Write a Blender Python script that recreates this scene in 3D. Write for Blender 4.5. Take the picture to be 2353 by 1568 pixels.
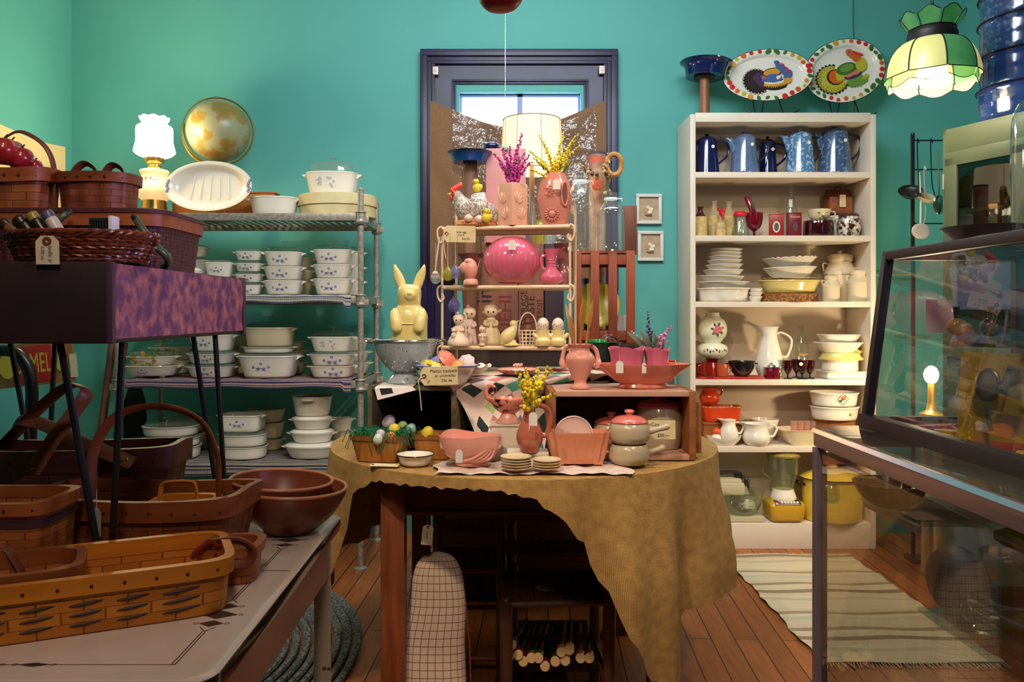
import bpy, bmesh, math, random
from mathutils import Vector, Matrix, Euler
random.seed(7)
for o in list(bpy.data.objects): bpy.data.objects.remove(o)
SC=bpy.context.scene; COL=SC.collection; PI=math.pi
# ---------------------------------------------------------------- camera, world, lights
F=1830.0; CX=1150.0; CY=720.0; H=1.15            # focal length in px of the 2353 px frame, vanishing point, eye height
cd=bpy.data.cameras.new('camera'); cam=bpy.data.objects.new('camera',cd); COL.objects.link(cam)
cam.location=(0,0,H); cam.rotation_euler=(PI/2,0,0)
cd.sensor_fit='HORIZONTAL'; cd.sensor_width=36; cd.lens=36*F/2353
cd.shift_x=(1176.5-CX)/2353; cd.shift_y=-(784-CY)/2353; cd.clip_start=.05
SC.camera=cam
vs=SC.view_settings; vs.view_transform='Standard'; vs.look='None'; vs.gamma=1; vs.exposure=0.26; vs.use_curve_mapping=False
w=bpy.data.worlds.new('world'); SC.world=w; w.use_nodes=True
bg=w.node_tree.nodes['Background']; bg.inputs[0].default_value=(.62,.78,1,1); bg.inputs[1].default_value=3.0
def light(name,kind,loc,energy,color,size=.1,target=None,spot=None,blend=.5,size_y=None):
    l=bpy.data.lights.new(name,kind); l.energy=energy; l.color=color
    if kind=='AREA':
        l.size=size
        if size_y: l.shape='RECTANGLE'; l.size_y=size_y
    else: l.shadow_soft_size=size
    if spot: l.spot_size=math.radians(spot); l.spot_blend=blend
    o=bpy.data.objects.new(name,l); COL.objects.link(o); o.location=loc
    if target is not None: o.rotation_euler=(Vector(target)-Vector(loc)).to_track_quat('-Z','Y').to_euler()
    return o
WARM=(1,.72,.42); WARM2=(1,.8,.56); COOL=(.5,.6,1)
# ceiling track spots of the shop, behind and above the camera, aimed at the middle display
light('track_spot_a','SPOT',(-.55,.55,2.75),110,WARM2,.06,(.12,2.5,.9),52,.7)
light('track_spot_b','SPOT',(1.0,.9,2.75),75,WARM2,.06,(.35,2.6,.85),55,.8)
light('track_spot_c','SPOT',(.6,1.6,2.78),58,WARM2,.08,(1.35,3.95,1.0),50,.9)
light('track_spot_d','SPOT',(-.5,1.7,2.78),60,WARM2,.08,(-1.0,3.8,1.0),52,.9)
# daylight of the shop front, to the right of and behind the camera
light('shopfront_daylight','AREA',(2.25,-.2,1.75),5,COOL,1.3,(-.5,1.4,1.0),size_y=1.2)
light('box_panel_fill','SPOT',(2.2,.1,1.7),120,(.62,.48,1),.1,(-.52,1.33,1.18),15,.5)  # added cool spot that reaches only the box table's end panel
light('back_window_daylight','AREA',(.09,4.6,2.05),80,(.5,.55,1),.9,(.05,3.0,1.7),size_y=.6)
light('basket_fill','SPOT',(-.25,.35,2.75),16,WARM2,.06,(-.5,1.15,.8),60,.9)  # added warm fill for the baskets in the left foreground
light('foreground_fill','SPOT',(.0,-.35,2.6),42,(1,.84,.66),.15,(.1,1.25,.8),78,.8)  # added fill that brightens the enamel table and the counter frame
light('counter_fill','SPOT',(1.1,.2,2.75),14,WARM2,.06,(.78,1.12,1.0),34,.8)  # added warm fill over the counter and display case
light('wall_wash','AREA',(.2,2.3,2.82),36,(.85,.95,1),1.6,(.1,4.2,1.9),size_y=.4)
# ---------------------------------------------------------------- pixel -> metres (a pixel at a given depth)
def X(px,Y): return (px-CX)/F*Y
def Z(py,Y): return H-(py-CY)/F*Y
def S(n,Y): return n*Y/F
def P(px,py,Y): return Vector((X(px,Y),Y,Z(py,Y)))
# ---------------------------------------------------------------- materials
MATS={}
def _nt(name):
    m=bpy.data.materials.new(name); m.use_nodes=True; nt=m.node_tree
    b=nt.nodes['Principled BSDF']; return m,nt,b
def col(c): return (c[0],c[1],c[2],1)
def srgb(r,g,b):
    f=lambda v:(v/255/12.92 if v/255<=.04045 else ((v/255+.055)/1.055)**2.4)
    return (f(r),f(g),f(b))
def mat(name,c,rough=.5,metal=0,c2=None,scale=20,detail=3,bump=0,spec=.5,coat=0,lo=.35,hi=.65,stretch=None,sss=0,trans=0,emit=None,estr=0,tex='noise'):
    if name in MATS: return MATS[name]
    m,nt,b=_nt(name); N=nt.nodes.new; L=nt.links.new
    b.inputs['Base Color'].default_value=col(c); b.inputs['Roughness'].default_value=rough; b.inputs['Metallic'].default_value=metal
    b.inputs['Specular IOR Level'].default_value=spec; b.inputs['Coat Weight'].default_value=coat; b.inputs['Coat Roughness'].default_value=.08
    if trans: b.inputs['Transmission Weight'].default_value=trans
    if emit: b.inputs['Emission Color'].default_value=col(emit); b.inputs['Emission Strength'].default_value=estr
    if c2 or bump:
        tc=N('ShaderNodeTexCoord'); mp=N('ShaderNodeMapping'); L(tc.outputs['Object'],mp.inputs[0])
        if stretch: mp.inputs['Scale'].default_value=stretch
        if tex=='voronoi':
            t=N('ShaderNodeTexVoronoi'); t.inputs['Scale'].default_value=scale; out=t.outputs['Distance']
        else:
            t=N('ShaderNodeTexNoise'); t.inputs['Scale'].default_value=scale; t.inputs['Detail'].default_value=detail; out=t.outputs[0]
        L(mp.outputs[0],t.inputs['Vector'])
        if c2:
            r=N('ShaderNodeValToRGB'); r.color_ramp.elements[0].position=lo; r.color_ramp.elements[1].position=hi
            r.color_ramp.elements[0].color=col(c); r.color_ramp.elements[1].color=col(c2)
            L(out,r.inputs[0]); L(r.outputs[0],b.inputs['Base Color'])
        if bump:
            bp=N('ShaderNodeBump'); bp.inputs['Strength'].default_value=bump; bp.inputs['Distance'].default_value=.003
            L(out,bp.inputs['Height']); L(bp.outputs[0],b.inputs['Normal'])
    MATS[name]=m; return m
def wood(name,c,c2,axis=0,rough=.5,scale=6,bump=.15,grain=9):
    st=[grain]*3; st[axis]=1
    return mat(name,c,rough,c2=c2,scale=scale,detail=6,bump=bump,stretch=tuple(st),lo=.3,hi=.7)
def glass(name,tint=(1,1,1),refl=.25,rough=.02,body=0.0):
    """clear thin glass: light passes, the surface mirrors more at grazing angles"""
    if name in MATS: return MATS[name]
    m,nt,b=_nt(name); N=nt.nodes.new; L=nt.links.new; nt.nodes.remove(b)
    out=nt.nodes['Material Output']; t=N('ShaderNodeBsdfTransparent'); g=N('ShaderNodeBsdfGlossy'); mx=N('ShaderNodeMixShader')
    t.inputs[0].default_value=col(tint); g.inputs['Roughness'].default_value=rough
    lw=N('ShaderNodeLayerWeight'); lw.inputs[0].default_value=.5; pw=N('ShaderNodeMath'); pw.operation='POWER'; pw.inputs[1].default_value=4; L(lw.outputs['Facing'],pw.inputs[0])
    mt=N('ShaderNodeMath'); mt.operation='MULTIPLY_ADD'; mt.inputs[1].default_value=.85; mt.inputs[2].default_value=.02+refl*.16
    L(pw.outputs[0],mt.inputs[0]); L(mt.outputs[0],mx.inputs[0]); L(t.outputs[0],mx.inputs[1]); L(g.outputs[0],mx.inputs[2])
    if body:
        d=N('ShaderNodeBsdfDiffuse'); d.inputs[0].default_value=col(tint); m2=N('ShaderNodeMixShader'); m2.inputs[0].default_value=body
        L(mx.outputs[0],m2.inputs[1]); L(d.outputs[0],m2.inputs[2]); L(m2.outputs[0],out.inputs[0])
    else: L(mx.outputs[0],out.inputs[0])
    MATS[name]=m; return m
def uvmat(name,kind,cols,su=1,sv=1,rough=.7,bump=.4,mortar=.02,bdist=.002,mixf=.75,ws=75):
    """patterns laid out in metres along a surface: weave, stripes, patch, grid"""
    if name in MATS: return MATS[name]
    m,nt,b=_nt(name); N=nt.nodes.new; L=nt.links.new; b.inputs['Roughness'].default_value=rough
    tc=N('ShaderNodeTexCoord'); mp=N('ShaderNodeMapping'); L(tc.outputs['UV'],mp.inputs[0]); mp.inputs['Scale'].default_value=(su,sv,1)
    if kind=='weave':
        t=N('ShaderNodeTexBrick'); t.inputs['Color1'].default_value=col(cols[0]); t.inputs['Color2'].default_value=col(cols[1]); t.inputs['Mortar'].default_value=col(cols[2])
        t.inputs['Scale'].default_value=1; t.inputs['Mortar Size'].default_value=mortar; t.inputs['Mortar Smooth'].default_value=.6; t.inputs['Bias'].default_value=0
        t.inputs['Brick Width'].default_value=2.0; t.inputs['Row Height'].default_value=1.0; t.offset=.5
        L(mp.outputs[0],t.inputs[0]); L(t.outputs[0],b.inputs['Base Color'])
        wv=N('ShaderNodeTexWave'); wv.inputs['Scale'].default_value=.16; wv.bands_direction='X'; L(mp.outputs[0],wv.inputs[0])
        mt=N('ShaderNodeMath'); mt.operation='MULTIPLY_ADD'; mt.inputs[1].default_value=-2; L(t.outputs['Fac'],mt.inputs[0]); L(wv.outputs['Fac'],mt.inputs[2]); h=mt.outputs[0]
    elif kind=='burlap':
        o=[]
        for ax,sc in (('X',su),('Y',sv)):
            wv=N('ShaderNodeTexWave'); wv.inputs['Scale'].default_value=sc; wv.bands_direction=ax; wv.inputs['Distortion'].default_value=.6; wv.inputs['Detail'].default_value=1; wv.inputs['Detail Scale'].default_value=.02; L(tc.outputs['UV'],wv.inputs[0]); o.append(wv)
        ml=N('ShaderNodeMath'); ml.operation='MULTIPLY'; L(o[0].outputs['Fac'],ml.inputs[0]); L(o[1].outputs['Fac'],ml.inputs[1]); h=ml.outputs[0]
        nz=N('ShaderNodeTexNoise'); nz.inputs['Scale'].default_value=38; nz.inputs['Detail'].default_value=4; L(tc.outputs['UV'],nz.inputs[0])
        ad=N('ShaderNodeMath'); ad.operation='MULTIPLY_ADD'; ad.inputs[1].default_value=.55; L(nz.outputs[0],ad.inputs[0]); L(h,ad.inputs[2])
        r=N('ShaderNodeValToRGB'); r.color_ramp.elements[0].position=.22; r.color_ramp.elements[1].position=.75; r.color_ramp.elements[0].color=col(cols[1]); r.color_ramp.elements[1].color=col(cols[0]); L(ad.outputs[0],r.inputs[0]); L(r.outputs[0],b.inputs['Base Color'])
    elif kind=='grid':
        t=N('ShaderNodeTexBrick'); t.offset=0; t.inputs['Color1'].default_value=col(cols[0]); t.inputs['Color2'].default_value=col(cols[0]); t.inputs['Mortar'].default_value=col(cols[1])
        t.inputs['Scale'].default_value=1; t.inputs['Mortar Size'].default_value=mortar; t.inputs['Brick Width'].default_value=1; t.inputs['Row Height'].default_value=1
        L(mp.outputs[0],t.inputs[0]); L(t.outputs[0],b.inputs['Base Color']); h=t.outputs['Fac']
    elif kind=='stripes':
        sp=N('ShaderNodeSeparateXYZ'); L(mp.outputs[0],sp.inputs[0]); fr=N('ShaderNodeMath'); fr.operation='FRACT'; L(sp.outputs[1],fr.inputs[0])
        r=N('ShaderNodeValToRGB'); r.color_ramp.interpolation='CONSTANT'; n=len(cols)
        while len(r.color_ramp.elements)<n: r.color_ramp.elements.new(.5)
        for i,c in enumerate(cols): r.color_ramp.elements[i].position=i/n; r.color_ramp.elements[i].color=col(c)
        L(fr.outputs[0],r.inputs[0])
        ck=N('ShaderNodeTexWave'); ck.inputs['Scale'].default_value=ws; ck.bands_direction='X'; L(mp.outputs[0],ck.inputs[0]); L(tc.outputs['UV'],ck.inputs[0])
        mx=N('ShaderNodeMixRGB'); mx.blend_type='MULTIPLY'; mx.inputs[0].default_value=mixf; L(r.outputs[0],mx.inputs[1]); L(ck.outputs[0],mx.inputs[2]); L(mx.outputs[0],b.inputs['Base Color']); h=ck.outputs['Fac']
    elif kind=='patch':
        fl=N('ShaderNodeVectorMath'); fl.operation='FLOOR'; mp.inputs['Rotation'].default_value=(0,0,.8); L(mp.outputs[0],fl.inputs[0])
        ad=N('ShaderNodeVectorMath'); ad.inputs[1].default_value=(3.3,7.1,0); L(fl.outputs[0],ad.inputs[0])
        wn=N('ShaderNodeTexWhiteNoise'); wn.noise_dimensions='2D'; L(ad.outputs[0],wn.inputs['Vector'])
        r=N('ShaderNodeValToRGB'); r.color_ramp.interpolation='CONSTANT'; n=len(cols)
        while len(r.color_ramp.elements)<n: r.color_ramp.elements.new(.5)
        for i,c in enumerate(cols): r.color_ramp.elements[i].position=i/n; r.color_ramp.elements[i].color=col(c)
        L(wn.outputs['Value'],r.inputs[0])
        ck=N('ShaderNodeTexChecker'); ck.inputs['Scale'].default_value=1; L(mp.outputs[0],ck.inputs[0]); ck.inputs[1].default_value=(1,1,1,1); ck.inputs[2].default_value=(0,0,0,1)
        mx=N('ShaderNodeMixRGB'); L(ck.outputs['Fac'],mx.inputs[0]); L(r.outputs[0],mx.inputs[1]); mx.inputs[2].default_value=col(srgb(226,205,196)); L(mx.outputs[0],b.inputs['Base Color'])
        nz=N('ShaderNodeTexNoise'); nz.inputs['Scale'].default_value=3; L(mp.outputs[0],nz.inputs[0]); h=nz.outputs[0]
    if bump:
        bp=N('ShaderNodeBump'); bp.inputs['Strength'].default_value=bump; bp.inputs['Distance'].default_value=bdist; L(h,bp.inputs['Height']); L(bp.outputs[0],b.inputs['Normal'])
    MATS[name]=m; return m
white=mat('white_ceramic',srgb(236,228,216),.12,coat=.3)
cream=mat('cream_ceramic',srgb(226,212,176),.18,coat=.3)
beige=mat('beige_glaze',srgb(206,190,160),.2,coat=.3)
blueprint=mat('blue_print',srgb(70,80,170),.3)
clear=glass('clear_glass',(.93,.97,.96))
smoke=glass('greenish_lid_glass',(.72,.84,.78),.3,body=.12)
black=mat('black_paint',(.012,.011,.012),.35)
wire=mat('black_wire',(.01,.01,.01),.4)
paper=mat('tag_paper',srgb(228,212,170),.8,c2=srgb(215,196,150),scale=40)
whitepaper=mat('white_paper',srgb(232,226,220),.8)
ink=mat('ink',(.03,.03,.035),.8)
string=mat('string',srgb(225,215,195),.9)
chrome=mat('chrome',(.75,.75,.76),.12,1)
# ---------------------------------------------------------------- mesh builder
class MB:
    def __init__(s): s.v=[]; s.f=[]; s.m=[]; s.uv=[]; s.sm=[]
    def add(s,vs,fs,mi=0,M=None,uvs=None,smooth=True):
        k=len(s.v)
        for v in vs: s.v.append(tuple(M@Vector(v)) if M is not None else tuple(v))
        for i,f in enumerate(fs):
            s.f.append([a+k for a in f]); s.m.append(mi); s.sm.append(smooth); s.uv.append(uvs[i] if uvs else None)
        return s
    def loft(s,secs,seg=32,mi=0,M=None,cap0=True,cap1=True,flute=None,wob=None):
        """secs: (z,rx,ry,n,cx,cy) rings"""
        vs=[];fs=[];uv=[]; vl=0; n0=len(secs)
        Q=[Vector((q[0],q[1],q[2],q[3] if len(q)>3 else 2,q[4] if len(q)>4 else 0,q[5] if len(q)>5 else 0)) for q in secs]
        T2=[None]*n0
        for k in range(1,n0-1):
            a=Vector(Q[k][:2])-Vector(Q[k-1][:2]); b=Vector(Q[k+1][:2])-Vector(Q[k][:2])
            if a.length>1e-6 and b.length>1e-6 and a.normalized().dot(b.normalized())>.5: T2[k]=(Q[k+1]-Q[k-1])/(a.length+b.length)
        L=[]
        for k in range(n0):
            L.append((Q[k],k,0.0))
            if k<n0-1 and n0<24:
                d=Q[k+1]-Q[k]; ln=math.hypot(d[0],d[1]); 
                if ln>.003 and (T2[k] is not None or T2[k+1] is not None):
                    c=d/ln; m0=(T2[k] if T2[k] is not None else c)*ln; m1=(T2[k+1] if T2[k+1] is not None else c)*ln; ns=3 if ln>.008 else 2
                    for j in range(1,ns):
                        t=j/ns; h=(2*t**3-3*t*t+1)*Q[k]+(t**3-2*t*t+t)*m0+(3*t*t-2*t**3)*Q[k+1]+(t**3-t*t)*m1
                        h[1]=max(h[1],1e-4); h[2]=max(h[2],1e-4); L.append((h,k,t))
        R=max(max(q[0][1],q[0][2]) for q in L); secs=L
        for k,(q,ko,fr) in enumerate(L):
            z,rx,ry,n,cx,cy=q
            if k: l0=vl; vl+=math.hypot(z-L[k-1][0][0],rx-L[k-1][0][1])
            for i in range(seg):
                a=2*PI*(i+.5)/seg; c,d=math.cos(a),math.sin(a)
                if n!=2:
                    rr=1/((abs(c)**n+abs(d)**n)**(1/n)); c*=rr; d*=rr
                g=1.0
                if flute: g=1+flute[1]*math.cos(flute[0]*a)*(flute[2]((ko+fr)/(n0-1)) if len(flute)>2 else 1)
                dz=0
                if wob: dz=wob(a,ko)*(1-fr)+(wob(a,ko+1)*fr if fr else 0)
                vs.append((cx+rx*c*g,cy+ry*d*g,z+dz))
            if k:
                for i in range(seg):
                    j=(i+1)%seg; fs.append((k*seg-seg+i,k*seg-seg+j,k*seg+j,k*seg+i))
                    u0=i/seg*2*PI*R; u1=(i+1)/seg*2*PI*R; uv.append([(u0,l0),(u1,l0),(u1,vl),(u0,vl)])
        if cap0: fs.append(tuple(range(seg-1,-1,-1))); uv.append(None)
        if cap1: b=(len(secs)-1)*seg; fs.append(tuple(range(b,b+seg))); uv.append(None)
        return s.add(vs,fs,mi,M,uv)
    def lathe(s,pr,seg=32,mi=0,M=None,cap0=True,cap1=True,flute=None,sy=1,wob=None):
        return s.loft([(z,max(r,1e-4),max(r,1e-4)*sy) for r,z in pr],seg,mi,M,cap0,cap1,flute,wob)
    def tube(s,pts,r,seg=8,mi=0,M=None,closed=False,flat=1):
        pts=[Vector(p) for p in pts]; n=len(pts); vs=[];fs=[]; up=None
        rs=r if isinstance(r,(list,tuple)) else [r]*n
        for i,p in enumerate(pts):
            a=pts[(i-1)%n] if (i or closed) else p; b=pts[(i+1)%n] if (i<n-1 or closed) else p
            t=(b-a); t=t.normalized() if t.length>1e-9 else Vector((0,0,1))
            if up is None: up=t.orthogonal().normalized()
            up=(up-t*up.dot(t)); up=up.normalized() if up.length>1e-6 else t.orthogonal().normalized()
            w=t.cross(up)
            for k in range(seg):
                an=2*PI*k/seg; vs.append(tuple(p+(up*math.cos(an)+w*math.sin(an)*flat)*rs[i]))
        for i in range(n if closed else n-1):
            j=(i+1)%n
            for k in range(seg):
                l=(k+1)%seg; fs.append((i*seg+k,i*seg+l,j*seg+l,j*seg+k))
        if not closed: fs.append(tuple(range(seg-1,-1,-1))); fs.append(tuple(range((n-1)*seg,n*seg)))
        return s.add(vs,fs,mi,M)
    def box(s,c,d,mi=0,M=None,rot=None,bev=0):
        x,y,z=d[0]/2,d[1]/2,d[2]/2; R=Euler(rot).to_matrix() if rot else Matrix.Identity(3)
        bev=min(bev,.45*min(d))
        if bev<=0:
            vs=[Vector(c)+R@Vector((a*x,b*y,e*z)) for e in (-1,1) for b in (-1,1) for a in (-1,1)]
            fs=[(0,2,3,1),(4,5,7,6),(0,1,5,4),(2,6,7,3),(0,4,6,2),(1,3,7,5)]
            uv=[[(0,0),(0,d[1]),(d[0],d[1]),(d[0],0)],[(0,0),(d[0],0),(d[0],d[1]),(0,d[1])],[(0,0),(d[0],0),(d[0],d[2]),(0,d[2])],[(0,0),(0,d[2]),(d[0],d[2]),(d[0],0)],[(0,0),(0,d[2]),(d[1],d[2]),(d[1],0)],[(0,0),(d[1],0),(d[1],d[2]),(0,d[2])]]
            return s.add(vs,fs,mi,M,uv,False)
        bm=bmesh.new(); bmesh.ops.create_cube(bm,size=1)
        for v in bm.verts: v.co=Vector((v.co.x*d[0],v.co.y*d[1],v.co.z*d[2]))
        bmesh.ops.bevel(bm,geom=list(bm.edges),offset=bev,segments=2,affect='EDGES',profile=.6)
        bm.verts.index_update(); vs=[Vector(c)+R@v.co for v in bm.verts]; fs=[[v.index for v in f.verts] for f in bm.faces]; bm.free()
        return s.add(vs,fs,mi,M)
    def ball(s,c,r,mi=0,M=None,rot=None,seg=16,rings=10):
        if not isinstance(r,(tuple,list)): r=(r,r,r)
        R=Euler(rot).to_matrix() if rot else Matrix.Identity(3); vs=[];fs=[]; c=Vector(c)
        for i in range(rings+1):
            t=PI*i/rings; t=min(max(t,.03),PI-.03)
            for k in range(seg):
                a=2*PI*k/seg; vs.append(c+R@Vector((r[0]*math.sin(t)*math.cos(a),r[1]*math.sin(t)*math.sin(a),-r[2]*math.cos(t))))
        for i in range(rings):
            for k in range(seg):
                l=(k+1)%seg; fs.append((i*seg+k,i*seg+l,i*seg+seg+l,i*seg+seg+k))
        fs.append(tuple(range(seg-1,-1,-1))); fs.append(tuple(range(rings*seg,rings*seg+seg)))
        return s.add(vs,fs,mi,M)
    def prism(s,poly,t,mi=0,M=None,axis='y'):
        """outline in x,z extruded t along y (centred)"""
        n=len(poly); vs=[(x,-t/2,z) for x,z in poly]+[(x,t/2,z) for x,z in poly]
        fs=[tuple(range(n)),tuple(range(2*n-1,n-1,-1))]+[((i+1)%n,i,n+i,n+(i+1)%n) for i in range(n)]
        uv=[[(x,z) for x,z in poly],[(x,z) for x,z in poly[::-1]]]+[None]*n
        return s.add(vs,fs,mi,M,uv,False)
    def grid(s,fn,nu,nv,mi=0,M=None,thick=0,su=1,sv=1,uvf=None):
        vs=[];fs=[];uv=[]
        for j in range(nv+1):
            for i in range(nu+1): vs.append(tuple(fn(i/nu,j/nv)))
        for j in range(nv):
            for i in range(nu):
                a=j*(nu+1)+i; fs.append((a,a+1,a+nu+2,a+nu+1)); uv.append([uvf(i/nu,j/nv),uvf((i+1)/nu,j/nv),uvf((i+1)/nu,(j+1)/nv),uvf(i/nu,(j+1)/nv)] if uvf else [(i/nu*su,j/nv*sv),((i+1)/nu*su,j/nv*sv),((i+1)/nu*su,(j+1)/nv*sv),(i/nu*su,(j+1)/nv*sv)])
        return s.add(vs,fs,mi,M,uv)
    def text(s,txt,size,M,mi=0,depth=.0004,align='CENTER'):
        me=text_mesh(txt,size,depth,align)
        s.add([v.co for v in me.vertices],[list(p.vertices) for p in me.polygons],mi,M,None,False); return s
_TX={}
def text_mesh(txt,size,depth,align):
    k=(txt,size,depth,align)
    if k not in _TX:
        cu=bpy.data.curves.new('lettering','FONT'); cu.body=txt; cu.size=size; cu.extrude=depth; cu.align_x=align; cu.align_y='CENTER'; cu.resolution_u=3
        o=bpy.data.objects.new('lettering',cu); COL.objects.link(o); bpy.context.view_layer.update()
        me=bpy.data.meshes.new_from_object(o.evaluated_get(bpy.context.evaluated_depsgraph_get())); bpy.data.objects.remove(o); _TX[k]=me
    return _TX[k]
UP=Matrix.Rotation(PI/2,4,'X')                       # text laid in xy -> standing in xz, facing -y
def TM(x,y,z,rot=None):
    return Matrix.Translation((x,y,z))@(Euler(rot).to_matrix().to_4x4() if rot else Matrix.Identity(4))
def mesh(name,mb,mats):
    me=bpy.data.meshes.new(name); me.from_pydata(mb.v,[],mb.f)
    if not isinstance(mats,(list,tuple)): mats=[mats]
    for m in mats: me.materials.append(m)
    me.polygons.foreach_set('material_index',mb.m)
    uvl=me.uv_layers.new(name='UVMap'); li=0; data=[0.0]*(2*len(me.loops))
    for fi,p in enumerate(me.polygons):
        u=mb.uv[fi]
        for k in range(p.loop_total):
            if u: data[2*(p.loop_start+k)],data[2*(p.loop_start+k)+1]=u[k][0],u[k][1]
            else:
                v=mb.v[me.loops[p.loop_start+k].vertex_index]; data[2*(p.loop_start+k)],data[2*(p.loop_start+k)+1]=v[0]+v[1]*.3,v[2]+v[1]*.5
    uvl.data.foreach_set('uv',data)
    me.polygons.foreach_set('use_smooth',[True]*len(me.polygons)); me.set_sharp_from_angle(angle=math.radians(38)); me.update()
    return me
def part(name,mb,mats,parent,label=None,loc=None,rot=None):
    o=bpy.data.objects.new(name,mesh(name,mb,mats)); COL.objects.link(o); o.parent=parent
    if label: o['label']=label
    if loc: o.location=loc
    if rot: o.rotation_euler=rot
    return o
def tag(o,label,cat,group=None):
    o['label']=label; o['category']=cat
    if group: o['group']=group
    return o
def T(name,label,cat,loc=(0,0,0),rz=0,group=None,rot=None):
    o=bpy.data.objects.new(name,None); COL.objects.link(o); o.location=loc; o.rotation_euler=rot or (0,0,rz); o.empty_display_size=.02
    return tag(o,label,cat,group)
def one(name,mb,mats,label,cat,loc=(0,0,0),rz=0,group=None,rot=None):
    o=bpy.data.objects.new(name,mesh(name,mb,mats)); COL.objects.link(o); o.location=loc; o.rotation_euler=rot or (0,0,rz)
    return tag(o,label,cat,group)
def struct(name,mb,mats,parent=None):
    o=bpy.data.objects.new(name,mesh(name,mb,mats)); COL.objects.link(o); o['kind']='structure'
    if parent: o.parent=parent
    return o
def dup(root,loc,rot=None,label=None,group=None,scale=None,mats=None):
    def cp(o,par):
        c=o.copy(); COL.objects.link(c); c.parent=par
        for ch in [q for q in o.children]: cp(ch,c)
        return c
    r=cp(root,None); r.location=loc
    if rot: r.rotation_euler=rot
    if label: r['label']=label
    if group: r['group']=group
    if scale: r.scale=scale if isinstance(scale,(tuple,list)) else (scale,)*3
    return r
def shell(pr,t):
    """outer profile + inner return for a hollow pot; pr from base to rim"""
    inner=[(max(r-t,.0005),z if k else z+t) for k,(r,z) in enumerate(pr)][::-1]
    return pr+inner
def arc(c,r,a0,a1,n=12,plane='xz',ry=None):
    ry=ry or r; out=[]
    for i in range(n+1):
        a=a0+(a1-a0)*i/n; u,v=r*math.cos(a),ry*math.sin(a)
        out.append(Vector(c)+(Vector((u,0,v)) if plane=='xz' else Vector((u,v,0)) if plane=='xy' else Vector((0,u,v))))
    return out
def bez(pts,n=16):
    """Catmull-Rom through points"""
    p=[Vector(q) for q in pts]; p=[2*p[0]-p[1]]+p+[2*p[-1]-p[-2]]; out=[]; k=max(2,n//(len(p)-3))
    for i in range(1,len(p)-2):
        for j in range(k):
            t=j/k; out.append(.5*((2*p[i])+(-p[i-1]+p[i+1])*t+(2*p[i-1]-5*p[i]+4*p[i+1]-p[i+2])*t*t+(-p[i-1]+3*p[i]-3*p[i+1]+p[i+2])*t**3))
    out.append(p[-2]); return out
# ================================================================ THE ROOM
BW=4.18; LW=-2.25; RW=2.44; CH=2.95
turq=mat('turquoise_wall',srgb(84,168,160),.62,c2=srgb(90,172,166),scale=3,bump=.05,lo=.3,hi=.7)
def plain(name,c,d,m): return struct(name,MB().box(c,d),m)
# planked floor
fm,fnt,fb=_nt('floor_boards'); N=fnt.nodes.new; L=fnt.links.new
tc=N('ShaderNodeTexCoord'); mp=N('ShaderNodeMapping'); mp.inputs['Rotation'].default_value=(0,0,PI/2+.06); L(tc.outputs['Object'],mp.inputs[0])
br=N('ShaderNodeTexBrick'); br.inputs['Scale'].default_value=1; br.inputs['Brick Width'].default_value=1.9; br.inputs['Row Height'].default_value=.082; br.inputs['Mortar Size'].default_value=.0022
br.inputs['Color1'].default_value=col(srgb(166,96,48)); br.inputs['Color2'].default_value=col(srgb(132,72,34)); br.inputs['Mortar'].default_value=(.012,.006,.003,1); L(mp.outputs[0],br.inputs[0])
mp2=N('ShaderNodeMapping'); mp2.inputs['Scale'].default_value=(18,1.3,1); L(tc.outputs['Object'],mp2.inputs[0]); nz=N('ShaderNodeTexNoise'); nz.inputs['Scale'].default_value=4; nz.inputs['Detail'].default_value=8; L(mp2.outputs[0],nz.inputs[0])
mx=N('ShaderNodeMixRGB'); mx.blend_type='OVERLAY'; mx.inputs[0].default_value=.6; L(br.outputs[0],mx.inputs[1]); L(nz.outputs[0],mx.inputs[2]); L(mx.outputs[0],fb.inputs['Base Color']); fb.inputs['Roughness'].default_value=.38
bp=N('ShaderNodeBump'); bp.inputs['Strength'].default_value=.5; bp.inputs['Distance'].default_value=.002; bp.invert=True; L(br.outputs['Fac'],bp.inputs['Height']); L(bp.outputs[0],fb.inputs['Normal'])
plain('floor',(0,1.3,-.03),(5.4,7.2,.06),fm)
plain('ceiling',(0,1.3,CH+.03),(5.4,7.2,.06),mat('ceiling_paint',srgb(200,205,200),.8))
plain('wall_left',(LW-.04,1.2,CH/2),(.08,6.2,CH),turq); plain('wall_right',(RW+.04,1.2,CH/2),(.08,6.2,CH),turq)
plain('wall_front',(0,-1.9,CH/2),(5.0,.08,CH),mat('front_wall_paint',srgb(120,110,100),.8))
# back wall with window hole
wx0,wx1=X(1056,BW),X(1334,BW); wz1=Z(213,BW); wz0=wz1-.95
mb=MB(); mb.box(((LW+wx0)/2,BW+.06,CH/2),(wx0-LW,.12,CH)); mb.box(((RW+wx1)/2,BW+.06,CH/2),(RW-wx1,.12,CH))
mb.box(((wx0+wx1)/2,BW+.06,(CH+wz1)/2),(wx1-wx0,.12,CH-wz1)); mb.box(((wx0+wx1)/2,BW+.06,wz0/2),(wx1-wx0,.12,wz0))
struct('wall_back',mb,turq)
bm_=mat('baseboard_paint',srgb(70,120,115),.5)
plain('baseboard_back',(.1,BW-.009,.07),(4.68,.018,.14),bm_)
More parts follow.
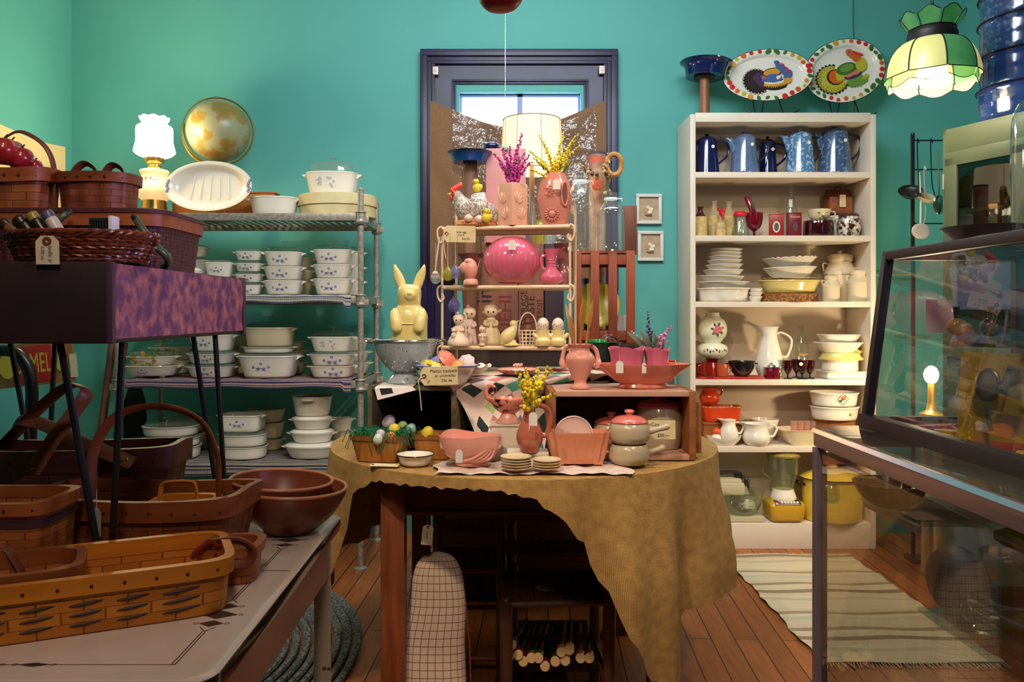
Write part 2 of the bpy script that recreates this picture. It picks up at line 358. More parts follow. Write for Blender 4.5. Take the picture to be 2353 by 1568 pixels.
# window: wide dark casing, inner board, sash, mullion
ind=mat('dark_indigo_paint',srgb(40,28,76),.4,c2=srgb(26,18,42),scale=7,bump=.1)
def ring(mb,x0,x1,z0,z1,w,y0,y1,mi=0):
    mb.box(((x0+x1)/2,(y0+y1)/2,z1-w/2),(x1-x0,y1-y0,w),mi,bev=.003); mb.box(((x0+x1)/2,(y0+y1)/2,z0+w/2),(x1-x0,y1-y0,w),mi,bev=.003)
    mb.box((x0+w/2,(y0+y1)/2,(z0+z1)/2),(w,y1-y0,z1-z0-2*w),mi,bev=.003); mb.box((x1-w/2,(y0+y1)/2,(z0+z1)/2),(w,y1-y0,z1-z0-2*w),mi,bev=.003)
ox0,ox1,oz1=X(966,BW-.03),X(1420,BW-.03),Z(114,BW-.03); oz0=.95
win=bpy.data.objects.new('window_1',None); COL.objects.link(win); win['kind']='structure'
mb=MB(); ring(mb,ox0,ox1,oz0,oz1,.035,BW-.045,BW-.001); ring(mb,ox0+.03,ox1-.03,oz0+.03,oz1-.03,.03,BW-.03,BW-.001); ring(mb,ox0+.055,ox1-.055,oz0+.055,oz1-.055,.02,BW-.038,BW-.001)
struct('window_casing',mb,ind,win)
mb=MB(); ix0,ix1,iz1=X(1038,BW),X(1352,BW),Z(184,BW)
mb.box(((ox0+ix0)/2+.035,BW-.008,(oz0+oz1)/2),(ix0-ox0-.07,.012,oz1-oz0-.14)); mb.box(((ox1+ix1)/2-.035,BW-.008,(oz0+oz1)/2),(ox1-ix1-.07,.012,oz1-oz0-.14)); mb.box(((ix0+ix1)/2,BW-.008,(oz1-.07+iz1)/2),(ix1-ix0,.012,oz1-.07-iz1))
ring(mb,ix0,ix1,oz0+.07,iz1,.012,BW-.02,BW-.004); ring(mb,ix0+.012,ix1-.012,oz0+.08,iz1-.012,.012,BW-.012,BW-.001)
struct('window_lining',mb,ind,win)
mb=MB(); ring(mb,wx0-.01,wx1+.01,wz0,wz1+.005,.022,BW+.03,BW+.06); mb.box(((wx0+wx1)/2,BW+.045,(wz0+wz1)/2),(.028,.03,wz1-wz0))
struct('window_sash',mb,mat('sash_paint',srgb(110,130,190),.4),win)
struct('window_pane',MB().box(((wx0+wx1)/2,BW+.045,(wz0+wz1)/2),(wx1-wx0,.004,wz1-wz0)),glass('pane',(.95,.98,1),.1),win)
# burlap curtain slung over the lower window, plastic film over it
burl=uvmat('burlap_weave','weave',[srgb(176,134,72),srgb(150,110,56),srgb(96,68,32)],420,420,.9,.5,.08,.001)
cloth=mat('curtain_burlap',srgb(146,106,74),.9,c2=srgb(126,90,62),scale=260,bump=.3,stretch=(1,1,1))
Yc=BW-.055
def curt(u,v):
    px=988+u*404; sag=math.sin(PI*u)**1.2; top=232+62*sag; py=top+(640-top)*v
    return P(px,py,Yc+.008*math.sin(9*u+5*v)+.006*math.sin(31*u+3*math.sin(7*v))-.012*math.sin(PI*v))
mb=MB().grid(curt,60,40)
one('burlap_curtain',mb,cloth,'brown burlap curtain slung in a sagging curve across the lower back window','curtain')
film=glass('plastic_film',(.92,.93,1),.5,.15)
nt=film.node_tree; g=[n for n in nt.nodes if n.type=='BSDF_GLOSSY'][0]; nn=nt.nodes.new('ShaderNodeTexNoise'); nn.inputs['Scale'].default_value=22; nn.inputs['Detail'].default_value=3; tcx=nt.nodes.new('ShaderNodeTexCoord'); bq=nt.nodes.new('ShaderNodeBump'); bq.inputs['Strength'].default_value=1; bq.inputs['Distance'].default_value=.02
nt.links.new(tcx.outputs['Object'],nn.inputs[0]); nt.links.new(nn.outputs[0],bq.inputs['Height']); nt.links.new(bq.outputs[0],g.inputs['Normal'])
def filmf(u,v):
    px=1040+u*330; top=250+46*math.sin(PI*u); py=top+(600-top)*v
    return P(px,py,Yc-.03-.012*math.sin(17*u+9*v)-.008*math.sin(11*v-13*u))
one('plastic_sheet',MB().grid(filmf,40,40),film,'crinkled clear plastic sheet hanging over the burlap curtain','plastic sheet')
tile=mat('porcelain_knob',srgb(225,205,190),.4)
for px,py,l in ((1001,163,'left'),(1383,161,'right')):
    mb=MB().box((0,0,0),(.03,.018,.042),bev=.004).box((0,-.01,.004),(.012,.006,.018),bev=.002)
    one('curtain_bracket',mb,tile,'small white plastic bracket on the upper %s corner of the window frame'%l,'bracket',P(px,py,BW-.04))
# floor rugs
ragm=uvmat('rag_rug_stripes','stripes',[srgb(222,208,180)]*3+[srgb(198,190,166),srgb(222,208,180),srgb(214,200,172),srgb(150,132,108),srgb(218,204,176),srgb(218,204,176),srgb(160,144,120),srgb(212,198,168),srgb(216,202,176),srgb(200,196,176),srgb(222,208,180),srgb(170,150,122),srgb(214,200,170)],1,2.1,.95,.3,mixf=.3,ws=90)
def ragf(u,v):
    x=1.05+.60*u+.006*math.sin(v*23)*(1-1.6*u)+.003*math.sin(v*71); return Vector((x,2.6+1.17*v,.009+.003*math.sin(u*9+v*17)+.002*math.sin(v*44)))
mb=MB().grid(ragf,24,60,su=.6,sv=1.17)
for i in range(60):
    x=1.055+.59*i/59
    mb.tube([(x,3.765,.008),(x+random.uniform(-.01,.01),3.80,.004)],.0016,5); mb.tube([(x,2.605,.008),(x+random.uniform(-.01,.01),2.57,.004)],.0016,5)
one('rag_rug',mb,ragm,'cream rag rug with thin dark stripes on the wooden floor before the white bookcase','rug')
brm=uvmat('braided_rug','weave',[srgb(70,78,86),srgb(110,112,110),srgb(20,24,30)],40,60,.95,.8,.12,.004)
mb=MB()
for k in range(14):
    r=.05+.034*k; n=int(60+k*6); mb.tube([(r*1.0*math.cos(2*PI*i/n),r*1.5*math.sin(2*PI*i/n),.012) for i in range(n)],.017,8,closed=True,flat=.7)
one('braided_rug',mb,mat('grey_braid',srgb(60,66,72),.95,c2=srgb(120,122,118),scale=90,bump=.8,lo=.42,hi=.58),'grey braided oval rug on the floor beyond the enamel table','rug',(-.98,2.62,0))
# ---------------------------------------------------------------- small framed pictures
frm=mat('white_frame_paint',srgb(222,216,210),.5)
for px0,py0,px1,py1,l in ((1461,446,1520,515,'upper'),(1465,531,1524,600,'lower')):
    Yp=BW-.012; a=P(px0,py1,Yp); b=P(px1,py0,Yp); wd,ht=b.x-a.x,b.z-a.z
    t=T('picture_frame','%s of the two small white framed flower prints on the turquoise wall'%l,'picture',((a.x+b.x)/2,Yp,a.z))
    mb=MB(); ring(mb,-wd/2,wd/2,0,ht,.017,-.012,.010); part('frame',mb,frm,t)
    mb=MB().box((0,.004,ht/2),(wd-.03,.004,ht-.03)); part('print',mb,mat('print_paper',srgb(196,170,140),.8,c2=srgb(180,150,120),scale=30),t)
    mb=MB()
    for k in range(9):
        a_=k*2.4; mb.ball((.012*math.cos(a_)*(.4+.12*k),-.001,ht*.45+.015*math.sin(a_)*(.4+.12*k)),(.009,.002,.009),k%3)
    for k in range(6): mb.ball((-.012+.005*k,-.001,ht*.3-.002*(k%2)),(.008,.0015,.004),3,rot=(0,k,0))
    part('flower_motif',mb,[mat('petal_cream',srgb(236,220,180),.8),mat('petal_tan',srgb(190,150,110),.8),mat('petal_pale',srgb(240,232,210),.8),mat('leaf_grey',srgb(90,90,70),.8)],t)
# pull chain and red pendant
chm=mat('chain_metal',(.7,.68,.62),.3,.9)
t=T('pull_chain','beaded metal pull chain hanging from the ceiling before the window','chain',(X(1161,2.6),2.6,0)); mb=MB()
z=CH; zb=Z(335,2.6)
mb.tube([(0,0,z),(0,0,zb)],.0006,5)
k=0
while z>zb: mb.ball((0,0,z),.0017,seg=6,rings=4); z-=.0062
part('bead_chain',mb,chm,t)
mb=MB().lathe([(.004,-.012),(.009,-.008),(.011,0),(.006,.012),(.002,.018)],12); part('pull_knob',mb,chrome,t,loc=(0,0,zb-.014))
fz=Z(26,1.2)
mb=MB().lathe([(.002,0),(.022,.004),(.034,.02),(.036,.05),(.02,.07),(.01,.08)],20).tube([(0,0,.075),(0,0,CH-fz)],.0012,6)
one('red_pendant',mb,mat('red_glass_pendant',srgb(170,30,40),.4),'red pendant hanging on a cord at the top edge, left of the pull chain','pendant',(X(1150,1.2),1.2,fz))
# ================================================================ WHITE BOOKCASE
bw_=mat('white_laminate',srgb(226,214,200),.45,c2=srgb(218,205,190),scale=4)
BY=3.88; bx0,bx1=.925,1.83; D=.28
bk=T('bookcase','tall white bookcase with six shelves against the back wall, full of crockery','bookcase',((bx0+bx1)/2,BY+D/2,0)); hw=(bx1-bx0)/2
def bl(name,c,d,m=bw_,bev=.002): part(name,MB().box(c,d,bev=bev),m,bk)
bl('side_panel',(-hw+.013,0,1.06),(.026,D,2.12)); bl('side_panel',(hw-.013,0,1.06),(.026,D,2.12))
bl('top_panel',(0,0,2.105),(2*hw-.052,D,.045)); bl('back_panel',(0,D/2-.004,1.06),(2*hw-.052,.006,2.07),mat('bookcase_back',srgb(214,196,176),.6))
bl('plinth',(0,-D/2+.012,.058),(2*hw-.052,.02,.116))
SZ=[1.839,1.529,1.207,.826,.499,.125]
for z in SZ: bl('shelf',(0,-.003,z-.014),(2*hw-.053,D-.012,.028))
# ================================================================ GALVANISED WIRE RACK
galv=mat('galvanised_steel',srgb(176,168,158),.42,.35,c2=srgb(140,134,126),scale=60,bump=.1)
RYf,RYb=3.58,4.03; rx0,rx1=-1.72,X(829,RYf); RZ=[1.60,1.228,.847,.475]
rk=T('metal_shelving_unit','galvanised steel shelving unit of four shelves full of white casseroles','shelving',((rx0+rx1)/2,(RYf+RYb)/2,0)); rw=(rx1-rx0)/2; rd=(RYb-RYf)/2
for sx in (-1,1):
    for sy in (-1,1):
        mb=MB().tube([(sx*rw,sy*rd,.03),(sx*rw,sy*rd,1.70)],.0135,14).ball((sx*rw,sy*rd,1.705),(.015,.015,.012))
        z=.1
        while z<1.7: mb.tube([(sx*rw,sy*rd,z),(sx*rw,sy*rd,z+.003)],.0142,14); z+=.05
        p=part('post',mb,galv,rk); part('foot',MB().lathe([(.03,0),(.03,.006),(.012,.012),(.012,.035)],14,M=TM(sx*rw,sy*rd,0)),galv,p)
for z in RZ:
    mb=MB()
    for sy in (-1,1): mb.box((0,sy*rd,z-.017),(2*rw-.04,.014,.034),bev=.003)
    for sx in (-1,1): mb.box((sx*(rw-.0),0,z-.017),(.014,2*rd-.03,.034),bev=.003)
    n=30
    for i in range(n):
        x=-rw+.03+(2*rw-.06)*i/(n-1); mb.box((x,0,z-.006),(.014,2*rd-.01,.006))
    s_=part('shelf',mb,galv,rk)
    for sx in (-1,1):
        for sy in (-1,1):
            part('corner_bracket',MB().lathe([(.022,-.05),(.026,-.04),(.021,-.036),(.021,.0),(.026,.002),(.024,.006)],12,M=TM(sx*rw,sy*rd,z)).box((sx*(rw+.026),sy*rd,z-.03),(.02,.012,.03),bev=.002),galv,s_)
# woven mats on three of the shelves
matcols={1:[srgb(228,215,200),srgb(60,66,130),srgb(225,214,200),srgb(120,160,160),srgb(230,218,205)],2:[srgb(222,180,170),srgb(86,80,140),srgb(60,50,90),srgb(214,150,140),srgb(226,206,196),srgb(60,60,110)],3:[srgb(190,180,170),srgb(60,50,70),srgb(200,190,180),srgb(90,80,90),srgb(180,170,160)]}
for i,(px0,px1,nm) in {1:(360,806,'white and blue'),2:(288,806,'pink and purple striped'),3:(300,800,'grey and purple striped')}.items():
    mm=uvmat('woven_mat_%d'%i,'stripes',matcols[i],1,26,.95,.8); x0,x1=X(px0,RYf-.02),X(px1,RYf-.02); zt=RZ[i]+.004; ov={1:.034,2:.036,3:.055}[i]
    def mf(u,v,x0=x0,x1=x1,zt=zt,ov=ov):
        s_=v*.44; x=x0+(x1-x0)*u; wv=.003*math.sin(u*31)
        if s_<.38: return Vector((x,RYb-.045-s_*((RYb-.045-RYf+.012)/.38),zt+.0015*math.sin(u*60)))
        q=(s_-.38)/.06; return Vector((x,RYf-.012-.006*math.sin(q*1.6)+wv,zt-ov*q+.004*math.sin(u*17)*q-(.02*q if u>.96 else 0)))
    one('woven_mat',MB().grid(mf,70,34,su=x1-x0,sv=.44),mm,nm+' woven mat lining the %s shelf of the metal unit'%{1:'second',2:'third',3:'bottom'}[i],'mat')
# ================================================================ CASSEROLES AND OTHER DISHES
def sq(rx,ry,n,x):
    """front face y of a superellipse"""
    return -ry*(max(0,1-abs(x/rx)**n))**(1/n)
def emblem(mb,rx0,rx1,ry0,ry1,h,n,s,cz,mi=1,cx=0):
    def pt(x,z):
        t=min(1,max(0,z/h)); rx=rx0+(rx1-rx0)*t; ry=ry0+(ry1-ry0)*t; return (x,sq(rx,ry,n,x)-.0007,z)
    def poly(pts,):
        mb.add([pt(cx+x*s,cz+z*s) for x,z in pts],[tuple(range(len(pts)))],mi,None,None,False)
    def rg(x,z,r):
        k=12; o=[(x+r*math.cos(2*PI*i/k),z+r*math.sin(2*PI*i/k)) for i in range(k)]; q=[(x+r*.45*math.cos(2*PI*i/k),z+r*.45*math.sin(2*PI*i/k)) for i in range(k)]
        for i in range(k): j=(i+1)%k; poly([o[i],o[j],q[j],q[i]])
    rg(0,.36,.15); rg(-.86,-.02,.14); rg(.86,-.02,.14)
    for a,l in ((-58,.75),(-38,.62),(-16,.4),(16,.4),(38,.62),(58,.75),(-76,.6),(76,.6)):
        r=math.radians(a); d=(math.sin(r),math.cos(r)*.75); p=(-d[1]*.042,d[0]*.042); b=(0,-.34)
        poly([(b[0]+d[0]*.1,b[1]+d[1]*.1),(b[0]+d[0]*l*.6+p[0],b[1]+d[1]*l*.6+p[1]),(b[0]+d[0]*l,b[1]+d[1]*l),(b[0]+d[0]*l*.6-p[0],b[1]+d[1]*l*.6-p[1])])
    for a in (-82,-40,40,82): 
        r=math.radians(a); poly([(0,-.36),(math.sin(r)*.7+.03,-.38-.1*math.cos(r)),(math.sin(r)*.7,-.42-.1*math.cos(r))])
def spray(mb,rx0,rx1,ry0,ry1,h,n,s,cz,mis=(1,2),cx=0,k=16,seed=1):
    rnd=random.Random(seed)
    for i in range(k):
        x=cx+rnd.uniform(-1,1)*s; z=cz+rnd.uniform(-.55,.55)*s*(1-.4*abs((x-cx)/s)); r=rnd.uniform(.07,.17)*s; t=min(1,max(0,z/h)); rx=rx0+(rx1-rx0)*t; ry=ry0+(ry1-ry0)*t
        m=5+i%3; mb.add([(x+r*math.cos(2*PI*j/m),sq(rx,ry,n,x+r*math.cos(2*PI*j/m))-.0007,z+r*.8*math.sin(2*PI*j/m)) for j in range(m)],[tuple(range(m))],mis[i%len(mis)],None,None,False)
floral=mat('faded_blue_floral',srgb(170,178,200),.3); tanp=mat('tan_floral',srgb(205,175,140),.3)
orangep=mat('vegetable_orange',srgb(200,110,40),.3); greenp=mat('vegetable_green',srgb(120,130,40),.3); yellowp=mat('vegetable_yellow',srgb(214,170,60),.3)
def glasslid(t,rx,ry,n,z,dome=.018,knob=True,m=None,kh=.028):
    m=m or clear
    mb=MB().loft([(z+.001,rx*1.02,ry*1.02,n),(z+.005,rx*1.03,ry*1.03,n),(z+.006,rx*.97,ry*.97,n),(z+dome*.75,rx*.88,ry*.88,n),(z+dome,rx*.6,ry*.6,n),(z+dome*1.1,rx*.1,ry*.1,n)],36)
    l=part('lid',mb,m,t)
    if knob: part('knob',MB().lathe([(.007,z+dome),(.006,z+dome+kh*.4),(.016,z+dome+kh*.75),(.018,z+dome+kh*.9),(.013,z+dome+kh)],16),m,l)
def dish(px,Y,z,w,h,label,group='casseroles on the metal shelving',n=4.0,base=.80,dep=.86,em=None,lid=None,ears=True,m=None,em_s=.2,em_cz=.5,em_cx=0,flute=None,name='casserole_dish',cat='casserole',rot=0,feet=False,seed=1):
    m=m or white; rx=S(w,Y)/2; ry=rx*dep; hh=S(h,Y)
    t=T(name,label,cat,(X(px,Y),Y,z),rot,group); b=base
    mb=MB(); z0=.008 if feet else 0
    secs=[(z0,rx*b*.93,ry*b*.93,n),(z0+hh*.05,rx*(b*.985),ry*(b*.985),n),(z0+hh*.12,rx*(b+.015),ry*(b+.015),n),(hh*.86,rx*.965,ry*.965,n),(hh*.93,rx*.985,ry*.985,n),(hh*.97,rx,ry,n),(hh,rx*.985,ry*.985,n),(hh*.97,rx*.95,ry*.95,n),(hh*.15,rx*(b-.03),ry*(b-.03),n),(hh*.1+z0,rx*b*.85,ry*b*.85,n)]
    mb.loft(secs,48,flute=flute)
    if feet:
        for sx in (-1,1):
            for sy in (-1,1): mb.ball((sx*rx*b*.6,sy*ry*b*.6,.006),(.014,.012,.009),seg=10,rings=6)
    mats=[m,blueprint]; s=rx*em_s*2
    if em=='blue': emblem(mb,rx*b,rx*.985,ry*b,ry*.985,hh,n,s,hh*em_cz,cx=rx*em_cx)
    if em=='stamp':
        emblem(mb,rx*b,rx*.985,ry*b,ry*.985,hh,n,s*.8,hh*em_cz,cx=rx*em_cx)
    if em=='spray': mats=[m,floral,tanp]; spray(mb,rx*b,rx*.985,ry*b,ry*.985,hh,n,s,hh*em_cz,(1,1,2),rx*em_cx,22,seed)
    if em=='veg': mats=[m,orangep,greenp,yellowp]; spray(mb,rx*b,rx*.985,ry*b,ry*.985,hh,n,s*1.5,hh*em_cz,(1,2,3,2),rx*em_cx,34,seed)
    part('body',mb,mats,t)
    if ears:
        for sx in (-1,1):
            e=MB().prism([(sx*rx*.95,hh*.99),(sx*(rx+S(6,Y)),hh*.97),(sx*(rx+S(9,Y)),hh*.93),(sx*(rx+S(3,Y)),hh*.86),(sx*rx*.94,hh*.76)][::sx],ry*.42)
            part('handle',e,m,t)
    top=z+hh
    if lid=='glass': glasslid(t,rx*.95,ry*.95,n,hh,S(12,Y)); top+=S(12,Y)
    if lid=='flat': glasslid(t,rx*.97,ry*.97,n,hh,S(5,Y),False,smoke); top+=S(5.5,Y)
    if lid=='big': glasslid(t,rx*.9,ry*.9,n,hh,S(26,Y),True,smoke,S(14,Y)); top+=S(26,Y)
    if lid=='white':
        part('lid',MB().loft([(hh,rx*1.0,ry,n),(hh+.004,rx*1.01,ry*1.01,n),(hh+S(7,Y),rx*.8,ry*.8,n),(hh+S(8,Y),rx*.3,ry*.3,n)],40),m,t); top+=S(8,Y)
    return top
R=3.72
def stack(px,Y,z,rows,where,**kw):
    """rows bottom to top: (w,h,{opts}); gap px between"""
    n=len(rows)
    for i,r in enumerate(rows):
        o=dict(kw); o.update(r[2] if len(r)>2 else {}); d=o.pop('d','white square casserole'); dx=o.pop('dx',0)
        posw='alone in' if n==1 else ('lowest of' if i==0 else 'topmost of' if i==n-1 else 'middle of' if n==3 else ['','second from bottom of','third from bottom of'][i])
        z=dish(px+dx,Y,z,r[0],r[1],'%s, %s %s'%(d,posw,where),**o)+.0008
    return z
B='white blue-flowered casserole'
z1,z2,z3,z0=RZ[1]+.007,RZ[2]+.007,RZ[3]+.007,RZ[0]+.001
stack(767,3.70,z1,[(89,36,dict(d=B,em='blue')),(88,32,dict(d=B,em='blue')),(88,33,dict(d=B+' with knobbed lid',em='blue',lid='glass'))],'the stack by the right post, second shelf',em_cx=-.1)
stack(797,3.93,z1,[(80,34),(80,32),(80,34,dict(lid='glass'))],'the rear stack half hidden by the right post, second shelf')
stack(654,3.70,z1,[(88,32,dict(d=B,em='blue')),(88,31,dict(d=B,em='blue')),(86,33,dict(d=B+' with grey glass lid',em='blue',lid='glass'))],'the second stack from right, second shelf',em_cx=-.05)
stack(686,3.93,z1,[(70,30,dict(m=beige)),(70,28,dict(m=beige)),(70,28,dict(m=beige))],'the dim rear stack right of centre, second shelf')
stack(574,3.70,z1,[(62,22,dict(d='small blue-flowered white dish',em='blue',lid='flat')),(62,19,dict(d='small blue-flowered white dish',em='blue',lid='flat')),(60,19,dict(d='small blue-flowered white dish',em='blue',lid='flat')),(60,21,dict(d='small blue-flowered white dish with glass lid',em='blue',lid='flat'))],'the four-dish stack, second shelf',em_s=.24,em_cx=-.1)
stack(507,3.72,z1,[(66,34,dict(d='shallow white dish',lid='flat',n=3)),(64,34,dict(d='glass-lidded '+B,em='blue',lid='flat',ears=False))],'the stack left of the four-dish stack, second shelf',em_cx=-.05)
stack(432,3.72,z1,[(70,30),(64,24,dict(d='small round white lidded dish',lid='white',n=2))],'the low front stack, left on the second shelf')
stack(446,3.92,z1,[(62,26),(62,24,dict(d='white dish with glass lid',lid='flat')),(62,26,dict(d='small blue-flowered casserole',em='blue',lid='flat')),(60,24,dict(d='small glass-lidded blue-flowered casserole',em='blue',lid='flat'))],'the tall rear stack, second shelf left',em_s=.22)
stack(386,3.84,z1,[(60,28),(60,26),(58,28,dict(em='blue',d='blue-printed white casserole',lid='flat'))],'the leftmost stack behind the hamper, second shelf')
# third shelf
stack(621,3.72,z2,[(132,50,dict(d='very large blue-flowered white casserole',em='blue',em_s=.15,em_cz=.5,em_cx=-.1,lid='flat')),(112,13,dict(d='shallow white baking dish',base=.9)),(110,44,dict(d='tall cream casserole with knobbed glass lid',m=beige,lid='glass',base=.88,n=3))],'the centre stack on the third shelf')
stack(766,3.72,z2,[(104,26,dict(d=B,em='blue',em_cx=.15)),(104,26,dict(d=B,em='blue',em_cx=.1,lid='flat')),(100,34,dict(d='white casserole with faint flower spray',em='spray',em_s=.2,em_cx=-.05,lid='glass'))],'the stack by the right post, third shelf')
stack(803,3.94,z2,[(96,26),(92,24),(86,30,dict(lid='glass'))],'the rear stack seen past the right post, third shelf')
stack(491,3.72,z2,[(108,25,dict(d=B,em='blue',em_cx=-.1,lid='flat')),(106,23,dict(d=B,em='blue',em_cx=-.1,em_s=.14,lid='flat')),(100,37,dict(d='deep '+B,em='blue',em_cx=-.2,lid='flat'))],'the stack behind the hairpin legs, third shelf',em_s=.16)
stack(354,3.72,z2,[(124,27,dict(d='white footed roaster with a blue stamp',em='stamp',em_cx=-.1,feet=True,em_s=.12)),(108,20,dict(d='white casserole with vegetable border',em='veg',em_cx=-.1,em_s=.22,lid='glass'))],'the left pair on the third shelf',n=3)
stack(395,3.94,z2,[(86,30),(88,30,dict(d='casserole with faded floral band',em='veg',lid='glass'))],'the rear left pair on the third shelf',n=2.6)
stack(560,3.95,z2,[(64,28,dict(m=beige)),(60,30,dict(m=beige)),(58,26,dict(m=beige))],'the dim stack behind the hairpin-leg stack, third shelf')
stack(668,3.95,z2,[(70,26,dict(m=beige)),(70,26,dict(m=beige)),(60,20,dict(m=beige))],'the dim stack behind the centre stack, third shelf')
# bottom shelf
stack(718,3.72,z3,[(122,26,dict(d='wide white gratin dish with lid',lid='white',n=2.4)),(100,22,dict(d='white round dish with lid',lid='white',n=2.2)),(92,22,dict(d='white round dish with lid',lid='white',n=2.2)),(92,44,dict(d='tapered white dish with tab handle',base=.82,n=2.2,ears=False))],'the pyramid stack on the bottom shelf')
part('tab_handle',MB().box((0,-.092,.078),(.05,.02,.008),bev=.003),white,[o for o in COL.objects if o.name.startswith('casserole_dish') and o.type=='EMPTY'][-1])
rib=(44,.012)
stack(559,3.70,z3,[(112,28,dict(d='white oval baker with fluted sides',flute=rib,n=2.3,ears=False,base=.9)),(112,27,dict(d='white oval baker with fluted sides',flute=rib,n=2.3,ears=False,base=.9,lid='flat')),(98,38,dict(d='square blue-flowered white loaf dish',em='blue',n=7,base=.9,em_s=.17,dx=-2))],'the middle stack of three, bottom shelf')
stack(394,3.70,z3,[(132,28,dict(d='white fluted oval dish',flute=rib,n=2.3,ears=False,base=.92)),(126,18,dict(d='plain white oval dish',n=2.3,ears=False,base=.94,lid='flat')),(126,22,dict(d='white fluted casserole with glass lid',flute=rib,n=2.3,ears=False,base=.9,lid='glass'))],'the left stack on the bottom shelf')
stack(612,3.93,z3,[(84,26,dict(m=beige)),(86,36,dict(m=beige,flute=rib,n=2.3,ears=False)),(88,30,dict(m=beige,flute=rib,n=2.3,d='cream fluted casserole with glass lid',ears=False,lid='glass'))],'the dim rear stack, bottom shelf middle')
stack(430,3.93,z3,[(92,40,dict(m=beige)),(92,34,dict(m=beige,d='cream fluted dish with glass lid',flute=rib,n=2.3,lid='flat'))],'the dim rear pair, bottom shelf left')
stack(784,3.93,z3,[(66,20),(66,20,dict(n=2.2)),(52,30,dict(n=2.2,d='small white handled dish'))],'the small rear stack by the right post, bottom shelf')
# top shelf ---------------------------------------------------------
top=z0
mb=MB(); rx,ry,hh=S(180,3.76)/2,S(180,3.76)/2*.8,S(27,3.76)
t=T('round_box','large round cream cheese box with lid on the top metal shelf','box',(X(776,3.79),3.79,z0))
part('body',MB().lathe([(rx*.97,0),(rx*.97,hh)],56,sy=.9),mat('cream_box',srgb(222,206,158),.7,c2=srgb(205,186,136),scale=14),t)
part('lid',MB().lathe([(rx,hh-.004),(rx,hh+S(22,3.76)),(rx*.99,hh+S(23,3.76)),(.001,hh+S(23.5,3.76))],56,sy=.9,cap0=False),mat('cream_box_lid',srgb(228,212,166),.7,c2=srgb(212,194,146),scale=10),t)
dish(765,3.79,z0+hh+S(24,3.76),120,50,'large white casserole with pale flower spray and glass dome lid, on the round cream box',em='spray',em_s=.2,em_cx=-.08,lid='big',n=3,base=.84)
dish(631,3.74,z0,108,43,'plain white casserole without a lid beside the oval platter',n=2.4,base=.86,ears=True)
# wooden box
t=T('wooden_box','orange-brown wooden box lying behind the oval platter','box',(X(520,3.83),3.828,z0)); wd=wood('honey_wood',srgb(176,110,48),srgb(140,80,30),0)
part('body',MB().box((0,0,S(28,3.9)),(S(232,3.83),.08,S(56,3.9)),bev=.003),wd,t); part('lid',MB().box((0,0,S(58,3.9)),(S(238,3.83),.085,.007),bev=.002),wd,t)
# oval platter on a wire easel
t=T('oval_platter','white ribbed oval platter with blue print, standing upright on the top metal shelf','platter',(X(481,3.68),3.70,z0)); a,b=S(200,3.68)/2,S(121,3.68)/2; RX=Matrix.Translation((0,0,b+.006))@Matrix.Rotation(math.radians(78),4,'X')
mb=MB().loft([(0,a*.72,b*.66,2.3),(-.0,a*.78,b*.72,2.3),(.012,a*.84,b*.82,2.2),(.03,a*.9,b*.9,2.1),(.034,a,b,2),(.037,a*1.0,b*1.0,2),(.036,a*.96,b*.95,2),(.031,a*.86,b*.84,2.1),(.012,a*.77,b*.72,2.2),(.006,a*.7,b*.62,2.3),(.006,a*.01,b*.01,2)],56,0,RX)
for k in (-2,-1,0,1,2): mb.tube([RX@Vector((k*a*.22,-b*.45,.007)),RX@Vector((k*a*.19,b*.5,.007))],.0022,6)
for sx in (-1,1):
    for k in range(5): mb.lathe([(.007,.0372),(.0035,.0378)],10,1,RX@TM(sx*a*.93+.004*math.sin(k*2),(k-2)*.013,0),cap0=False,cap1=False)
part('body',mb,[white,blueprint],t)
mb=MB()
for sx in (-.05,.05): mb.tube([(sx,-.05,.012),(sx,-.045,.003),(sx,.05,.003),(sx*.6,.075,.10)],.0016,6)
part('easel',mb,mat('brass_wire',srgb(190,160,90),.3,.9),t)
# globe
t=T('globe','old yellowed world globe in a brass meridian behind the oval platter','globe',(X(502,3.94),3.94,z0)); r=S(142,3.93)/2; gz=Z(301,3.93)-z0
gm,gnt,gb=_nt('globe_map'); N=gnt.nodes.new; L=gnt.links.new; tc=N('ShaderNodeTexCoord'); nz=N('ShaderNodeTexNoise'); nz.inputs['Scale'].default_value=10.5; nz.inputs['Detail'].default_value=5; L(tc.outputs['Object'],nz.inputs[0])
rp=N('ShaderNodeValToRGB'); e=rp.color_ramp.elements; e[0].position=.47; e[0].color=col(srgb(150,150,116)); e[1].position=.50; e[1].color=col(srgb(150,134,70)); q=e.new(.56); q.color=col(srgb(150,112,52)); q=e.new(.64); q.color=col(srgb(126,124,60)); L(nz.outputs[0],rp.inputs[0]); L(rp.outputs[0],gb.inputs['Base Color']); gb.inputs['Roughness'].default_value=.35
part('ball',MB().ball((0,0,0),r,seg=40,rings=28),gm,t,loc=(0,0,gz),rot=(0,math.radians(-22),.4))
brs=mat('antique_brass',srgb(150,130,60),.35,.8)
part('meridian',MB().tube([(0+ (r*1.09)*math.cos(a),0,gz+(r*1.09)*math.sin(a)) for a in [PI*.5-.3+2*PI*i/48 for i in range(33)]],[.005]*33,8,flat=.5).tube(arc((0,0,gz),r*1.09,-.9,2.2,24),.005,8),brs,t,rot=(0,0,.25))
part('stand',MB().lathe([(.06,0),(.06,.008),(.045,.02),(.012,.03),(.010,gz-r*1.1)],28).tube(arc((0,0,gz),r*1.16,PI*.93,PI*1.5,14),.008,8),brs,t)
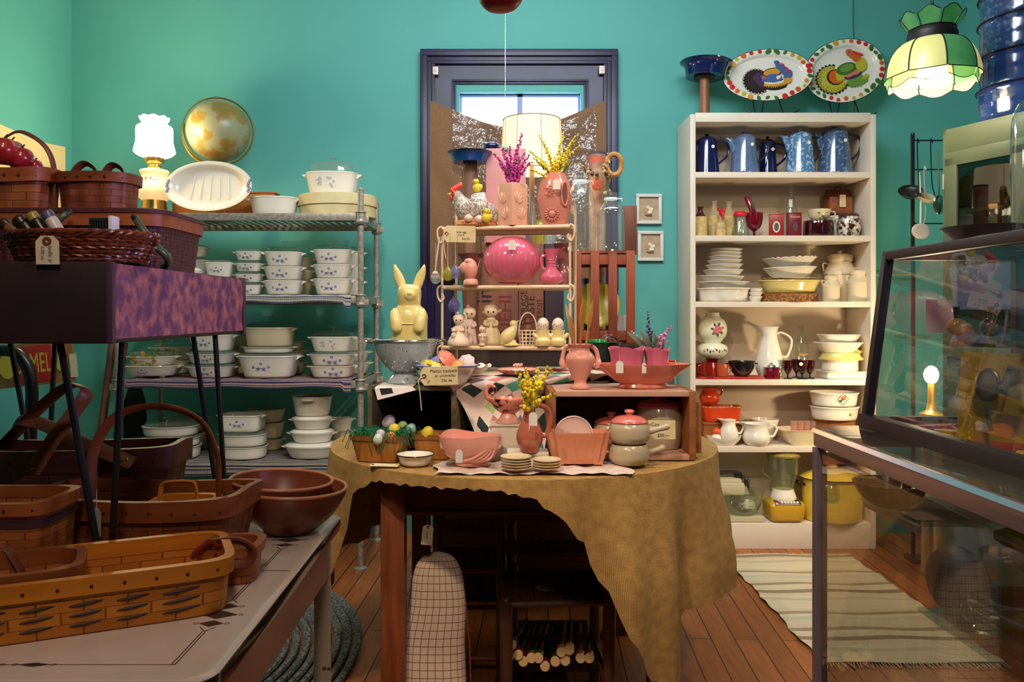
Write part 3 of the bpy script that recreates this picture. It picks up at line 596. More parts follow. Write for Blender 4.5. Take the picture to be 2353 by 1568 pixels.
# milk glass hurricane lamp (lit)
lx=X(355,3.78); t=T('table_lamp','lit milk glass lamp with ruffled white shade and floral base on the top metal shelf','lamp',(lx,3.78,z0)); s=S(1,3.78)
def zz(py): return Z(py,3.78)-z0
opal=mat('opal_base',srgb(240,214,160),.3,emit=(1,.62,.28),estr=.55)
pinkfl=mat('faded_rose_print',srgb(214,140,96),.4)
mb=MB().lathe([(s*26,zz(462)),(s*36,zz(452)),(s*39,zz(438)),(s*34,zz(424)),(s*28,zz(412)),(s*29,zz(402)),(s*32,zz(396)),(s*30,zz(392)),(s*10,zz(388))],32)
rnd=random.Random(3)
for k in range(16): a=rnd.uniform(-.5,.5); zq=rnd.uniform(412,424); mb.ball((s*30*math.sin(a),-s*30.5*math.cos(a),zz(zq)),(.0055,.0025,.0045),1,seg=7,rings=5)
part('base',mb,[opal,pinkfl],t)
gold=mat('lamp_brass',srgb(214,176,96),.22,.9)
part('foot',MB().lathe([(s*33,0),(s*34,.006),(s*30,.012),(s*26,zz(462)+.002)],28),gold,t)
part('burner',MB().lathe([(s*10,zz(390)),(s*14,zz(384)),(s*12,zz(378)),(s*20,zz(372)),(s*21,zz(362)),(s*18,zz(361))],24,flute=(10,.08)),gold,t)
shd=mat('lit_milk_glass',(1,.93,.8),.4,emit=(1,.86,.62),estr=5.5)
def ruf(a,k): return .004*math.sin(9*a) if k>=7 else 0
part('lamp_shade',MB().lathe([(s*20,zz(364)),(s*36,zz(358)),(s*45,zz(350)),(s*44,zz(342)),(s*40,zz(325)),(s*40,zz(300)),(s*38,zz(292)),(s*28,zz(287)),(s*24,zz(284)),(s*31,zz(275)),(s*33,zz(271))],40,cap0=False,cap1=False,wob=ruf),shd,t)
light('lamp_glow','POINT',(lx,3.66,Z(318,3.78)),13,(1,.76,.42),.07)
light('lamp_bulb_left','POINT',(lx,3.78,Z(318,3.78)),9,(1,.82,.5),.03)
# ================================================================ BOOKCASE CONTENTS
def enam(name,c,c2=None,scale=60,lo=.5,hi=.62): return mat(name,c,.13,c2=c2,scale=scale,lo=lo,hi=hi,coat=.5)
def coffeepot(x0,x1,y0,Y,m,label,spout=True,hs=1,hx=18,z=None,rot=0):
    z=SZ[0] if z is None else z; w=S(x1-x0,Y)/2; h=Z(y0,Y)-z; t=T('coffee_pot',label,'coffee pot',(X((x0+x1)/2,Y),Y,z),rot,'enamel coffee pots on the top shelf')
    part('body',MB().lathe(shell([(w*.96,0),(w,.004),(w*.98,.02),(w*.74,h*.82),(w*.72,h*.84),(w*.7,h*.86)],.002),36),m,t)
    l=part('lid',MB().lathe([(w*.72,h*.845),(w*.74,h*.855),(w*.68,h*.87),(w*.45,h*.92),(w*.15,h*.945)],30),m,t)
    part('knob',MB().lathe([(w*.08,h*.93),(w*.1,h*.955),(w*.2,h*.975),(w*.16,h*.995),(w*.02,h)],16),m,l)
    part('handle',MB().tube(bez([(hs*w*.72,0,h*.80),(hs*(w*.9),0,h*.83),(hs*(w+S(hx,Y)),0,h*.76),(hs*(w+S(hx,Y)),0,h*.5),(hs*w*.92,0,h*.30)],20),.0042,8,flat=1.6),black if 'steel' in label or 'pale' in label else m,t)
    if spout: part('spout',MB().loft([(h*.52,w*.16,w*.2,2,-hs*w*.78),(h*.68,w*.2,w*.2,2,-hs*w*.88),(h*.80,w*.26,w*.17,2,-hs*w*.98),(h*.855,w*.30,w*.1,2,-hs*w*1.12)],18),m,t)
    part('price_dot',MB().lathe([(.0001,0),(.0085,0),(.0085,.0008),(.0001,.0008)],14,M=TM(w*.28,-w*.83*.98,h*.66,(PI/2+.12,0,0))),whitepaper,t)
nav=enam('navy_enamel',srgb(22,30,78)); gb_=enam('grey_blue_enamel',srgb(82,104,142),srgb(96,118,156),30,.4,.6)
lb=enam('pale_blue_speckle',srgb(80,124,170),srgb(170,196,220),70,.52,.6); sb=enam('steel_blue_speckle',srgb(62,86,124),srgb(130,150,180),70,.55,.63)
coffeepot(1595,1653,308,4.02,nav,'dark navy enamel coffee pot at the left end of the top shelf')
coffeepot(1678,1744,303,3.98,gb_,'pale grey-blue enamel coffee pot with a spout, second from left on the top shelf')
coffeepot(1741,1786,314,4.07,nav,'small navy enamel coffee pot standing behind the second pot',spout=False)
coffeepot(1805,1873,297,3.99,lb,'pale light blue speckled coffee pot, second from right on the top shelf',hx=14)
coffeepot(1880,1957,290,4.0,sb,'steel blue speckled coffee pot at the right end of the top shelf')
# top of the bookcase: platters, pie pan on a spool
ztop=2.128
def turkey(mb,M,s,kind):
    """a plain painted bird: scalloped fan tail, body, wings, neck, head as flat layered ovals"""
    lay=[1]
    def ov(x,y,a,b,mi,r=0):
        lay[0]+=1; mb.lathe([(.0001,0),(1,0),(.0001,.2)],20,mi,M@TM(x*s,y*s,.0001*lay[0],(0,0,r))@Matrix.Diagonal((a*s,b*s,.001,1)),cap0=False,cap1=False)
    if kind==0:
        for k in range(17):
            a=math.radians(58+k*15); ov(-.40+.44*math.cos(a),-.17+.44*math.sin(a),.075,.06,4,a); ov(-.40+.47*math.cos(a),-.17+.47*math.sin(a),.035,.018,6,a)
        ov(-.36,-.17,.42,.43,1); ov(-.28,-.12,.26,.27,10); ov(-.12,-.1,.15,.13,7); ov(-.08,-.08,.13,.08,3,-.3)
        ov(.20,.12,.36,.17,4,.1); ov(.20,.12,.33,.14,2,.1); ov(.22,-.38,.44,.19,4); ov(.22,-.36,.42,.14,2)
        for k in range(10): ov(-.14+.08*k,-.50+.012*abs(k-4.5),.03,.05,4)
        ov(.2,-.26,.36,.09,6); ov(.2,-.2,.33,.08,4); ov(.20,-.12,.32,.17,7); ov(.38,-.1,.10,.06,6,.5)
        ov(.70,-.20,.16,.17,2); 
        for x,y,a,b in ((.74,-.02,.15,.2),(.66,.12,.15,.16),(.55,.25,.13,.14),(.46,.36,.12,.12),(.42,.46,.12,.09)): ov(x,y,a,b,7,-.6)
        ov(.56,.42,.08,.03,11,-.5); ov(.63,.36,.03,.08,8,.4); ov(.74,.16,.03,.2,8,.5); ov(.45,.47,.025,.025,4)
    else:
        for k in range(19):
            a=math.radians(62+k*14); ov(-.42+.45*math.cos(a),-.1+.43*math.sin(a),.07,.05,4,a); ov(-.42+.39*math.cos(a),-.1+.37*math.sin(a),.09,.045,5,a); ov(-.42+.39*math.cos(a),-.1+.37*math.sin(a),.02,.02,4,a)
        ov(-.38,-.1,.33,.33,5); ov(-.32,-.08,.26,.26,4); ov(-.29,-.08,.23,.23,3); ov(-.2,-.1,.16,.15,5)
        for k in range(7): ov(-.02+.09*k,-.5+.02*abs(k-3),.05,.13,12,.2*(3-k)*.5)
        ov(.22,-.38,.26,.13,12); ov(.2,-.2,.28,.13,10); ov(.2,-.16,.26,.09,11); ov(.10,.05,.32,.19,9); ov(.12,.07,.22,.12,12); ov(.56,0,.17,.22,5,-.5); ov(.62,.1,.13,.12,5)
        for x,y,a,b in ((.52,.28,.14,.14),(.46,.40,.13,.13),(.40,.50,.12,.11)): ov(x,y,a,b,3,-.7)
        ov(.60,.38,.16,.045,8,-.75); ov(.66,.36,.12,.03,3,-.7); ov(.40,.51,.04,.03,7)
        ov(.52,-.40,.12,.05,5,.2)
def platter(px,py,a_,b_,Y,tilt,kind,label,lean):
    a,b=S(a_,Y)/2,S(b_,Y)/2; t=T('turkey_platter',label,'platter',(X(px,Y),Y,ztop)); M=TM(0,0,Z(py,Y)-ztop)@Matrix.Rotation(tilt,4,'Y')@Matrix.Rotation(math.radians(90-lean),4,'X')
    mb=MB().loft([(0,a*.74,b*.70),(0,a*.78,b*.74),(.014,a*.84,b*.82),(.017,a*.99,b*.99),(.019,a,b),(.0195,a*.99,b*.99),(.0185,a*.84,b*.815),(.004,a*.78,b*.73),(.003,a*.01,b*.01)],60,0,M)
    mb.tube([M@Vector((a*math.cos(2*PI*i/60),b*math.sin(2*PI*i/60),.018)) for i in range(60)],.0022,6,1,closed=True)
    turkey(mb,M@TM(0,0,.0040),b*1.0,kind)
    rnd=random.Random(kind+5)
    for k in range(30):
        an=2*PI*k/30; q=.91+rnd.uniform(-.025,.025); mi=[8,9,3,9,2,8,9,5][(k*5+kind)%8]; r=(.0125 if mi in(8,3,2) else .0105)*rnd.uniform(.8,1.25)
        mb.lathe([(.0001,0),(1,0),(.0001,.4)],12,mi,M@TM(a*q*math.cos(an),b*q*math.sin(an),.0212,(0,0,rnd.uniform(0,3)))@Matrix.Diagonal((r*(1 if mi!=9 else 1.5),r,.003,1)),cap0=False,cap1=False)
    part('dish',mb,[white,mat('paint_brown_black',srgb(48,30,34),.3),mat('paint_ochre',srgb(214,150,50),.3),mat('paint_orange',srgb(214,96,36),.3),mat('paint_black',srgb(20,20,16),.3),mat('paint_lime',srgb(190,180,50),.3),mat('paint_cream',srgb(238,226,196),.3),mat('paint_blue',srgb(74,100,160),.3),mat('paint_red',srgb(206,40,36),.3),mat('paint_green',srgb(60,110,40),.3),mat('paint_violet',srgb(70,50,90),.3),mat('paint_salmon',srgb(220,120,90),.3),mat('paint_bright_green',srgb(110,150,60),.3)],t)
    part('price_tag',MB().box((0,0,0),(.035,.001,.018)),whitepaper,t,loc=(a*.42,-.03,Z(py,Y)-ztop-b*.72),rot=(0,-.2,0))
    e=MB(); zb=.002
    for sx in (-.07,.07):
        e.tube(bez([(sx*1.9,-.075,.028),(sx*1.5,-.085,.012),(sx*1.1,-.07,zb+.002),(sx,-.03,.03),(sx*.9,.02,.12),(sx*.5,.04,.2)],24),.0032,7)
        e.tube([(sx*1.2,-.06,zb+.002),(sx*.9,.08,zb+.002)],.003,7)
    e.tube([(0,.03,.15),(0,.10,zb)],.0028,7); part('easel',e,wire,t)
platter(1762,176,208,128,4.02,-.09,0,'oval enamel platter with a blue-necked brown turkey and fruit border, left of the pair',12)
platter(1938,166,186,150,4.07,-.36,1,'oval enamel platter with a red-headed green and yellow turkey, right of the pair',10)
# wall wire right of platter
one('hanging_wire',MB().tube(bez([(0,0,0),(.006,0,.3),(-.004,0,.55),(.0,0,.82)],12),.0018,6),wire,'thin black wire hanging down the wall behind the right turkey platter','wire',(X(1962,4.14),4.14,2.13))
t=T('wooden_spool','tall brown wooden spool standing at the left end on top of the bookcase','spool',(X(1619,4.0),4.0,ztop)); hs=Z(178,4.0)-ztop
part('shaft',MB().lathe([(S(11,4),.006),(S(11,4),hs*.45),(S(10.5,4),hs*.5),(S(11,4),hs-.006)],18),wood('spool_wood',srgb(166,106,70),srgb(130,76,48),2),t)
part('flange',MB().lathe([(S(31,4),0),(S(31,4),.007),(.01,.0075)],26),mat('dark_flange',srgb(60,40,30),.6),t); part('flange',MB().lathe([(S(24,4),hs-.006),(S(24,4),hs)],26),mat('dark_flange',srgb(60,40,30),.6),t)
one('pie_pan',MB().lathe(shell([(S(44,4),0),(S(50,4),S(24,4)),(S(58,4),S(30,4)),(S(60,4),S(32,4)),(S(59,4),S(33,4))],.0015),44),nav,'dark blue enamel pie pan on the wooden spool above the bookcase','pan',(X(1621,4.0),4.0,ztop+hs+.001),rot=(.0,.06,0))
# ---- generic bottle
def bottle(name,px,Y,z,w,h,pr,m,label,cat='bottle',lab=None,group=None,extra=None,n=2):
    r=S(w,Y)/2; hh=S(h,Y); t=T(name,label,cat,(X(px,Y),Y,z),0,group)
    b=MB(); b.loft([(q[1]*hh,q[0]*r,q[0]*r,(n if q[0]>.7 else 2)) for q in pr],28); part('body',b,m,t)
    if lab:
        z0,z1,c,txt=lab; mb=MB(); seg=14
        vs=[];fs=[]
        for i in range(seg+1):
            a=-PI/2+(-1.0+2.0*i/seg)
            for zq in (z0,z1): vs.append((r*1.05*math.cos(a),r*1.05*math.sin(a),zq*hh))
        fs=[(2*i,2*i+2,2*i+3,2*i+1) for i in range(seg)]; mb.add(vs,fs)
        lo=part('paper_label',mb,c,t)
        if txt: mb=MB().text(txt,r*.55,TM(0,-r*1.05,(z0+z1)/2*hh)@UP); part('lettering',mb,ink,lo)
    return t
zs=SZ[1]
amber=glass('amber_vinegar_glass',(.85,.72,.45),.2,body=.35); plum=mat('plum_glass',srgb(70,30,40),.15)
BP=[(.95,0),(1,.03),(1,.55),(.85,.66),(.42,.80),(.36,.86),(.36,.95),(.44,.955),(.44,1.0)]
papl=mat('faded_label',srgb(214,188,128),.8,c2=srgb(190,160,98),scale=60)
bottle('vinegar_bottle',1609,3.97,zs,32,70,BP,plum,'plum bottle with a long cream paper label, left end of the second bookcase shelf',lab=(.02,.66,papl,''))
bottle('vinegar_bottle',1641,4.05,zs,34,86,BP,amber,'tall cream-labelled cork bottle, left one of the rear pair, second bookcase shelf',lab=(.05,.6,papl,''),group=None)
bottle('vinegar_bottle',1675,4.05,zs,34,85,BP,amber,'tall cream-labelled cork bottle, right one of the rear pair, second bookcase shelf',lab=(.05,.6,papl,''))
bt=bottle('vinegar_bottle',1656,3.96,zs,24,64,[(.95,0),(1,.04),(1,.5),(.4,.62),(.3,.7),(.3,1)],amber,'small labelled bottle tied with a red bow, in front of the two tall cork bottles',lab=(.02,.5,papl,''))
redf=mat('red_ribbon',srgb(200,24,40),.5)
mb=MB()
for k in range(7): mb.ball((.008*math.cos(k*2.3),-.01,S(62,3.96)+.012*math.sin(k*1.9)-.01),(.013,.007,.011),rot=(k,0,k*.7))
mb.tube(bez([(0,-.01,S(60,3.96)),(.008,-.018,S(48,3.96)),(.004,-.016,S(40,3.96))],8),.006); part('bow',mb,redf,bt)
t=T('syrup_pitcher','clear glass syrup pitcher with a red plastic lid and handle, second bookcase shelf','pitcher',(X(1701,3.97),3.97,zs)); s=S(1,3.97)
part('body',MB().lathe(shell([(s*19,0),(s*20,.006),(s*17,s*20),(s*13,s*40),(s*14,s*50)],.0015),26),clear,t)
redp=mat('red_plastic',srgb(206,30,44),.3)
l=part('lid',MB().lathe([(s*15,s*48),(s*16,s*52),(s*12,s*58),(s*3,s*59)],22),redp,t); part('handle',MB().tube(bez([(s*10,0,s*54),(s*26,0,s*48),(s*34,0,s*30),(s*36,0,s*18)],14),.005,8,flat=1.5),redp,t)
ruby=mat('ruby_glass',srgb(110,10,30),.12,coat=.5); rubyd=mat('dark_ruby',srgb(52,8,16),.1,coat=.5)
t=T('goblet','red ridged glass goblet holding red-handled tools, second bookcase shelf','goblet',(X(1733,3.98),3.98,zs)); s=S(1,3.98)
part('bowl',MB().lathe(shell([(s*4,s*14),(s*14,s*22),(s*19,s*36),(s*20,s*52),(s*20,s*56)],.002),26,flute=(26,.03)),ruby,t); part('stem',MB().lathe([(s*14,0),(s*13,.003),(s*3,s*4),(s*3,s*15)],20),ruby,t)
for dx,m,l_,hx in ((-4,ruby,'deep red flat-handled utensil leaning in the red goblet',1714),(3,black,'black flat-handled utensil leaning in the red goblet',1722)):
    one('utensil',MB().box((0,0,S(26,3.98)),(S(10,3.98),.008,S(66,3.98)),bev=.003),m,l_,'utensil',(X(1738+dx,3.98),3.98-.008+.016*(dx>0),zs+S(40,3.98)),rot=(0,-.38,0))
def tin(x0,x1,y0,Y,z,c,label,txt,name='tobacco_tin',rz=.25,emb=None):
    w=S(x1-x0,Y)*.86; h=Z(y0,Y)-z; t=T(name,label,'tin',(X((x0+x1)/2,Y),Y,z),rz)
    part('body',MB().box((0,0,h/2),(w,w*.55,h*.985),bev=.004),c,t); part('lid',MB().box((0,0,h-.004),(w*1.015,w*.57,.008),bev=.003),c,t)
    mb=MB().loft([(0,w*.25,h*.24),(.0008,w*.25,h*.24)],24,0,TM(0,-w*.276,h*.42)@UP).loft([(.0006,w*.16,h*.18),(.0016,w*.16,h*.18)],24,1,TM(0,-w*.276,h*.42)@UP)
    part('emblem',mb,[mat('tin_cream',srgb(226,210,180),.5) if emb is None else c,mat('tin_grey',srgb(80,76,84),.5)],t)
    if txt: part('lettering',MB().text(txt,w*.3,TM(0,-w*.279,h*.82)@UP),mat('tin_lettering',srgb(224,170,140),.5),t)
tin(1765,1803,491,3.97,zs,mat('tin_red',srgb(150,30,26),.35),'red tobacco tin with a cream oval emblem, left of two on the second bookcase shelf','',rz=-.3)
tin(1806,1842,489,3.97,zs,mat('tin_maroon',srgb(120,24,40),.35),'maroon tobacco tin with curly lettering, right of two on the second bookcase shelf','Velvet',rz=0,emb=1)
bt=bottle('soda_bottle',1817,4.06,zs,33,119,[(.9,0),(1,.03),(1,.42),(.8,.6),(.42,.75),(.3,.86),(.3,.96),(.38,.965),(.38,1)],glass('soda_glass',(.86,.9,.84),.3,body=.05),'tall clear soda bottle with orange lettering behind the maroon tin')
part('lettering',MB().text('Frostie',.022,TM(0,-S(17,4.06),S(52,4.06))@UP),mat('orange_lettering',srgb(196,84,30),.5),bt); part('price_sticker',MB().box((-.012,-S(14,4.06),S(80,4.06)),(.018,.002,.04)),whitepaper,bt)
s=S(1,3.98)
one('dark_bowl',MB().lathe(shell([(s*30,0),(s*33,.006),(s*33,s*30),(s*32,s*36),(s*33,s*37)],.004),36,flute=(30,.012)),rubyd,'near-black ruby ridged bowl on the second bookcase shelf','bowl',(X(1880,3.98),3.98,zs))
t=T('face_mug','cream pottery mug moulded as a winking face, stacked on the dark ruby bowl','mug',(X(1882,3.98),3.98,zs+s*38)); part('body',MB().lathe(shell([(s*15,0),(s*21,s*8),(s*25,s*20),(s*27,s*25)],.003),28).ball((0,-s*24,s*12),(s*3,s*4,s*4)),cream,t)
mb=MB().tube([(-s*12,-s*20.5,s*16),(-s*9,-s*22.5,s*18),(-s*6,-s*23.5,s*16)],.0012,5).tube([(s*5,-s*24,s*17),(s*9,-s*22.5,s*16),(s*12,-s*21,s*17)],.0012,5).tube([(-s*8,-s*20,s*5),(0,-s*22,s*3),(s*8,-s*20.5,s*6)],.0012,5).ball((-s*9,-s*22,s*15),(.003,.002,.003)); part('painted_features',mb,mat('feature_brown',srgb(70,40,30),.5),t)
part('handle',MB().tube(bez([(s*20,0,s*21),(s*36,0,s*20),(s*34,0,s*9),(s*19,0,s*8)],14),.0035),cream,t)
one('white_jar',MB().lathe(shell([(s*22,0),(s*25,.01),(s*26,s*40),(s*22,s*48),(s*23,s*54)],.004),30),white,'plain white jar under the house-shaped tin at the back of the second bookcase shelf','jar',(X(1925,4.07),4.07,zs))
t=T('house_tin','small brown house-shaped tin with a tag on top of a white jar, second bookcase shelf','tin',(X(1925,4.07),4.07,zs+S(54,4.07)+.006)); s=S(1,4.07)
bkm=uvmat('tiny_bricks','weave',[srgb(150,80,44),srgb(126,62,36),srgb(190,150,110)],160,160,.4,.2)
part('body',MB().box((0,0,s*19),(s*52,s*36,s*38),bev=.002),bkm,t)
mb=MB().prism([(-s*18,s*36),(s*18,s*36),(0,s*56)],s*56,0,Matrix.Rotation(PI/2,4,'Z')); r_=part('roof',mb,mat('tin_roof',srgb(96,34,30),.3),t); part('knob',MB().tube(arc((0,0,s*57),s*7,0,PI,8),.002),mat('tin_roof',(0,0,0)),r_)
part('price_tag',MB().box((s*2,-s*22,s*28),(s*14,.001,s*28)),paper,t)
t=T('speckled_jar','brown and white speckled drip-glaze jar at the right end, second bookcase shelf','jar',(X(1950,3.96),3.96,zs)); s=S(1,3.96)
part('body',MB().lathe([(s*20,0),(s*22,.01),(s*25,s*14),(s*26,s*26),(s*24,s*38),(s*22,s*46)],32),[mat('drip_glaze',srgb(60,28,24),.12,c2=srgb(226,214,198),scale=45,lo=.45,hi=.6,coat=.5)],t)
part('lid',MB().lathe([(s*22,s*46),(s*23,s*50),(s*18,s*54)],28),mat('dark_jar_lid',srgb(80,50,44),.2),t)
# ---- shelf 3: plates
zs=SZ[2]
def plate(px,Y,z,w,h,label,m=None,group=None,base=.72,flute=None,wob=None,n=2,rot=(0,0,0),name='plate',cat='plate',sy=.9,loc=None):
    m=m or white; r=S(w,Y)/2; hh=S(h,Y)
    mb=MB().loft([(0,r*base*.9,r*base*.9*sy,n),(hh*.1,r*base,r*base*sy,n),(hh*.8,r*.93,r*.93*sy,n),(hh*.95,r,r*sy,n),(hh,r*.99,r*.99*sy,n),(hh*.85,r*.92,r*.92*sy,n),(hh*.25,r*base*.92,r*base*.92*sy,n),(hh*.2,r*.02,r*.02,n)],56,flute=flute,wob=wob)
    one(name,mb,m,label,cat,(X(px,Y),Y,z),group=group,rot=rot); return z+hh
g3='white plates in the left pile, third bookcase shelf'
z=plate(1662,3.99,zs,128,31,'wide fluted white pie dish, lowest of the left pile on the third bookcase shelf',flute=(44,.02,lambda q:1 if .1<q<.6 else .2),base=.86,name='pie_dish',cat='dish')
z=plate(1661,4.0,z-.012,122,20,'white rimmed bowl second from the bottom of the left plate pile',name='shallow_bowl',cat='bowl')
z=plate(1657,4.0,z-.010,104,18,'white plate third from the bottom of the left plate pile',rot=(0,.02,0))
z=plate(1661,4.0,z-.006,88,17,'white square-rimmed plate in the middle of the left plate pile',n=3)
for k,(w_,h_) in enumerate(((86,12),(82,10),(78,9),(76,8),(76,8))):
    z=plate(1664+k,4.0,z-.006,w_,h_+3,'%s of the five small tilted white plates topping the left pile'%['lowest','second','third','fourth','topmost'][k],rot=(0,-.03+.01*k,0))
z=zs
for k in range(3): z=plate(1736,3.93,z-(.006 if k else 0),31,12,'%s of three tiny stacked white ramekins'%['lowest','middle','topmost'][k],name='ramekin',cat='ramekin',base=.7,sy=1)
s=S(1,3.98)
one('bark_board',MB().lathe([(s*64,0),(s*66,.004),(s*64,s*9),(s*65,s*18),(s*63,s*18.5)],64,flute=(37,.012),sy=.75),mat('bark',srgb(70,40,20),.8,c2=srgb(180,120,60),scale=120,bump=.8),'round board with dark bark edge under the yellow baker','board',(X(1812,3.98),3.98,zs))
z=zs+s*19
z=plate(1813,3.98,z,142,30,'pale yellow oval baker with ring ribs on the bark board',m=mat('pale_yellow_glaze',srgb(226,206,130),.15,coat=.4),base=.78,name='oval_baker',cat='baker',sy=.7)
z=plate(1813,3.98,z-.006,118,8,'cream ruffled-edge plate on the yellow baker',m=cream,wob=lambda a,k:.0025*math.sin(22*a) if k in(3,4) else 0)
z=plate(1815,3.98,z+.001,120,24,'white rimmed pie pan between two ruffled dishes',name='pie_dish',cat='dish',rot=(0,-.03,0),base=.68)
z=plate(1815,3.98,z-.004,122,24,'white ruffled pie dish, topmost of the middle pile on the third bookcase shelf',name='pie_dish',cat='dish',wob=lambda a,k:.004*math.sin(24*a) if k in(3,4) else 0,rot=(0,-.04,0),base=.65)
def canister(px,Y,w,h,label,loop=True):
    s=S(1,Y); r=s*w/2; hh=s*h; t=T('milk_can_canister',label,'canister',(X(px,Y),Y,zs))
    part('body',MB().lathe([(r*.93,0),(r*.96,.004),(r*.96,hh*.52),(r,hh*.53),(r,hh*.56),(r*.9,hh*.62),(r*.7,hh*.74),(r*.66,hh*.78)],32),mat('matt_cream',srgb(216,198,168),.4),t)
    l=part('lid',MB().lathe([(r*.66,hh*.77),(r*.72,hh*.79),(r*.76,hh*.82),(r*.74,hh*.9),(r*.5,hh*.93),(r*.1,hh*.94)],28),mat('matt_cream',(0,0,0)),t)
    if loop: part('lid_handle',MB().tube([(-r*.3,0,hh*.92),(-r*.3,0,hh*.99),(r*.3,0,hh*.99),(r*.3,0,hh*.92)],.0025),mat('matt_cream',(0,0,0)),l)
    else: part('knob',MB().lathe([(r*.12,hh*.93),(r*.12,hh*.99),(r*.14,hh)],12),mat('matt_cream',(0,0,0)),l)
    for sx in (-1,1): part('handle',MB().tube(bez([(sx*r*.72,0,hh*.74),(sx*r*1.05,0,hh*.75),(sx*r*1.0,0,hh*.6)],8),.004),mat('matt_cream',(0,0,0)),t)
canister(1930,4.07,74,118,'tall cream milk-can canister standing behind two smaller ones',False)
canister(1910,3.94,40,64,'small cream milk-can canister, left front of three')
canister(1972,3.96,50,78,'medium cream milk-can canister at the right end of the third bookcase shelf')
# ---- shelf 4
zs=SZ[3]
t=T('hurricane_lamp','white milk glass hurricane lamp with a painted pink rose, left on the fourth bookcase shelf','lamp',(X(1637,4.04),4.04,zs)); s=S(1,4.04)
zq=lambda py:Z(py,4.04)-zs
milk=mat('milk_glass',srgb(226,228,206),.12,coat=.4); rose=mat('rose_pink',srgb(206,100,120),.4); leaf=mat('rose_leaf',srgb(60,96,44),.5)
part('foot',MB().lathe([(s*16,0),(s*17,.01),(s*10,s*22),(s*14,s*40),(s*20,s*54)],28),mat('red_brown_glass',srgb(120,24,20),.15),t)
mb=MB().lathe([(s*16,zq(824)),(s*30,zq(816)),(s*35,zq(805)),(s*31,zq(794)),(s*18,zq(788))],36)
for k in range(9):
    a=-.75+.19*k; mb.ball((s*34*math.sin(a),-s*34*math.cos(a),zq(805)+.004*math.sin(k*2)),(.008,.003,.006),2 if k%3 else 1,rot=(0,k,0))
part('base_globe',mb,[milk,rose,leaf],t)
mb=MB().lathe([(s*18,zq(788)),(s*22,zq(783)),(s*31,zq(770)),(s*33,zq(755)),(s*28,zq(738)),(s*17,zq(728)),(s*15,zq(721)),(s*17,zq(719))],36)
for k in range(9): a=k*2.4; q=.004*k**.5; mb.ball((q*1.6*math.cos(a)+.006,-s*33.2,zq(757)+q*1.6*math.sin(a)),(.009,.004,.008),1)
for k in range(7): a=k*.9+.3; mb.ball((.006+.024*math.cos(a),-s*31.5,zq(757)+.026*math.sin(a)),(.010,.003,.006),2,rot=(0,-a,0))
part('globe_shade',mb,[milk,rose,leaf],t)
one('red_tray',MB().box((0,0,.006),(S(146,3.95),.13,.012),bev=.004),mat('red_tray',srgb(170,40,26),.4),'flat red rectangular tray under the cups on the fourth bookcase shelf','tray',(X(1675,3.96),3.965,zs))
zt=zs+.0125
def cup(px,Y,w,h,m,label,hs=1,z=None,name='glass_cup'):
    s=S(1,Y); r=s*w/2; t=T(name,label,'cup',(X(px,Y),Y,z if z is not None else zt)); hh=s*h
    part('body',MB().lathe(shell([(r*.85,0),(r*.95,.004),(r,hh*.6),(r*.98,hh)],.002),26),m,t); part('handle',MB().tube(arc((hs*r*.95,0,hh*.55),hh*.32,-PI/2,PI/2,10) if hs>0 else arc((hs*r*.95,0,hh*.55),hh*.32,PI/2,PI*1.5,10),.0028),m,t)
ambr=glass('amber_red_glass',(.7,.14,.06),.3,body=.55); rr=mat('brick_red_glass',srgb(130,24,20),.12,coat=.5)
cup(1629,3.92,32,32,rr,'brick red glass mug, centre one of three on the red tray',-1)
cup(1659,3.92,26,28,ambr,'amber-orange glass cup, right one on the red tray')
cup(1612,4.02,26,32,rr,'dark red glass mug at the left end, partly behind another mug',-1,z=zs)
s=S(1,3.94); t=T('handled_bowl','black glazed bowl with two small side handles on the red tray','bowl',(X(1704,3.94),3.94,zt)); part('body',MB().lathe(shell([(s*14,0),(s*17,s*3),(s*27,s*18),(s*30,s*33),(s*31,s*35)],.003),36),mat('black_glaze',(.012,.008,.01),.08,coat=.5),t)
for sx in (-1,1): part('handle',MB().tube(arc((sx*s*31,0,s*29),s*6,-PI/2,PI/2,8,'xy') if sx>0 else arc((sx*s*31,0,s*29),s*6,PI/2,PI*1.5,8,'xy'),.003),mat('black_glaze',(0,0,0)),t)
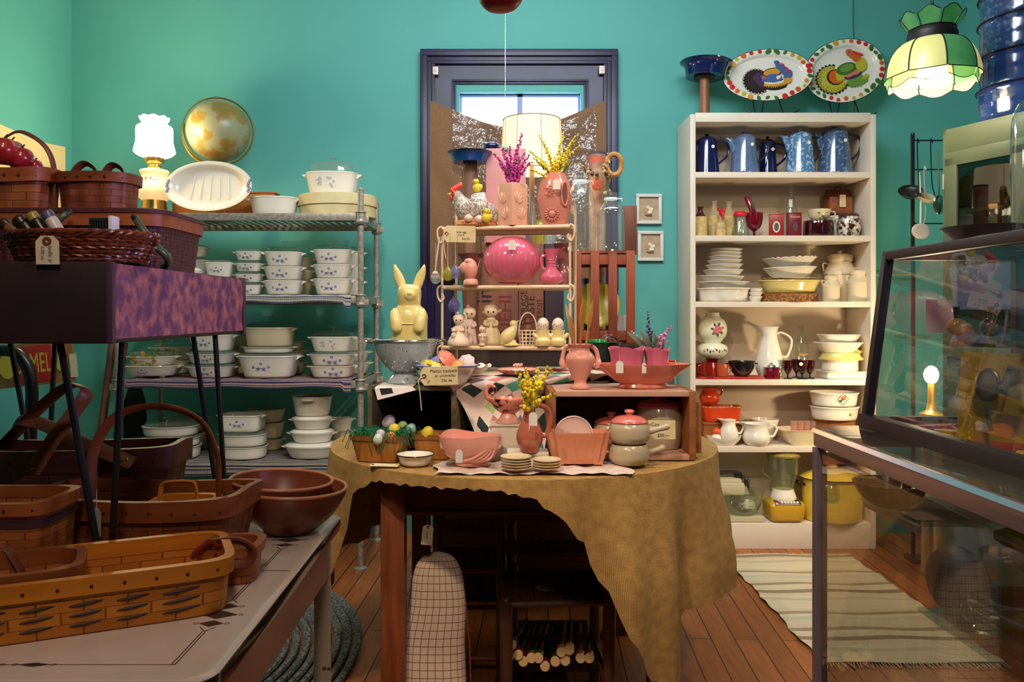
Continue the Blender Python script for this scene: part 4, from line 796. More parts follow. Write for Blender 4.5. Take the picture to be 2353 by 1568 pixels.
def pitcher(name,px,Y,z,h,prof,label,m,hs=1,hx=14,hz=(.9,.35),sx=.35,flute=None,cat='pitcher',rot=0,group=None,hr=.0045,squash=1):
    """prof (r_px,z_frac); spout opposite the handle"""
    s=S(1,Y); hh=s*h; t=T(name,label,cat,(X(px,Y),Y,z),rot,group); n=len(prof); P_=[(q[1]*hh,q[0]*s,q[0]*s) for q in prof]
    R=prof[-1][0]*s
    secs=[]
    for k,(zq,r1,r2) in enumerate(P_):
        f=max(0,(prof[k][1]-.80)/.20); secs.append((zq,r1*(1+sx*f*.6),r2*(1-.1*f),2,-hs*r1*sx*f*.7))
    inn=[(q[0],max(q[1]-.003,.001),max(q[2]-.003,.001),2,q[4]) for q in secs[::-1]]; inn[-1]=(inn[-1][0]+.004,)+inn[-1][1:]
    zt_=len(secs)-1
    def wob(a,k):
        return (.06*hh*max(0,-hs*math.cos(a))**2-.02*hh) if k in (zt_,zt_+1) else 0
    part('body',MB().loft(secs+inn,40,flute=flute,wob=wob),m,t)
    r0=max(p[0] for p in prof)*s
    ra=[p for p in prof if p[1]<=hz[0]][-1][0]*s; rb=[p for p in prof if p[1]<=hz[1]+.05][-1][0]*s
    part('handle',MB().tube(bez([(hs*ra*.9,0,hh*hz[0]*.97),(hs*(ra+s*hx*.6),0,hh*hz[0]),(hs*(max(ra,rb)+s*hx),0,hh*(hz[0]*.7+hz[1]*.3)),(hs*(rb+s*hx*.55),0,hh*(hz[1]*1.05)),(hs*rb*.93,0,hh*hz[1])],22),hr,8,flat=1.3),m,t)
    return t
pitcher('water_pitcher',1768,4.0,zs,120,[(22,0),(24,.03),(30,.15),(31,.3),(26,.5),(20,.68),(17,.8),(19,.92),(24,1)],'tall white ironstone pitcher in the middle of the fourth bookcase shelf',white,hx=20,hz=(.86,.4),sx=.5)
s=S(1,3.93); t=T('cream_server','small square red glass server with chrome trim, before the tall white pitcher','server',(X(1773,3.93),3.93,zs)); part('body',MB().box((0,0,s*13),(s*31,s*26,s*26),bev=.004),ruby,t); part('trim',MB().box((0,0,s*26.5),(s*33,s*28,s*2.5),bev=.001).box((0,-s*13.5,s*13),(s*3,.002,s*26)),chrome,t); part('dome_lid',MB().ball((0,0,s*27),(s*10,s*10,s*8)).lathe([(s*2,s*34),(s*3,s*37)],10),chrome,t)
bt=bottle('soda_bottle',1842,4.06,zs,28,117,BP,glass('soda_glass',(1,1,1)),'clear soda bottle with yellow lettering behind the dark red goblets'); part('lettering',MB().text('Squirt',.02,TM(0,-S(15,4.06),S(52,4.06))@UP),mat('yellow_lettering',srgb(220,170,40),.5),bt)
def goblet(px,Y,w,h,label):
    s=S(1,Y); r=s*w/2; hh=s*h; t=T('footed_tumbler',label,'goblet',(X(px,Y),Y,zs),0,'dark red footed tumblers on the fourth shelf')
    part('bowl',MB().lathe(shell([(r*.15,hh*.25),(r*.5,hh*.38),(r*.85,hh*.65),(r,hh)],.002),26),rubyd,t); part('foot',MB().lathe([(r*.85,0),(r*.8,.003),(r*.15,hh*.08),(r*.13,hh*.27)],24),mat('dark_foot',srgb(18,14,16),.1),t); return t
goblet(1810,3.93,25,42,'dark red footed tumbler, leftmost of four'); goblet(1830,3.99,25,42,'dark red footed tumbler, second of four and set behind')
g=goblet(1843,3.92,27,42,'dark red footed tumbler with a round white price dot, third of four'); part('price_dot',MB().lathe([(.0001,0),(.009,0),(.009,.001),(.0001,.001)],14,M=TM(-.014,-.024,.075,(PI/2,0,-.3))),whitepaper,g)
goblet(1861,3.94,26,42,'dark red footed tumbler, rightmost of four')
Yq=3.97
z=plate(1938,Yq,zs,112,18,'rectangular white tray, lowest of the right pile on the fourth bookcase shelf',n=9,base=.9,name='tray',cat='tray',sy=.7)
z=plate(1930,Yq,z-.004,84,28,'fluted white souffle dish under the yellow-green lid',flute=(34,.015,lambda q:1 if q<.5 else 0),base=.94,name='souffle_dish',cat='dish')
lid=mat('yellow_green_glaze',srgb(214,204,120),.2,coat=.3); s=S(1,Yq)
one('leaf_lid',MB().lathe([(s*49,0),(s*50,s*3),(s*44,s*8),(s*40,s*16),(s*10,s*18)],36,sy=.85).tube(bez([(s*28,0,s*14),(s*36,0,s*20),(s*44,0,s*17),(s*50,0,s*19)],12),[.006]*3+[.008]*10),lid,'yellow-green leaf-handled lid in the right pile of the fourth bookcase shelf','lid',(X(1932,Yq),Yq,z-.003))
z+=s*15
z=plate(1925,Yq,z,112,24,'wide-rimmed white oval bowl near the top of the right pile, fourth bookcase shelf',name='oval_bowl',cat='bowl',base=.66)
z=plate(1927,Yq,z-.006,96,20,'white lobed dish topping the right pile, fourth bookcase shelf',name='lobed_dish',cat='dish',flute=(5,.05),base=.76)
# ---- shelf 5
zs=SZ[4]
wd2=wood('bentwood',srgb(168,104,46),srgb(130,74,30),0)
s=S(1,4.0)
t=T('wooden_box','brown wooden box holding up the orange loaf pan, left of the fifth bookcase shelf','box',(X(1656,4.03),4.03,zs)); part('body',MB().box((0,0,s*22),(s*92,.12,s*44),bev=.003),wd2,t); part('top_board',MB().box((0,0,s*46),(s*94,.13,s*5),bev=.002),wd,t)
zq=zs+s*49
t=T('loaf_pan','orange-red enamel loaf pan on the brown wooden box','pan',(X(1655,4.02),4.02,zq)); orr=mat('flame_orange',srgb(214,64,20),.2,coat=.4)
part('body',MB().loft([(0,s*37,s*20,6),(s*4,s*39,s*22,6),(s*30,s*44,s*26,6),(s*34,s*45,s*27,6),(s*33,s*43,s*25,6),(s*8,s*38,s*20,6)],40),orr,t); part('rim_trim',MB().loft([(s*33,s*45.5,s*27.5,6),(s*35.5,s*45.5,s*27.5,6)],40,cap0=False,cap1=False),mat('speckled_trim',srgb(90,60,30),.4,c2=srgb(220,180,90),scale=140),t)
pitcher('ball_pitcher',1630,4.02,zq+s*36,42,[(10,0),(16,.06),(22,.3),(22.5,.5),(17,.75),(11,.88),(10,1)],'round orange ball pitcher on top of the orange loaf pan',orr,hx=6,hz=(.97,.55),sx=1.1,hr=.004)
t=T('oval_saucer','white boat-shaped relish dish holding a creamer, fifth bookcase shelf','dish',(X(1663,3.93),3.93,zs)); s=S(1,3.93)
part('body',MB().loft([(0,s*24,s*16),(s*3,s*27,s*19),(s*12,s*36,s*24),(s*20,s*41,s*26),(s*19,s*38,s*24),(s*6,s*24,s*15)],40,wob=lambda a,k:.006*math.cos(2*a) if k in(3,4) else 0),white,t)
pitcher('creamer',1675,3.94,zs+s*7,52,[(14,0),(16,.04),(21,.3),(20,.5),(15,.75),(15,.88),(18,1)],'small white creamer standing in the white boat dish',white,hx=12,hz=(.85,.38),sx=.5)
t=T('egg_shaker','tiny white shaker with an orange ball top beside the creamer','shaker',(X(1646,3.93),3.93,zs+s*7)); part('body',MB().lathe([(s*12,0),(s*12,s*9),(s*8,s*17),(s*4,s*20)],20),white,t); part('top',MB().ball((0,0,s*24),s*9),mat('shaker_orange',srgb(226,84,24),.3),t)
pitcher('mug_pitcher',1738,3.93,zs,51,[(20,0),(24,.05),(30,.22),(31,.4),(27,.65),(27,.85),(31,1)],'wide white mug-shaped pitcher in the middle of the fifth bookcase shelf',white,hx=16,hz=(.9,.4),sx=.2)
z=plate(1758,4.07,zs,62,50,'white bowl with black diamond marks behind the mug-shaped pitcher',name='bowl',cat='bowl',base=.6)
s=S(1,3.96)
t=T('open_baker','cream rectangular baker with flared rim, fifth bookcase shelf behind the counter corner','baker',(X(1848,3.96),3.96,zs)); part('body',MB().loft([(0,s*34,s*24,5),(s*6,s*40,s*28,5),(s*32,s*56,s*36,5),(s*35,s*62,s*38,5),(s*36,s*62,s*38,5),(s*31,s*54,s*33,5),(s*6,s*38,s*26,5)],40),cream,t)
for k in range(5): one('pink_tumbler',MB().lathe(shell([(s*6,0),(s*7,s*12),(s*8,s*44)],.001),16),glass('pink_glass',(.95,.75,.66),.3,body=.15),'pale pink glass tumbler in the row standing in the cream baker','tumbler',(X(1826+15*k,3.97),3.98,zs+s*8),group='pink tumblers in the cream baker')
t=T('wooden_stand','brown wooden stand with a small bow under the two white round dishes','stand',(X(1917,4.0),4.0,zs)); s=S(1,4.0); part('body',MB().lathe([(s*46,0),(s*46,s*50),(s*48,s*56)],40,sy=.8),wd2,t)
q=zs+s*57
def quiche(px,z,label,mk):
    s=S(1,3.98); t=T('quiche_dish',label,'dish',(X(px,3.98),3.98,z),0,None); part('body',MB().lathe(shell([(s*47,0),(s*49,s*3),(s*53,s*25),(s*55,s*27),(s*55,s*30)],.004),48,sy=.85),white,t)
    part('motif',mk(s),[mat('motif_orange',srgb(222,96,30),.3),mat('motif_green',srgb(60,80,40),.3),mat('motif_yellow',srgb(206,180,90),.3)],t); return z+s*31
q=quiche(1917,q,'white round dish with a tiny yellow mark, lower of the pair on the wooden stand',lambda s:MB().ball((s*20,-s*42,s*16),(s*4,s*3,s*4),2))
def dm(s):
    mb=MB()
    for a,b in (((-12,18),(0,30)),((0,30),(12,18)),((12,18),(0,5)),((0,5),(-12,18))): mb.tube([(s*a[0]+s*2,-s*46.5,s*a[1]),(s*b[0]+s*2,-s*46.5,s*b[1])],.0012,5,1)
    return mb.ball((s*3,-s*46,s*20),(s*4.5,s*1.5,s*4.5),0).ball((-s*3,-s*46,s*14),(s*3,s*1,s*3),1)
q=quiche(1916,q+.001,'white round dish with an orange fruit diamond, upper of the pair on the wooden stand',dm)
# ---- shelf 6: mixer, blender, stock pot
zs=SZ[5]
t=T('stand_mixer','beige stand mixer with black handle and glass bowl on the bottom bookcase shelf','mixer',(X(1666,3.97),3.97,zs),.0); s=S(1,3.97); bg_=mat('mixer_beige',srgb(196,186,156),.35); 
part('base',MB().box((s*26,0,s*7),(s*110,.15,s*12),bev=.006),bg_,t); part('column',MB().box((-s*22,.01,s*40),(s*34,.09,s*66),bev=.01),bg_,t)
part('motor_head',MB().box((s*2,0,s*72),(s*76,.10,s*28),bev=.014).box((s*0,0,s*88),(s*68,.085,s*14),bev=.012),bg_,t)
part('nose_cap',MB().box((s*44,0,s*78),(s*16,.085,s*40),bev=.014),chrome,t)
part('handle',MB().tube(bez([(-s*36,0,s*100),(-s*10,0,s*106),(s*30,0,s*106),(s*36,0,s*96)],14),.009,8).box((s*30,0,s*97),(s*16,.03,s*20),bev=.004),black,t)
for sx in (-1,1): part('beater',MB().tube([(s*40,sx*.012,s*62),(s*40,sx*.012,s*24)],.003).tube(arc((s*40,sx*.012,s*30),.014,0,2*PI,14),.0015),chrome,t)
mb=MB().lathe(shell([(s*26,s*14),(s*34,s*17),(s*46,s*38),(s*50,s*62),(s*52,s*66)],.003),36,M=TM(s*36,0,0)); part('glass_bowl',mb,glass('bowl_glass',(.86,.92,.84),.35,body=.04),t)
mb=MB(); rnd=random.Random(5)
for k in range(7): c_=Vector((s*52,-.02,s*30+k*.003)); mb.tube([c_+Vector((.026*math.cos(a)*rnd.uniform(.8,1.1),.018*math.sin(a),.009*math.sin(a*2+k))) for a in [2*PI*i/20 for i in range(20)]],.0022,6,closed=True)
part('power_cord',mb,string,t); part('price_tag',MB().box((s*43,-.055,s*40),(s*8,.001,s*22)),whitepaper,t)
t=T('blender','mustard yellow blender with ribbed glass jar on the bottom bookcase shelf','blender',(X(1800,3.95),3.95,zs)); s=S(1,3.95); mus=mat('mustard_plastic',srgb(198,152,36),.3,coat=.2)
part('base',MB().loft([(s*3,s*34,s*30,8),(s*8,s*37,s*33,8),(s*36,s*40,s*34,8),(s*44,s*38,s*30,8),(s*50,s*26,s*22,6)],40),mus,t)
part('control_panel',MB().box((0,-s*27,s*45),(s*60,s*16,s*5),rot=(.5,0,0),bev=.002),chrome,t)
for k in range(7): part('button',MB().box((s*(-21+7*k),-s*31,s*46.5),(s*4,s*5,s*4),rot=(.5,0,0),bev=.001),whitepaper if k else redp,t)
part('collar',MB().lathe([(s*28,s*48),(s*29,s*52),(s*24,s*68),(s*23,s*72)],30),white,t)
part('jar',MB().lathe(shell([(s*20,s*70),(s*24,s*80),(s*32,s*110),(s*35,s*140),(s*36,s*148)],.002),32,flute=(6,.04)),glass('jar_glass',(.86,.88,.74),.35,body=.05),t)
part('jar_handle',MB().tube(bez([(-s*30,0,s*140),(-s*46,0,s*136),(-s*46,0,s*110),(-s*26,0,s*92)],16),.005,8),glass('jar_glass',(1,1,1)),t)
part('jar_lid',MB().lathe([(s*37,s*147),(s*37,s*152),(s*30,s*157),(s*10,s*158)],30),mat('olive_lid',srgb(140,120,50),.4),t)
t=T('stock_pot','large yellow enamel stock pot with lid, right on the bottom bookcase shelf','pot',(X(1912,3.97),3.97,zs)); s=S(1,3.97); ye=enam('yellow_enamel',srgb(222,190,70))
part('body',MB().lathe(shell([(s*62,0),(s*66,s*4),(s*67,s*90),(s*69,s*94),(s*69,s*96)],.002),48,sy=.82),ye,t)
l=part('lid',MB().lathe([(s*72,s*95),(s*73,s*97),(s*66,s*101),(s*40,s*112),(s*10,s*116)],48,sy=.82),ye,t); part('rim',MB().lathe([(s*73,s*95),(s*73.5,s*96.5),(s*73,s*97.5)],48,sy=.82,cap0=False,cap1=False),black,l); part('knob',MB().lathe([(s*5,s*115),(s*12,s*121),(s*12,s*124),(s*3,s*126)],18),ye,l)
for sx in (-1,1): part('handle',MB().tube(bez([(sx*s*64,-.02,s*80),(sx*s*80,-.02,s*86),(sx*s*80,.02,s*86),(sx*s*64,.02,s*80)],12),.006).ball((sx*s*80,0,s*85),(.012,.018,.01)),[black],t)
# ================================================================ THE MIDDLE TABLE
TC=(.07,2.50); TR=.585; TZ=.75
pine=wood('red_pine',srgb(150,78,44),srgb(110,52,28),2,.5); pined=wood('dark_pine',srgb(104,56,36),srgb(76,38,24),0,.55)
t=T('round_table','wooden table under the burlap cloth in the middle of the shop','table',(TC[0],TC[1],0))
part('tabletop',MB().lathe([(TR-.008,.722),(TR-.006,.745),(TR-.008,.748)],72),pined,t)
for sx in (-1,1):
    for sy in (-1,1): part('leg',MB().box((sx*.355-.0,sy*.37,.36),(.063,.06,.72),bev=.004),pine,t)
for sy in (-1,1): part('apron',MB().box((0,sy*.365,.665),(.65,.022,.085),bev=.002).box((0,sy*.365-.004,.618),(.65,.03,.012),bev=.003),pined,t)
for sx in (-1,1): part('apron',MB().box((sx*.35,0,.665),(.022,.68,.085),bev=.002),pined,t)
DR=[(180,.44),(192,.44),(200,.42),(208,.34),(214,.20),(221,.07),(230,.035),(262,.03),(270,.045),(276,.085),(282,.15),(287,.26),(292,.39),(298,.50),(304,.55),(309,.52),(313,.38),(322,.37),(335,.36),(350,.36),(365,.36),(420,.34),(500,.36),(540,.44)]
def drop(a):
    a=math.degrees(a)%360
    if a<180: a+=360
    for (a0,d0),(a1,d1) in zip(DR,DR[1:]):
        if a0<=a<=a1: f=(a-a0)/(a1-a0); f=f*f*(3-2*f); return d0+(d1-d0)*f
    return .4
def clothf(u,v):
    a=2*PI*u
    if v<.5: r=TR*(v/.5); return Vector((TC[0]+r*math.cos(a),TC[1]+r*math.sin(a),TZ+.0015*math.sin(9*a+r*20)*v))
    q=(v-.5)/.5; d=drop(a); s=d*q; fold=(.026*math.sin(11*a+1)+.016*math.sin(25*a)*(1+.5*math.sin(3*a)))*min(1,s/.25)**1.3
    r=TR+.006+.018*min(1,s/.03)*0+fold+.035*min(1,s/.3)
    e=.004*math.sin(130*a)*(q>.98)
    return Vector((TC[0]+r*math.cos(a),TC[1]+r*math.sin(a),TZ-max(0,s-.004)+e-(0 if q>0 else 0)))
def clothuv(u,v):
    a=2*PI*u
    if v<.5: return (TR*v/.5*math.cos(a)+5,TR*v/.5*math.sin(a))
    q=(v-.5)/.5; return (TR*a,5+drop(a)*q) if v>.5 or True else (0,0)
mb=MB()
def top_(u,v): return clothf(u,v*.5)
def skirt_(u,v): return clothf(u,.5+v*.5)
mb.grid(top_,220,14,uvf=lambda u,v:clothuv(u,min(.4999,v*.5))); mb.grid(skirt_,220,30,uvf=lambda u,v:clothuv(u,max(.5,.5+v*.5)))
one('burlap_tablecloth',mb,uvmat('table_burlap','burlap',[srgb(216,170,100),srgb(124,88,46)],98,98,.9,.55,bdist=.0012),'coarse golden burlap cloth draped over the middle table, hitched up at the front','tablecloth')
tz=TZ+.003
# linen runner
lin=mat('linen',srgb(224,204,196),.9,c2=srgb(210,186,176),scale=50,bump=.2)
def linf(u,v): return Vector((-.165+.49*u+.01*math.sin(v*7),1.955+.16*v+.004*math.sin(u*13),tz+.003+.002*math.sin(u*25+v*5)+.0015*math.sin(u*61)))
one('linen_runner',MB().grid(linf,60,12),lin,'thin pinkish-white linen runner along the front of the middle table','runner')
lz=tz+.006
# ---- crates
def crate(name,label,loc,rz,w,d,h,m,inner=None,th=.014,hole=False,edge=None,top=None):
    t=T(name,label,'crate',loc,rz); im=inner or m
    part('side_board',MB().box((-w/2+th/2,0,h/2),(th,d,h),bev=.002),m,t); 
    if hole:
        mb=MB(); 
        mb.box((w/2-th/2,-d*.28,h/2),(th,d*.44,h),bev=.001).box((w/2-th/2,d*.34,h/2),(th,d*.32,h),bev=.001).box((w/2-th/2,.07*d,h*.14),(th,d*.28,h*.28)).box((w/2-th/2,.07*d,h*.86),(th,d*.28,h*.28)); part('side_board',mb,m,t)
    else: part('side_board',MB().box((w/2-th/2,0,h/2),(th,d,h),bev=.002),m,t)
    part('top_board',MB().box((0,0,h-th*.4),(w-th*2,d,th*.8),bev=.001),top or m,t); part('bottom_board',MB().box((0,0,th*.4),(w-th*2,d,th*.8),bev=.001),top or im,t)
    part('back_board',MB().box((0,d/2-.004,h/2),(w-2*th,.008,h-th*2)),im,t); return t
grn=mat('worn_green_paint',srgb(92,92,70),.8,c2=srgb(132,104,70),scale=30,bump=.4,lo=.5,hi=.6)
dkw=wood('dark_crate_wood',srgb(74,44,28),srgb(50,28,18),0,.7)
crate('wooden_crate','dark old crate with a worn green end board under the grey colander',(-.222,2.385,tz),math.radians(-12.5),.262,.28,.19,grn,dkw,hole=True)
cw=wood('orange_crate_wood',srgb(168,104,54),srgb(132,74,34),0,.6)
C2=crate('wooden_crate','orange-brown wooden crate holding pink-lidded pots, right side of the middle table',(.33,2.275,tz),0,.396,.25,.186,cw,wood('crate_back',srgb(120,76,40),srgb(84,50,26),0,.7),th=.018,top=mat('pinkish_board',srgb(206,160,140),.7,c2=srgb(190,140,118),scale=9))
part('side_slat',MB().box((.208,-.06,.085),(.02,.09,.14),bev=.002),cw,C2)
one('support_box',MB().box((.145,2.55,TZ+.098),(.36,.33,.19)),dkw,'plain wooden box hidden under the patchwork quilt','box')
# quilt
qc=[srgb(30,50,46),srgb(70,150,130),srgb(190,44,70),srgb(214,180,170),srgb(90,110,160),srgb(150,120,110),srgb(170,190,130),srgb(226,206,196),srgb(40,60,56),srgb(200,120,120),srgb(86,160,140),srgb(110,90,96)]
QL=bez([(-.10,2.68,.967),(-.10,2.36,.965),P(1050,884,2.235),P(1078,945,2.26),P(1112,1035,2.2)],24); QR=bez([(.37,2.68,.967),(.37,2.44,.966),(.30,2.425,.955),(.165,2.41,.87),(.118,2.2,tz+.004)],24)
def quf(u,v):
    def at(L_): f=v*(len(L_)-1); i=min(int(f),len(L_)-2); return L_[i].lerp(L_[i+1],f-i)
    p=at(QL).lerp(at(QR),u); amp=.012*min(1,max(0,(v-.3)*3)); b=math.sin(PI*u)
    return p+Vector((0,-amp*math.sin(u*9+v*4)-.03*b*max(0,min(1,(v-.35)*3))*(1-v)*2,amp*.5*math.sin(u*15+2)+.003*b))
q=one('patchwork_quilt',MB().grid(quf,50,50,su=.50,sv=.58),uvmat('quilt_patches','patch',qc,17,17,.9,.25),'patchwork quilt of green, red and blue diamonds spilling down between the two crates','quilt')
part('quilt_border',MB().grid(lambda u,v:quf(.0-.05+.07*u,v)+Vector((-.0,-.003,.002)),3,50),lin,q)
# black and white cloth on the left crate
def bwf(u,v):
    p0=P(858,880,2.17).lerp(P(945,886,2.17),u); top=.947
    if v<.45: return Vector((p0.x,2.35-.14*(v/.45)-.0*u,tz+.193+.001*math.sin(u*9)))
    q=(v-.45)/.55; return Vector((p0.x+.01*q,2.205-.02*(1-u)-.006*q,tz+.193-.034*q*(1-.75*u)))
mb=MB().grid(bwf,16,12); k=len(mb.f); cnt=0
for f in range(len(mb.m)):
    i,j=f%16,f//16
    if 2<=i<=6 and 6<=j<=9: mb.m[f]=1
one('black_and_white_cloth',mb,[mat('white_cotton',srgb(226,214,216),.9),mat('black_cotton',(.012,.01,.016),.9)],'white cloth with a black square hanging over the top of the left crate','cloth')
# ---- left side of the table
egg_cols=[(srgb(196,178,200),'lilac'),(srgb(150,170,110),'green'),(srgb(214,190,60),'yellow'),(srgb(150,190,186),'pale blue'),(srgb(226,120,50),'orange'),(srgb(200,214,200),'pale mint')]
def berry(px,Y,w,h,rz,label,egs,grass=True):
    s=S(1,Y); a=s*w/2; hh=s*h; t=T('berry_basket',label,'basket',(X(px,Y),Y,tz),rz); vm=wood('thin_veneer',srgb(196,134,60),srgb(160,98,36),2,.6)
    part('body',MB().loft([(0,a*.78,a*.66,10),(.003,a*.79,a*.67,10),(hh,a,a*.85,10),(hh,a*.97,a*.82,10),(.006,a*.76,a*.64,10)],40),vm,t); part('rim',MB().loft([(hh-.012,a*1.0,a*.86,10),(hh+.002,a*1.02,a*.87,10)],40,cap0=False,cap1=False),wood('veneer_rim',srgb(150,96,40),srgb(120,70,28),0,.6),t)
    if grass:
        mb=MB(); rnd=random.Random(4)
        for k in range(300):
            x,y=rnd.uniform(-a,a)*.95,rnd.uniform(-a,a)*.8; z=hh+rnd.uniform(-.006,.006); d=rnd.uniform(0,2*PI); l=rnd.uniform(.02,.05); dn=-rnd.uniform(.01,.04) if abs(x)>a*.75 or y<-a*.6 else rnd.uniform(-.004,.01)
            mb.tube([(x,y,z),(x+l*.5*math.cos(d),y+l*.5*math.sin(d),z+.010),(x+l*math.cos(d),y+l*math.sin(d),z+dn)],.0009,4)
        one('easter_grass',mb,mat('green_grass',srgb(24,110,70),.4),'tangle of dark green easter grass spilling from the front egg basket','grass',(X(px,Y),Y,tz),rz)['kind']='stuff'
    return t,hh
berry(878,2.17,120,58,-.25,'thin wooden berry basket full of green grass and eggs, front left of the table',0)
berry(1000,2.20,92,54,-.2,'thin wooden berry basket with a yellow egg, behind the small enamel dish',0,False)
def egg(px,py,Y,r,ci,where,rot=0.2):
    c,n=egg_cols[ci]; m=mat('egg_'+n.replace(' ','_'),c,.35,c2=tuple(min(1,v*1.15) for v in c),scale=90); s=S(r,Y)
    mb=MB().lathe([(s*math.sin(PI*k/14)*(1 if k<7 else 1),-s*1.3*math.cos(PI*k/14)*(1.0 if k>7 else .85)) for k in range(15)],24)
    one('easter_egg',mb,m,'%s easter egg %s'%(n,where),'egg',tuple(P(px,py,Y)),rot=(rot,rot*1.7,0),group=None)
for a in ((873,1002,2.12,12,0,'in the front basket, left of the orange one'),(868,1011,2.10,11,5,'lying lowest at the front rim of the front basket'),(897,1009,2.12,13,4,'at the front rim of the front basket'),(893,972,2.26,15,0,'standing tall at the back of the front basket'),(924,985,2.24,13.5,1,'at the back of the front basket beside the lilac one'),(905,991,2.17,14,2,'in the middle of the front basket'),(944,988,2.2,12,3,'at the right rim of the front basket'),(982,997,2.17,14,2,'alone in the second berry basket')): egg(*a)
s=S(1,2.09)
t=T('enamel_dish','small white enamel dish with a black rim at the front of the table','dish',(X(954,2.09),2.09,tz)); part('body',MB().lathe(shell([(s*29,0),(s*33,s*2),(s*39,s*19),(s*43,s*24)],.0015),44),white,t); part('rim',MB().tube([(s*43.5*math.cos(2*PI*i/44),s*43.5*math.sin(2*PI*i/44),s*24) for i in range(44)],.0016,6,closed=True),mat('rim_navy',srgb(16,18,40),.2),t)
def ptag(name,label,loc,w,h,rz=(0,0,0),lines=(),hole=True,m=None,sz=.2,cord=None,flat=False):
    """shipping tag standing in the xz plane, facing -y; eyelet at left"""
    t=T(name,label,'tag',loc,0,None,rot=rz); c=h*.28
    part('card',MB().prism([(-w/2+c*.7,-h/2),(w/2,-h/2),(w/2,h/2),(-w/2+c*.7,h/2),(-w/2,h/2-c),(-w/2,-h/2+c)],.0008),m or paper,t)
    if hole: part('eyelet',MB().lathe([(h*.05,0),(h*.13,0),(h*.13,.0012),(h*.05,.0012)],16,M=TM(-w*.40,-.0004,0,(PI/2,0,0)),cap0=False,cap1=False),mat('eyelet_brown',srgb(120,60,40),.6),t)
    if lines:
        mb=MB()
        for x,z,tx,f in lines: mb.text(tx,h*f,TM(x*w,-.0009,z*h)@UP,depth=.0002,align='CENTER')
        part('handwriting',mb,ink,t)
    if cord: part('cord',MB().tube(bez([Vector((-w*.40,-.002,0))+Vector(q) for q in cord],12),.0012,6),string,t)
    return t
def hang(px,py,Y,w,h,label,cordup=18,m=None,parent=None,sq_=True):
    s=S(1,Y); t=T('price_tag',label,'tag',tuple(P(px,py,Y))); a,b=s*w/2,s*h
    part('card',MB().prism([(-a,-b),(a,-b),(a,-b*.2),(a*.5,0),(-a*.5,0),(-a,-b*.2)],.0006),m or whitepaper,t); part('string',MB().tube([(0,-.0005,-b*.1),(0,0,s*cordup)],.0005,5),string,t); return t
ptag('paper_tag','cream tag lying flat on the burlap before the front egg basket',(X(882,2.05),2.06,tz+.004),S(68,2.06),.03,(-PI/2+.05,0,-.12))
# colander with bunny
Yc2=2.33; s=S(1,Yc2); ct=tz+.194
t=T('colander','grey-blue speckled enamel colander on a foot, standing on the left crate','colander',(X(931,Yc2),Yc2,ct)); cg=enam('grey_speckled_enamel',srgb(160,172,182),srgb(30,34,40),120,.66,.68)
part('foot',MB().lathe([(s*42,0),(s*43,s*2),(s*40,s*8),(s*28,s*22),(s*26,s*27)],36,cap0=False,cap1=False),cg,t)
part('bowl',MB().lathe(shell([(s*10,s*24),(s*30,s*27),(s*48,s*40),(s*64,s*64),(s*73,s*92),(s*75,s*97),(s*77,s*98)],.002),56),cg,t)
part('rim',MB().tube([(s*77*math.cos(2*PI*i/56),s*77*math.sin(2*PI*i/56),s*98) for i in range(56)],.0022,6,closed=True),chrome,t)
for sx,ang in ((-1,PI),(1,-.35)):
    M=Matrix.Rotation(ang,4,'Z'); part('handle',MB().tube([M@Vector(q) for q in bez([(s*74,-.02,s*90),(s*92,-.022,s*98),(s*94,0,s*99),(s*92,.022,s*98),(s*74,.02,s*90)],16)],.0026,7),chrome,t)
mb=MB()
for r_,n_ in ((35,9),(45,12),(56,14)):
    for k in range(n_):
        a=2*PI*k/n_+r_; zq={35:s*29,45:s*37,56:s*51}[r_]; mb.ball((s*r_*1.0*math.cos(a),s*r_*1.0*math.sin(a),zq),.0028,seg=7,rings=5)
part('drain_holes',mb,mat('hole_pale',srgb(214,214,196),.5),t)
def bunny():
    Yq=2.33; s=S(1,Yq); cx=941; z=lambda py:Z(py,Yq)
    t=T('bunny_figure','tall cream-yellow papier-mache bunny with upright ears, sitting in the colander','figurine',(X(cx,Yq),Yq,0)); m=mat('bunny_cream',srgb(224,204,130),.28,c2=srgb(234,218,156),scale=12,coat=.2)
    prof=[(840,32,30),(800,39,36),(782,41,38),(760,41,38),(745,41,37),(728,42,36),(716,38,33),(708,31,29),(702,26,26),(694,26,29),(682,27,32),(670,27,31),(662,25,27),(656,19,21),(653.5,9,11)]
    part('body',MB().loft([(z(p),s*rx,s*ry,2.25) for p,rx,ry in prof],40).ball((s*3,-s*24,z(680)),(s*15,s*14,s*13)).ball((s*4,-s*36,z(676)),(s*6,s*4,s*5)),m,t)
    for sx in (-1,1):
        part('ear',MB().loft([(z(666),s*9,s*9,2,sx*s*16,0),(z(655),s*11,s*8,2,sx*s*19,0),(z(642),s*11.5,s*7,2,sx*s*23,0),(z(630),s*10,s*6,2,sx*s*27,0),(z(619),s*6.5,s*5,2,sx*s*31,0),(z(611),s*3.2,s*3,2,sx*s*33.5,0),(z(607.5),s*1,s*1,2,sx*s*34,0)],24),m,t)
        part('paw',MB().loft([(z(764),s*6,s*6,2,sx*s*25,-s*36),(z(758),s*12,s*11,2,sx*s*25,-s*36),(z(745),s*13.5,s*12,2,sx*s*26,-s*34),(z(730),s*13,s*12,2,sx*s*28,-s*30),(z(716),s*10,s*10,2,sx*s*30,-s*22),(z(708),s*4,s*4,2,sx*s*30,-s*18)],24),m,t)
    part('sash',MB().tube([(s*(-16+2*k),-s*(38.5-abs(k-8)*.2),z(744)) for k in range(17)],s*1.4,6),m,t)
bunny()
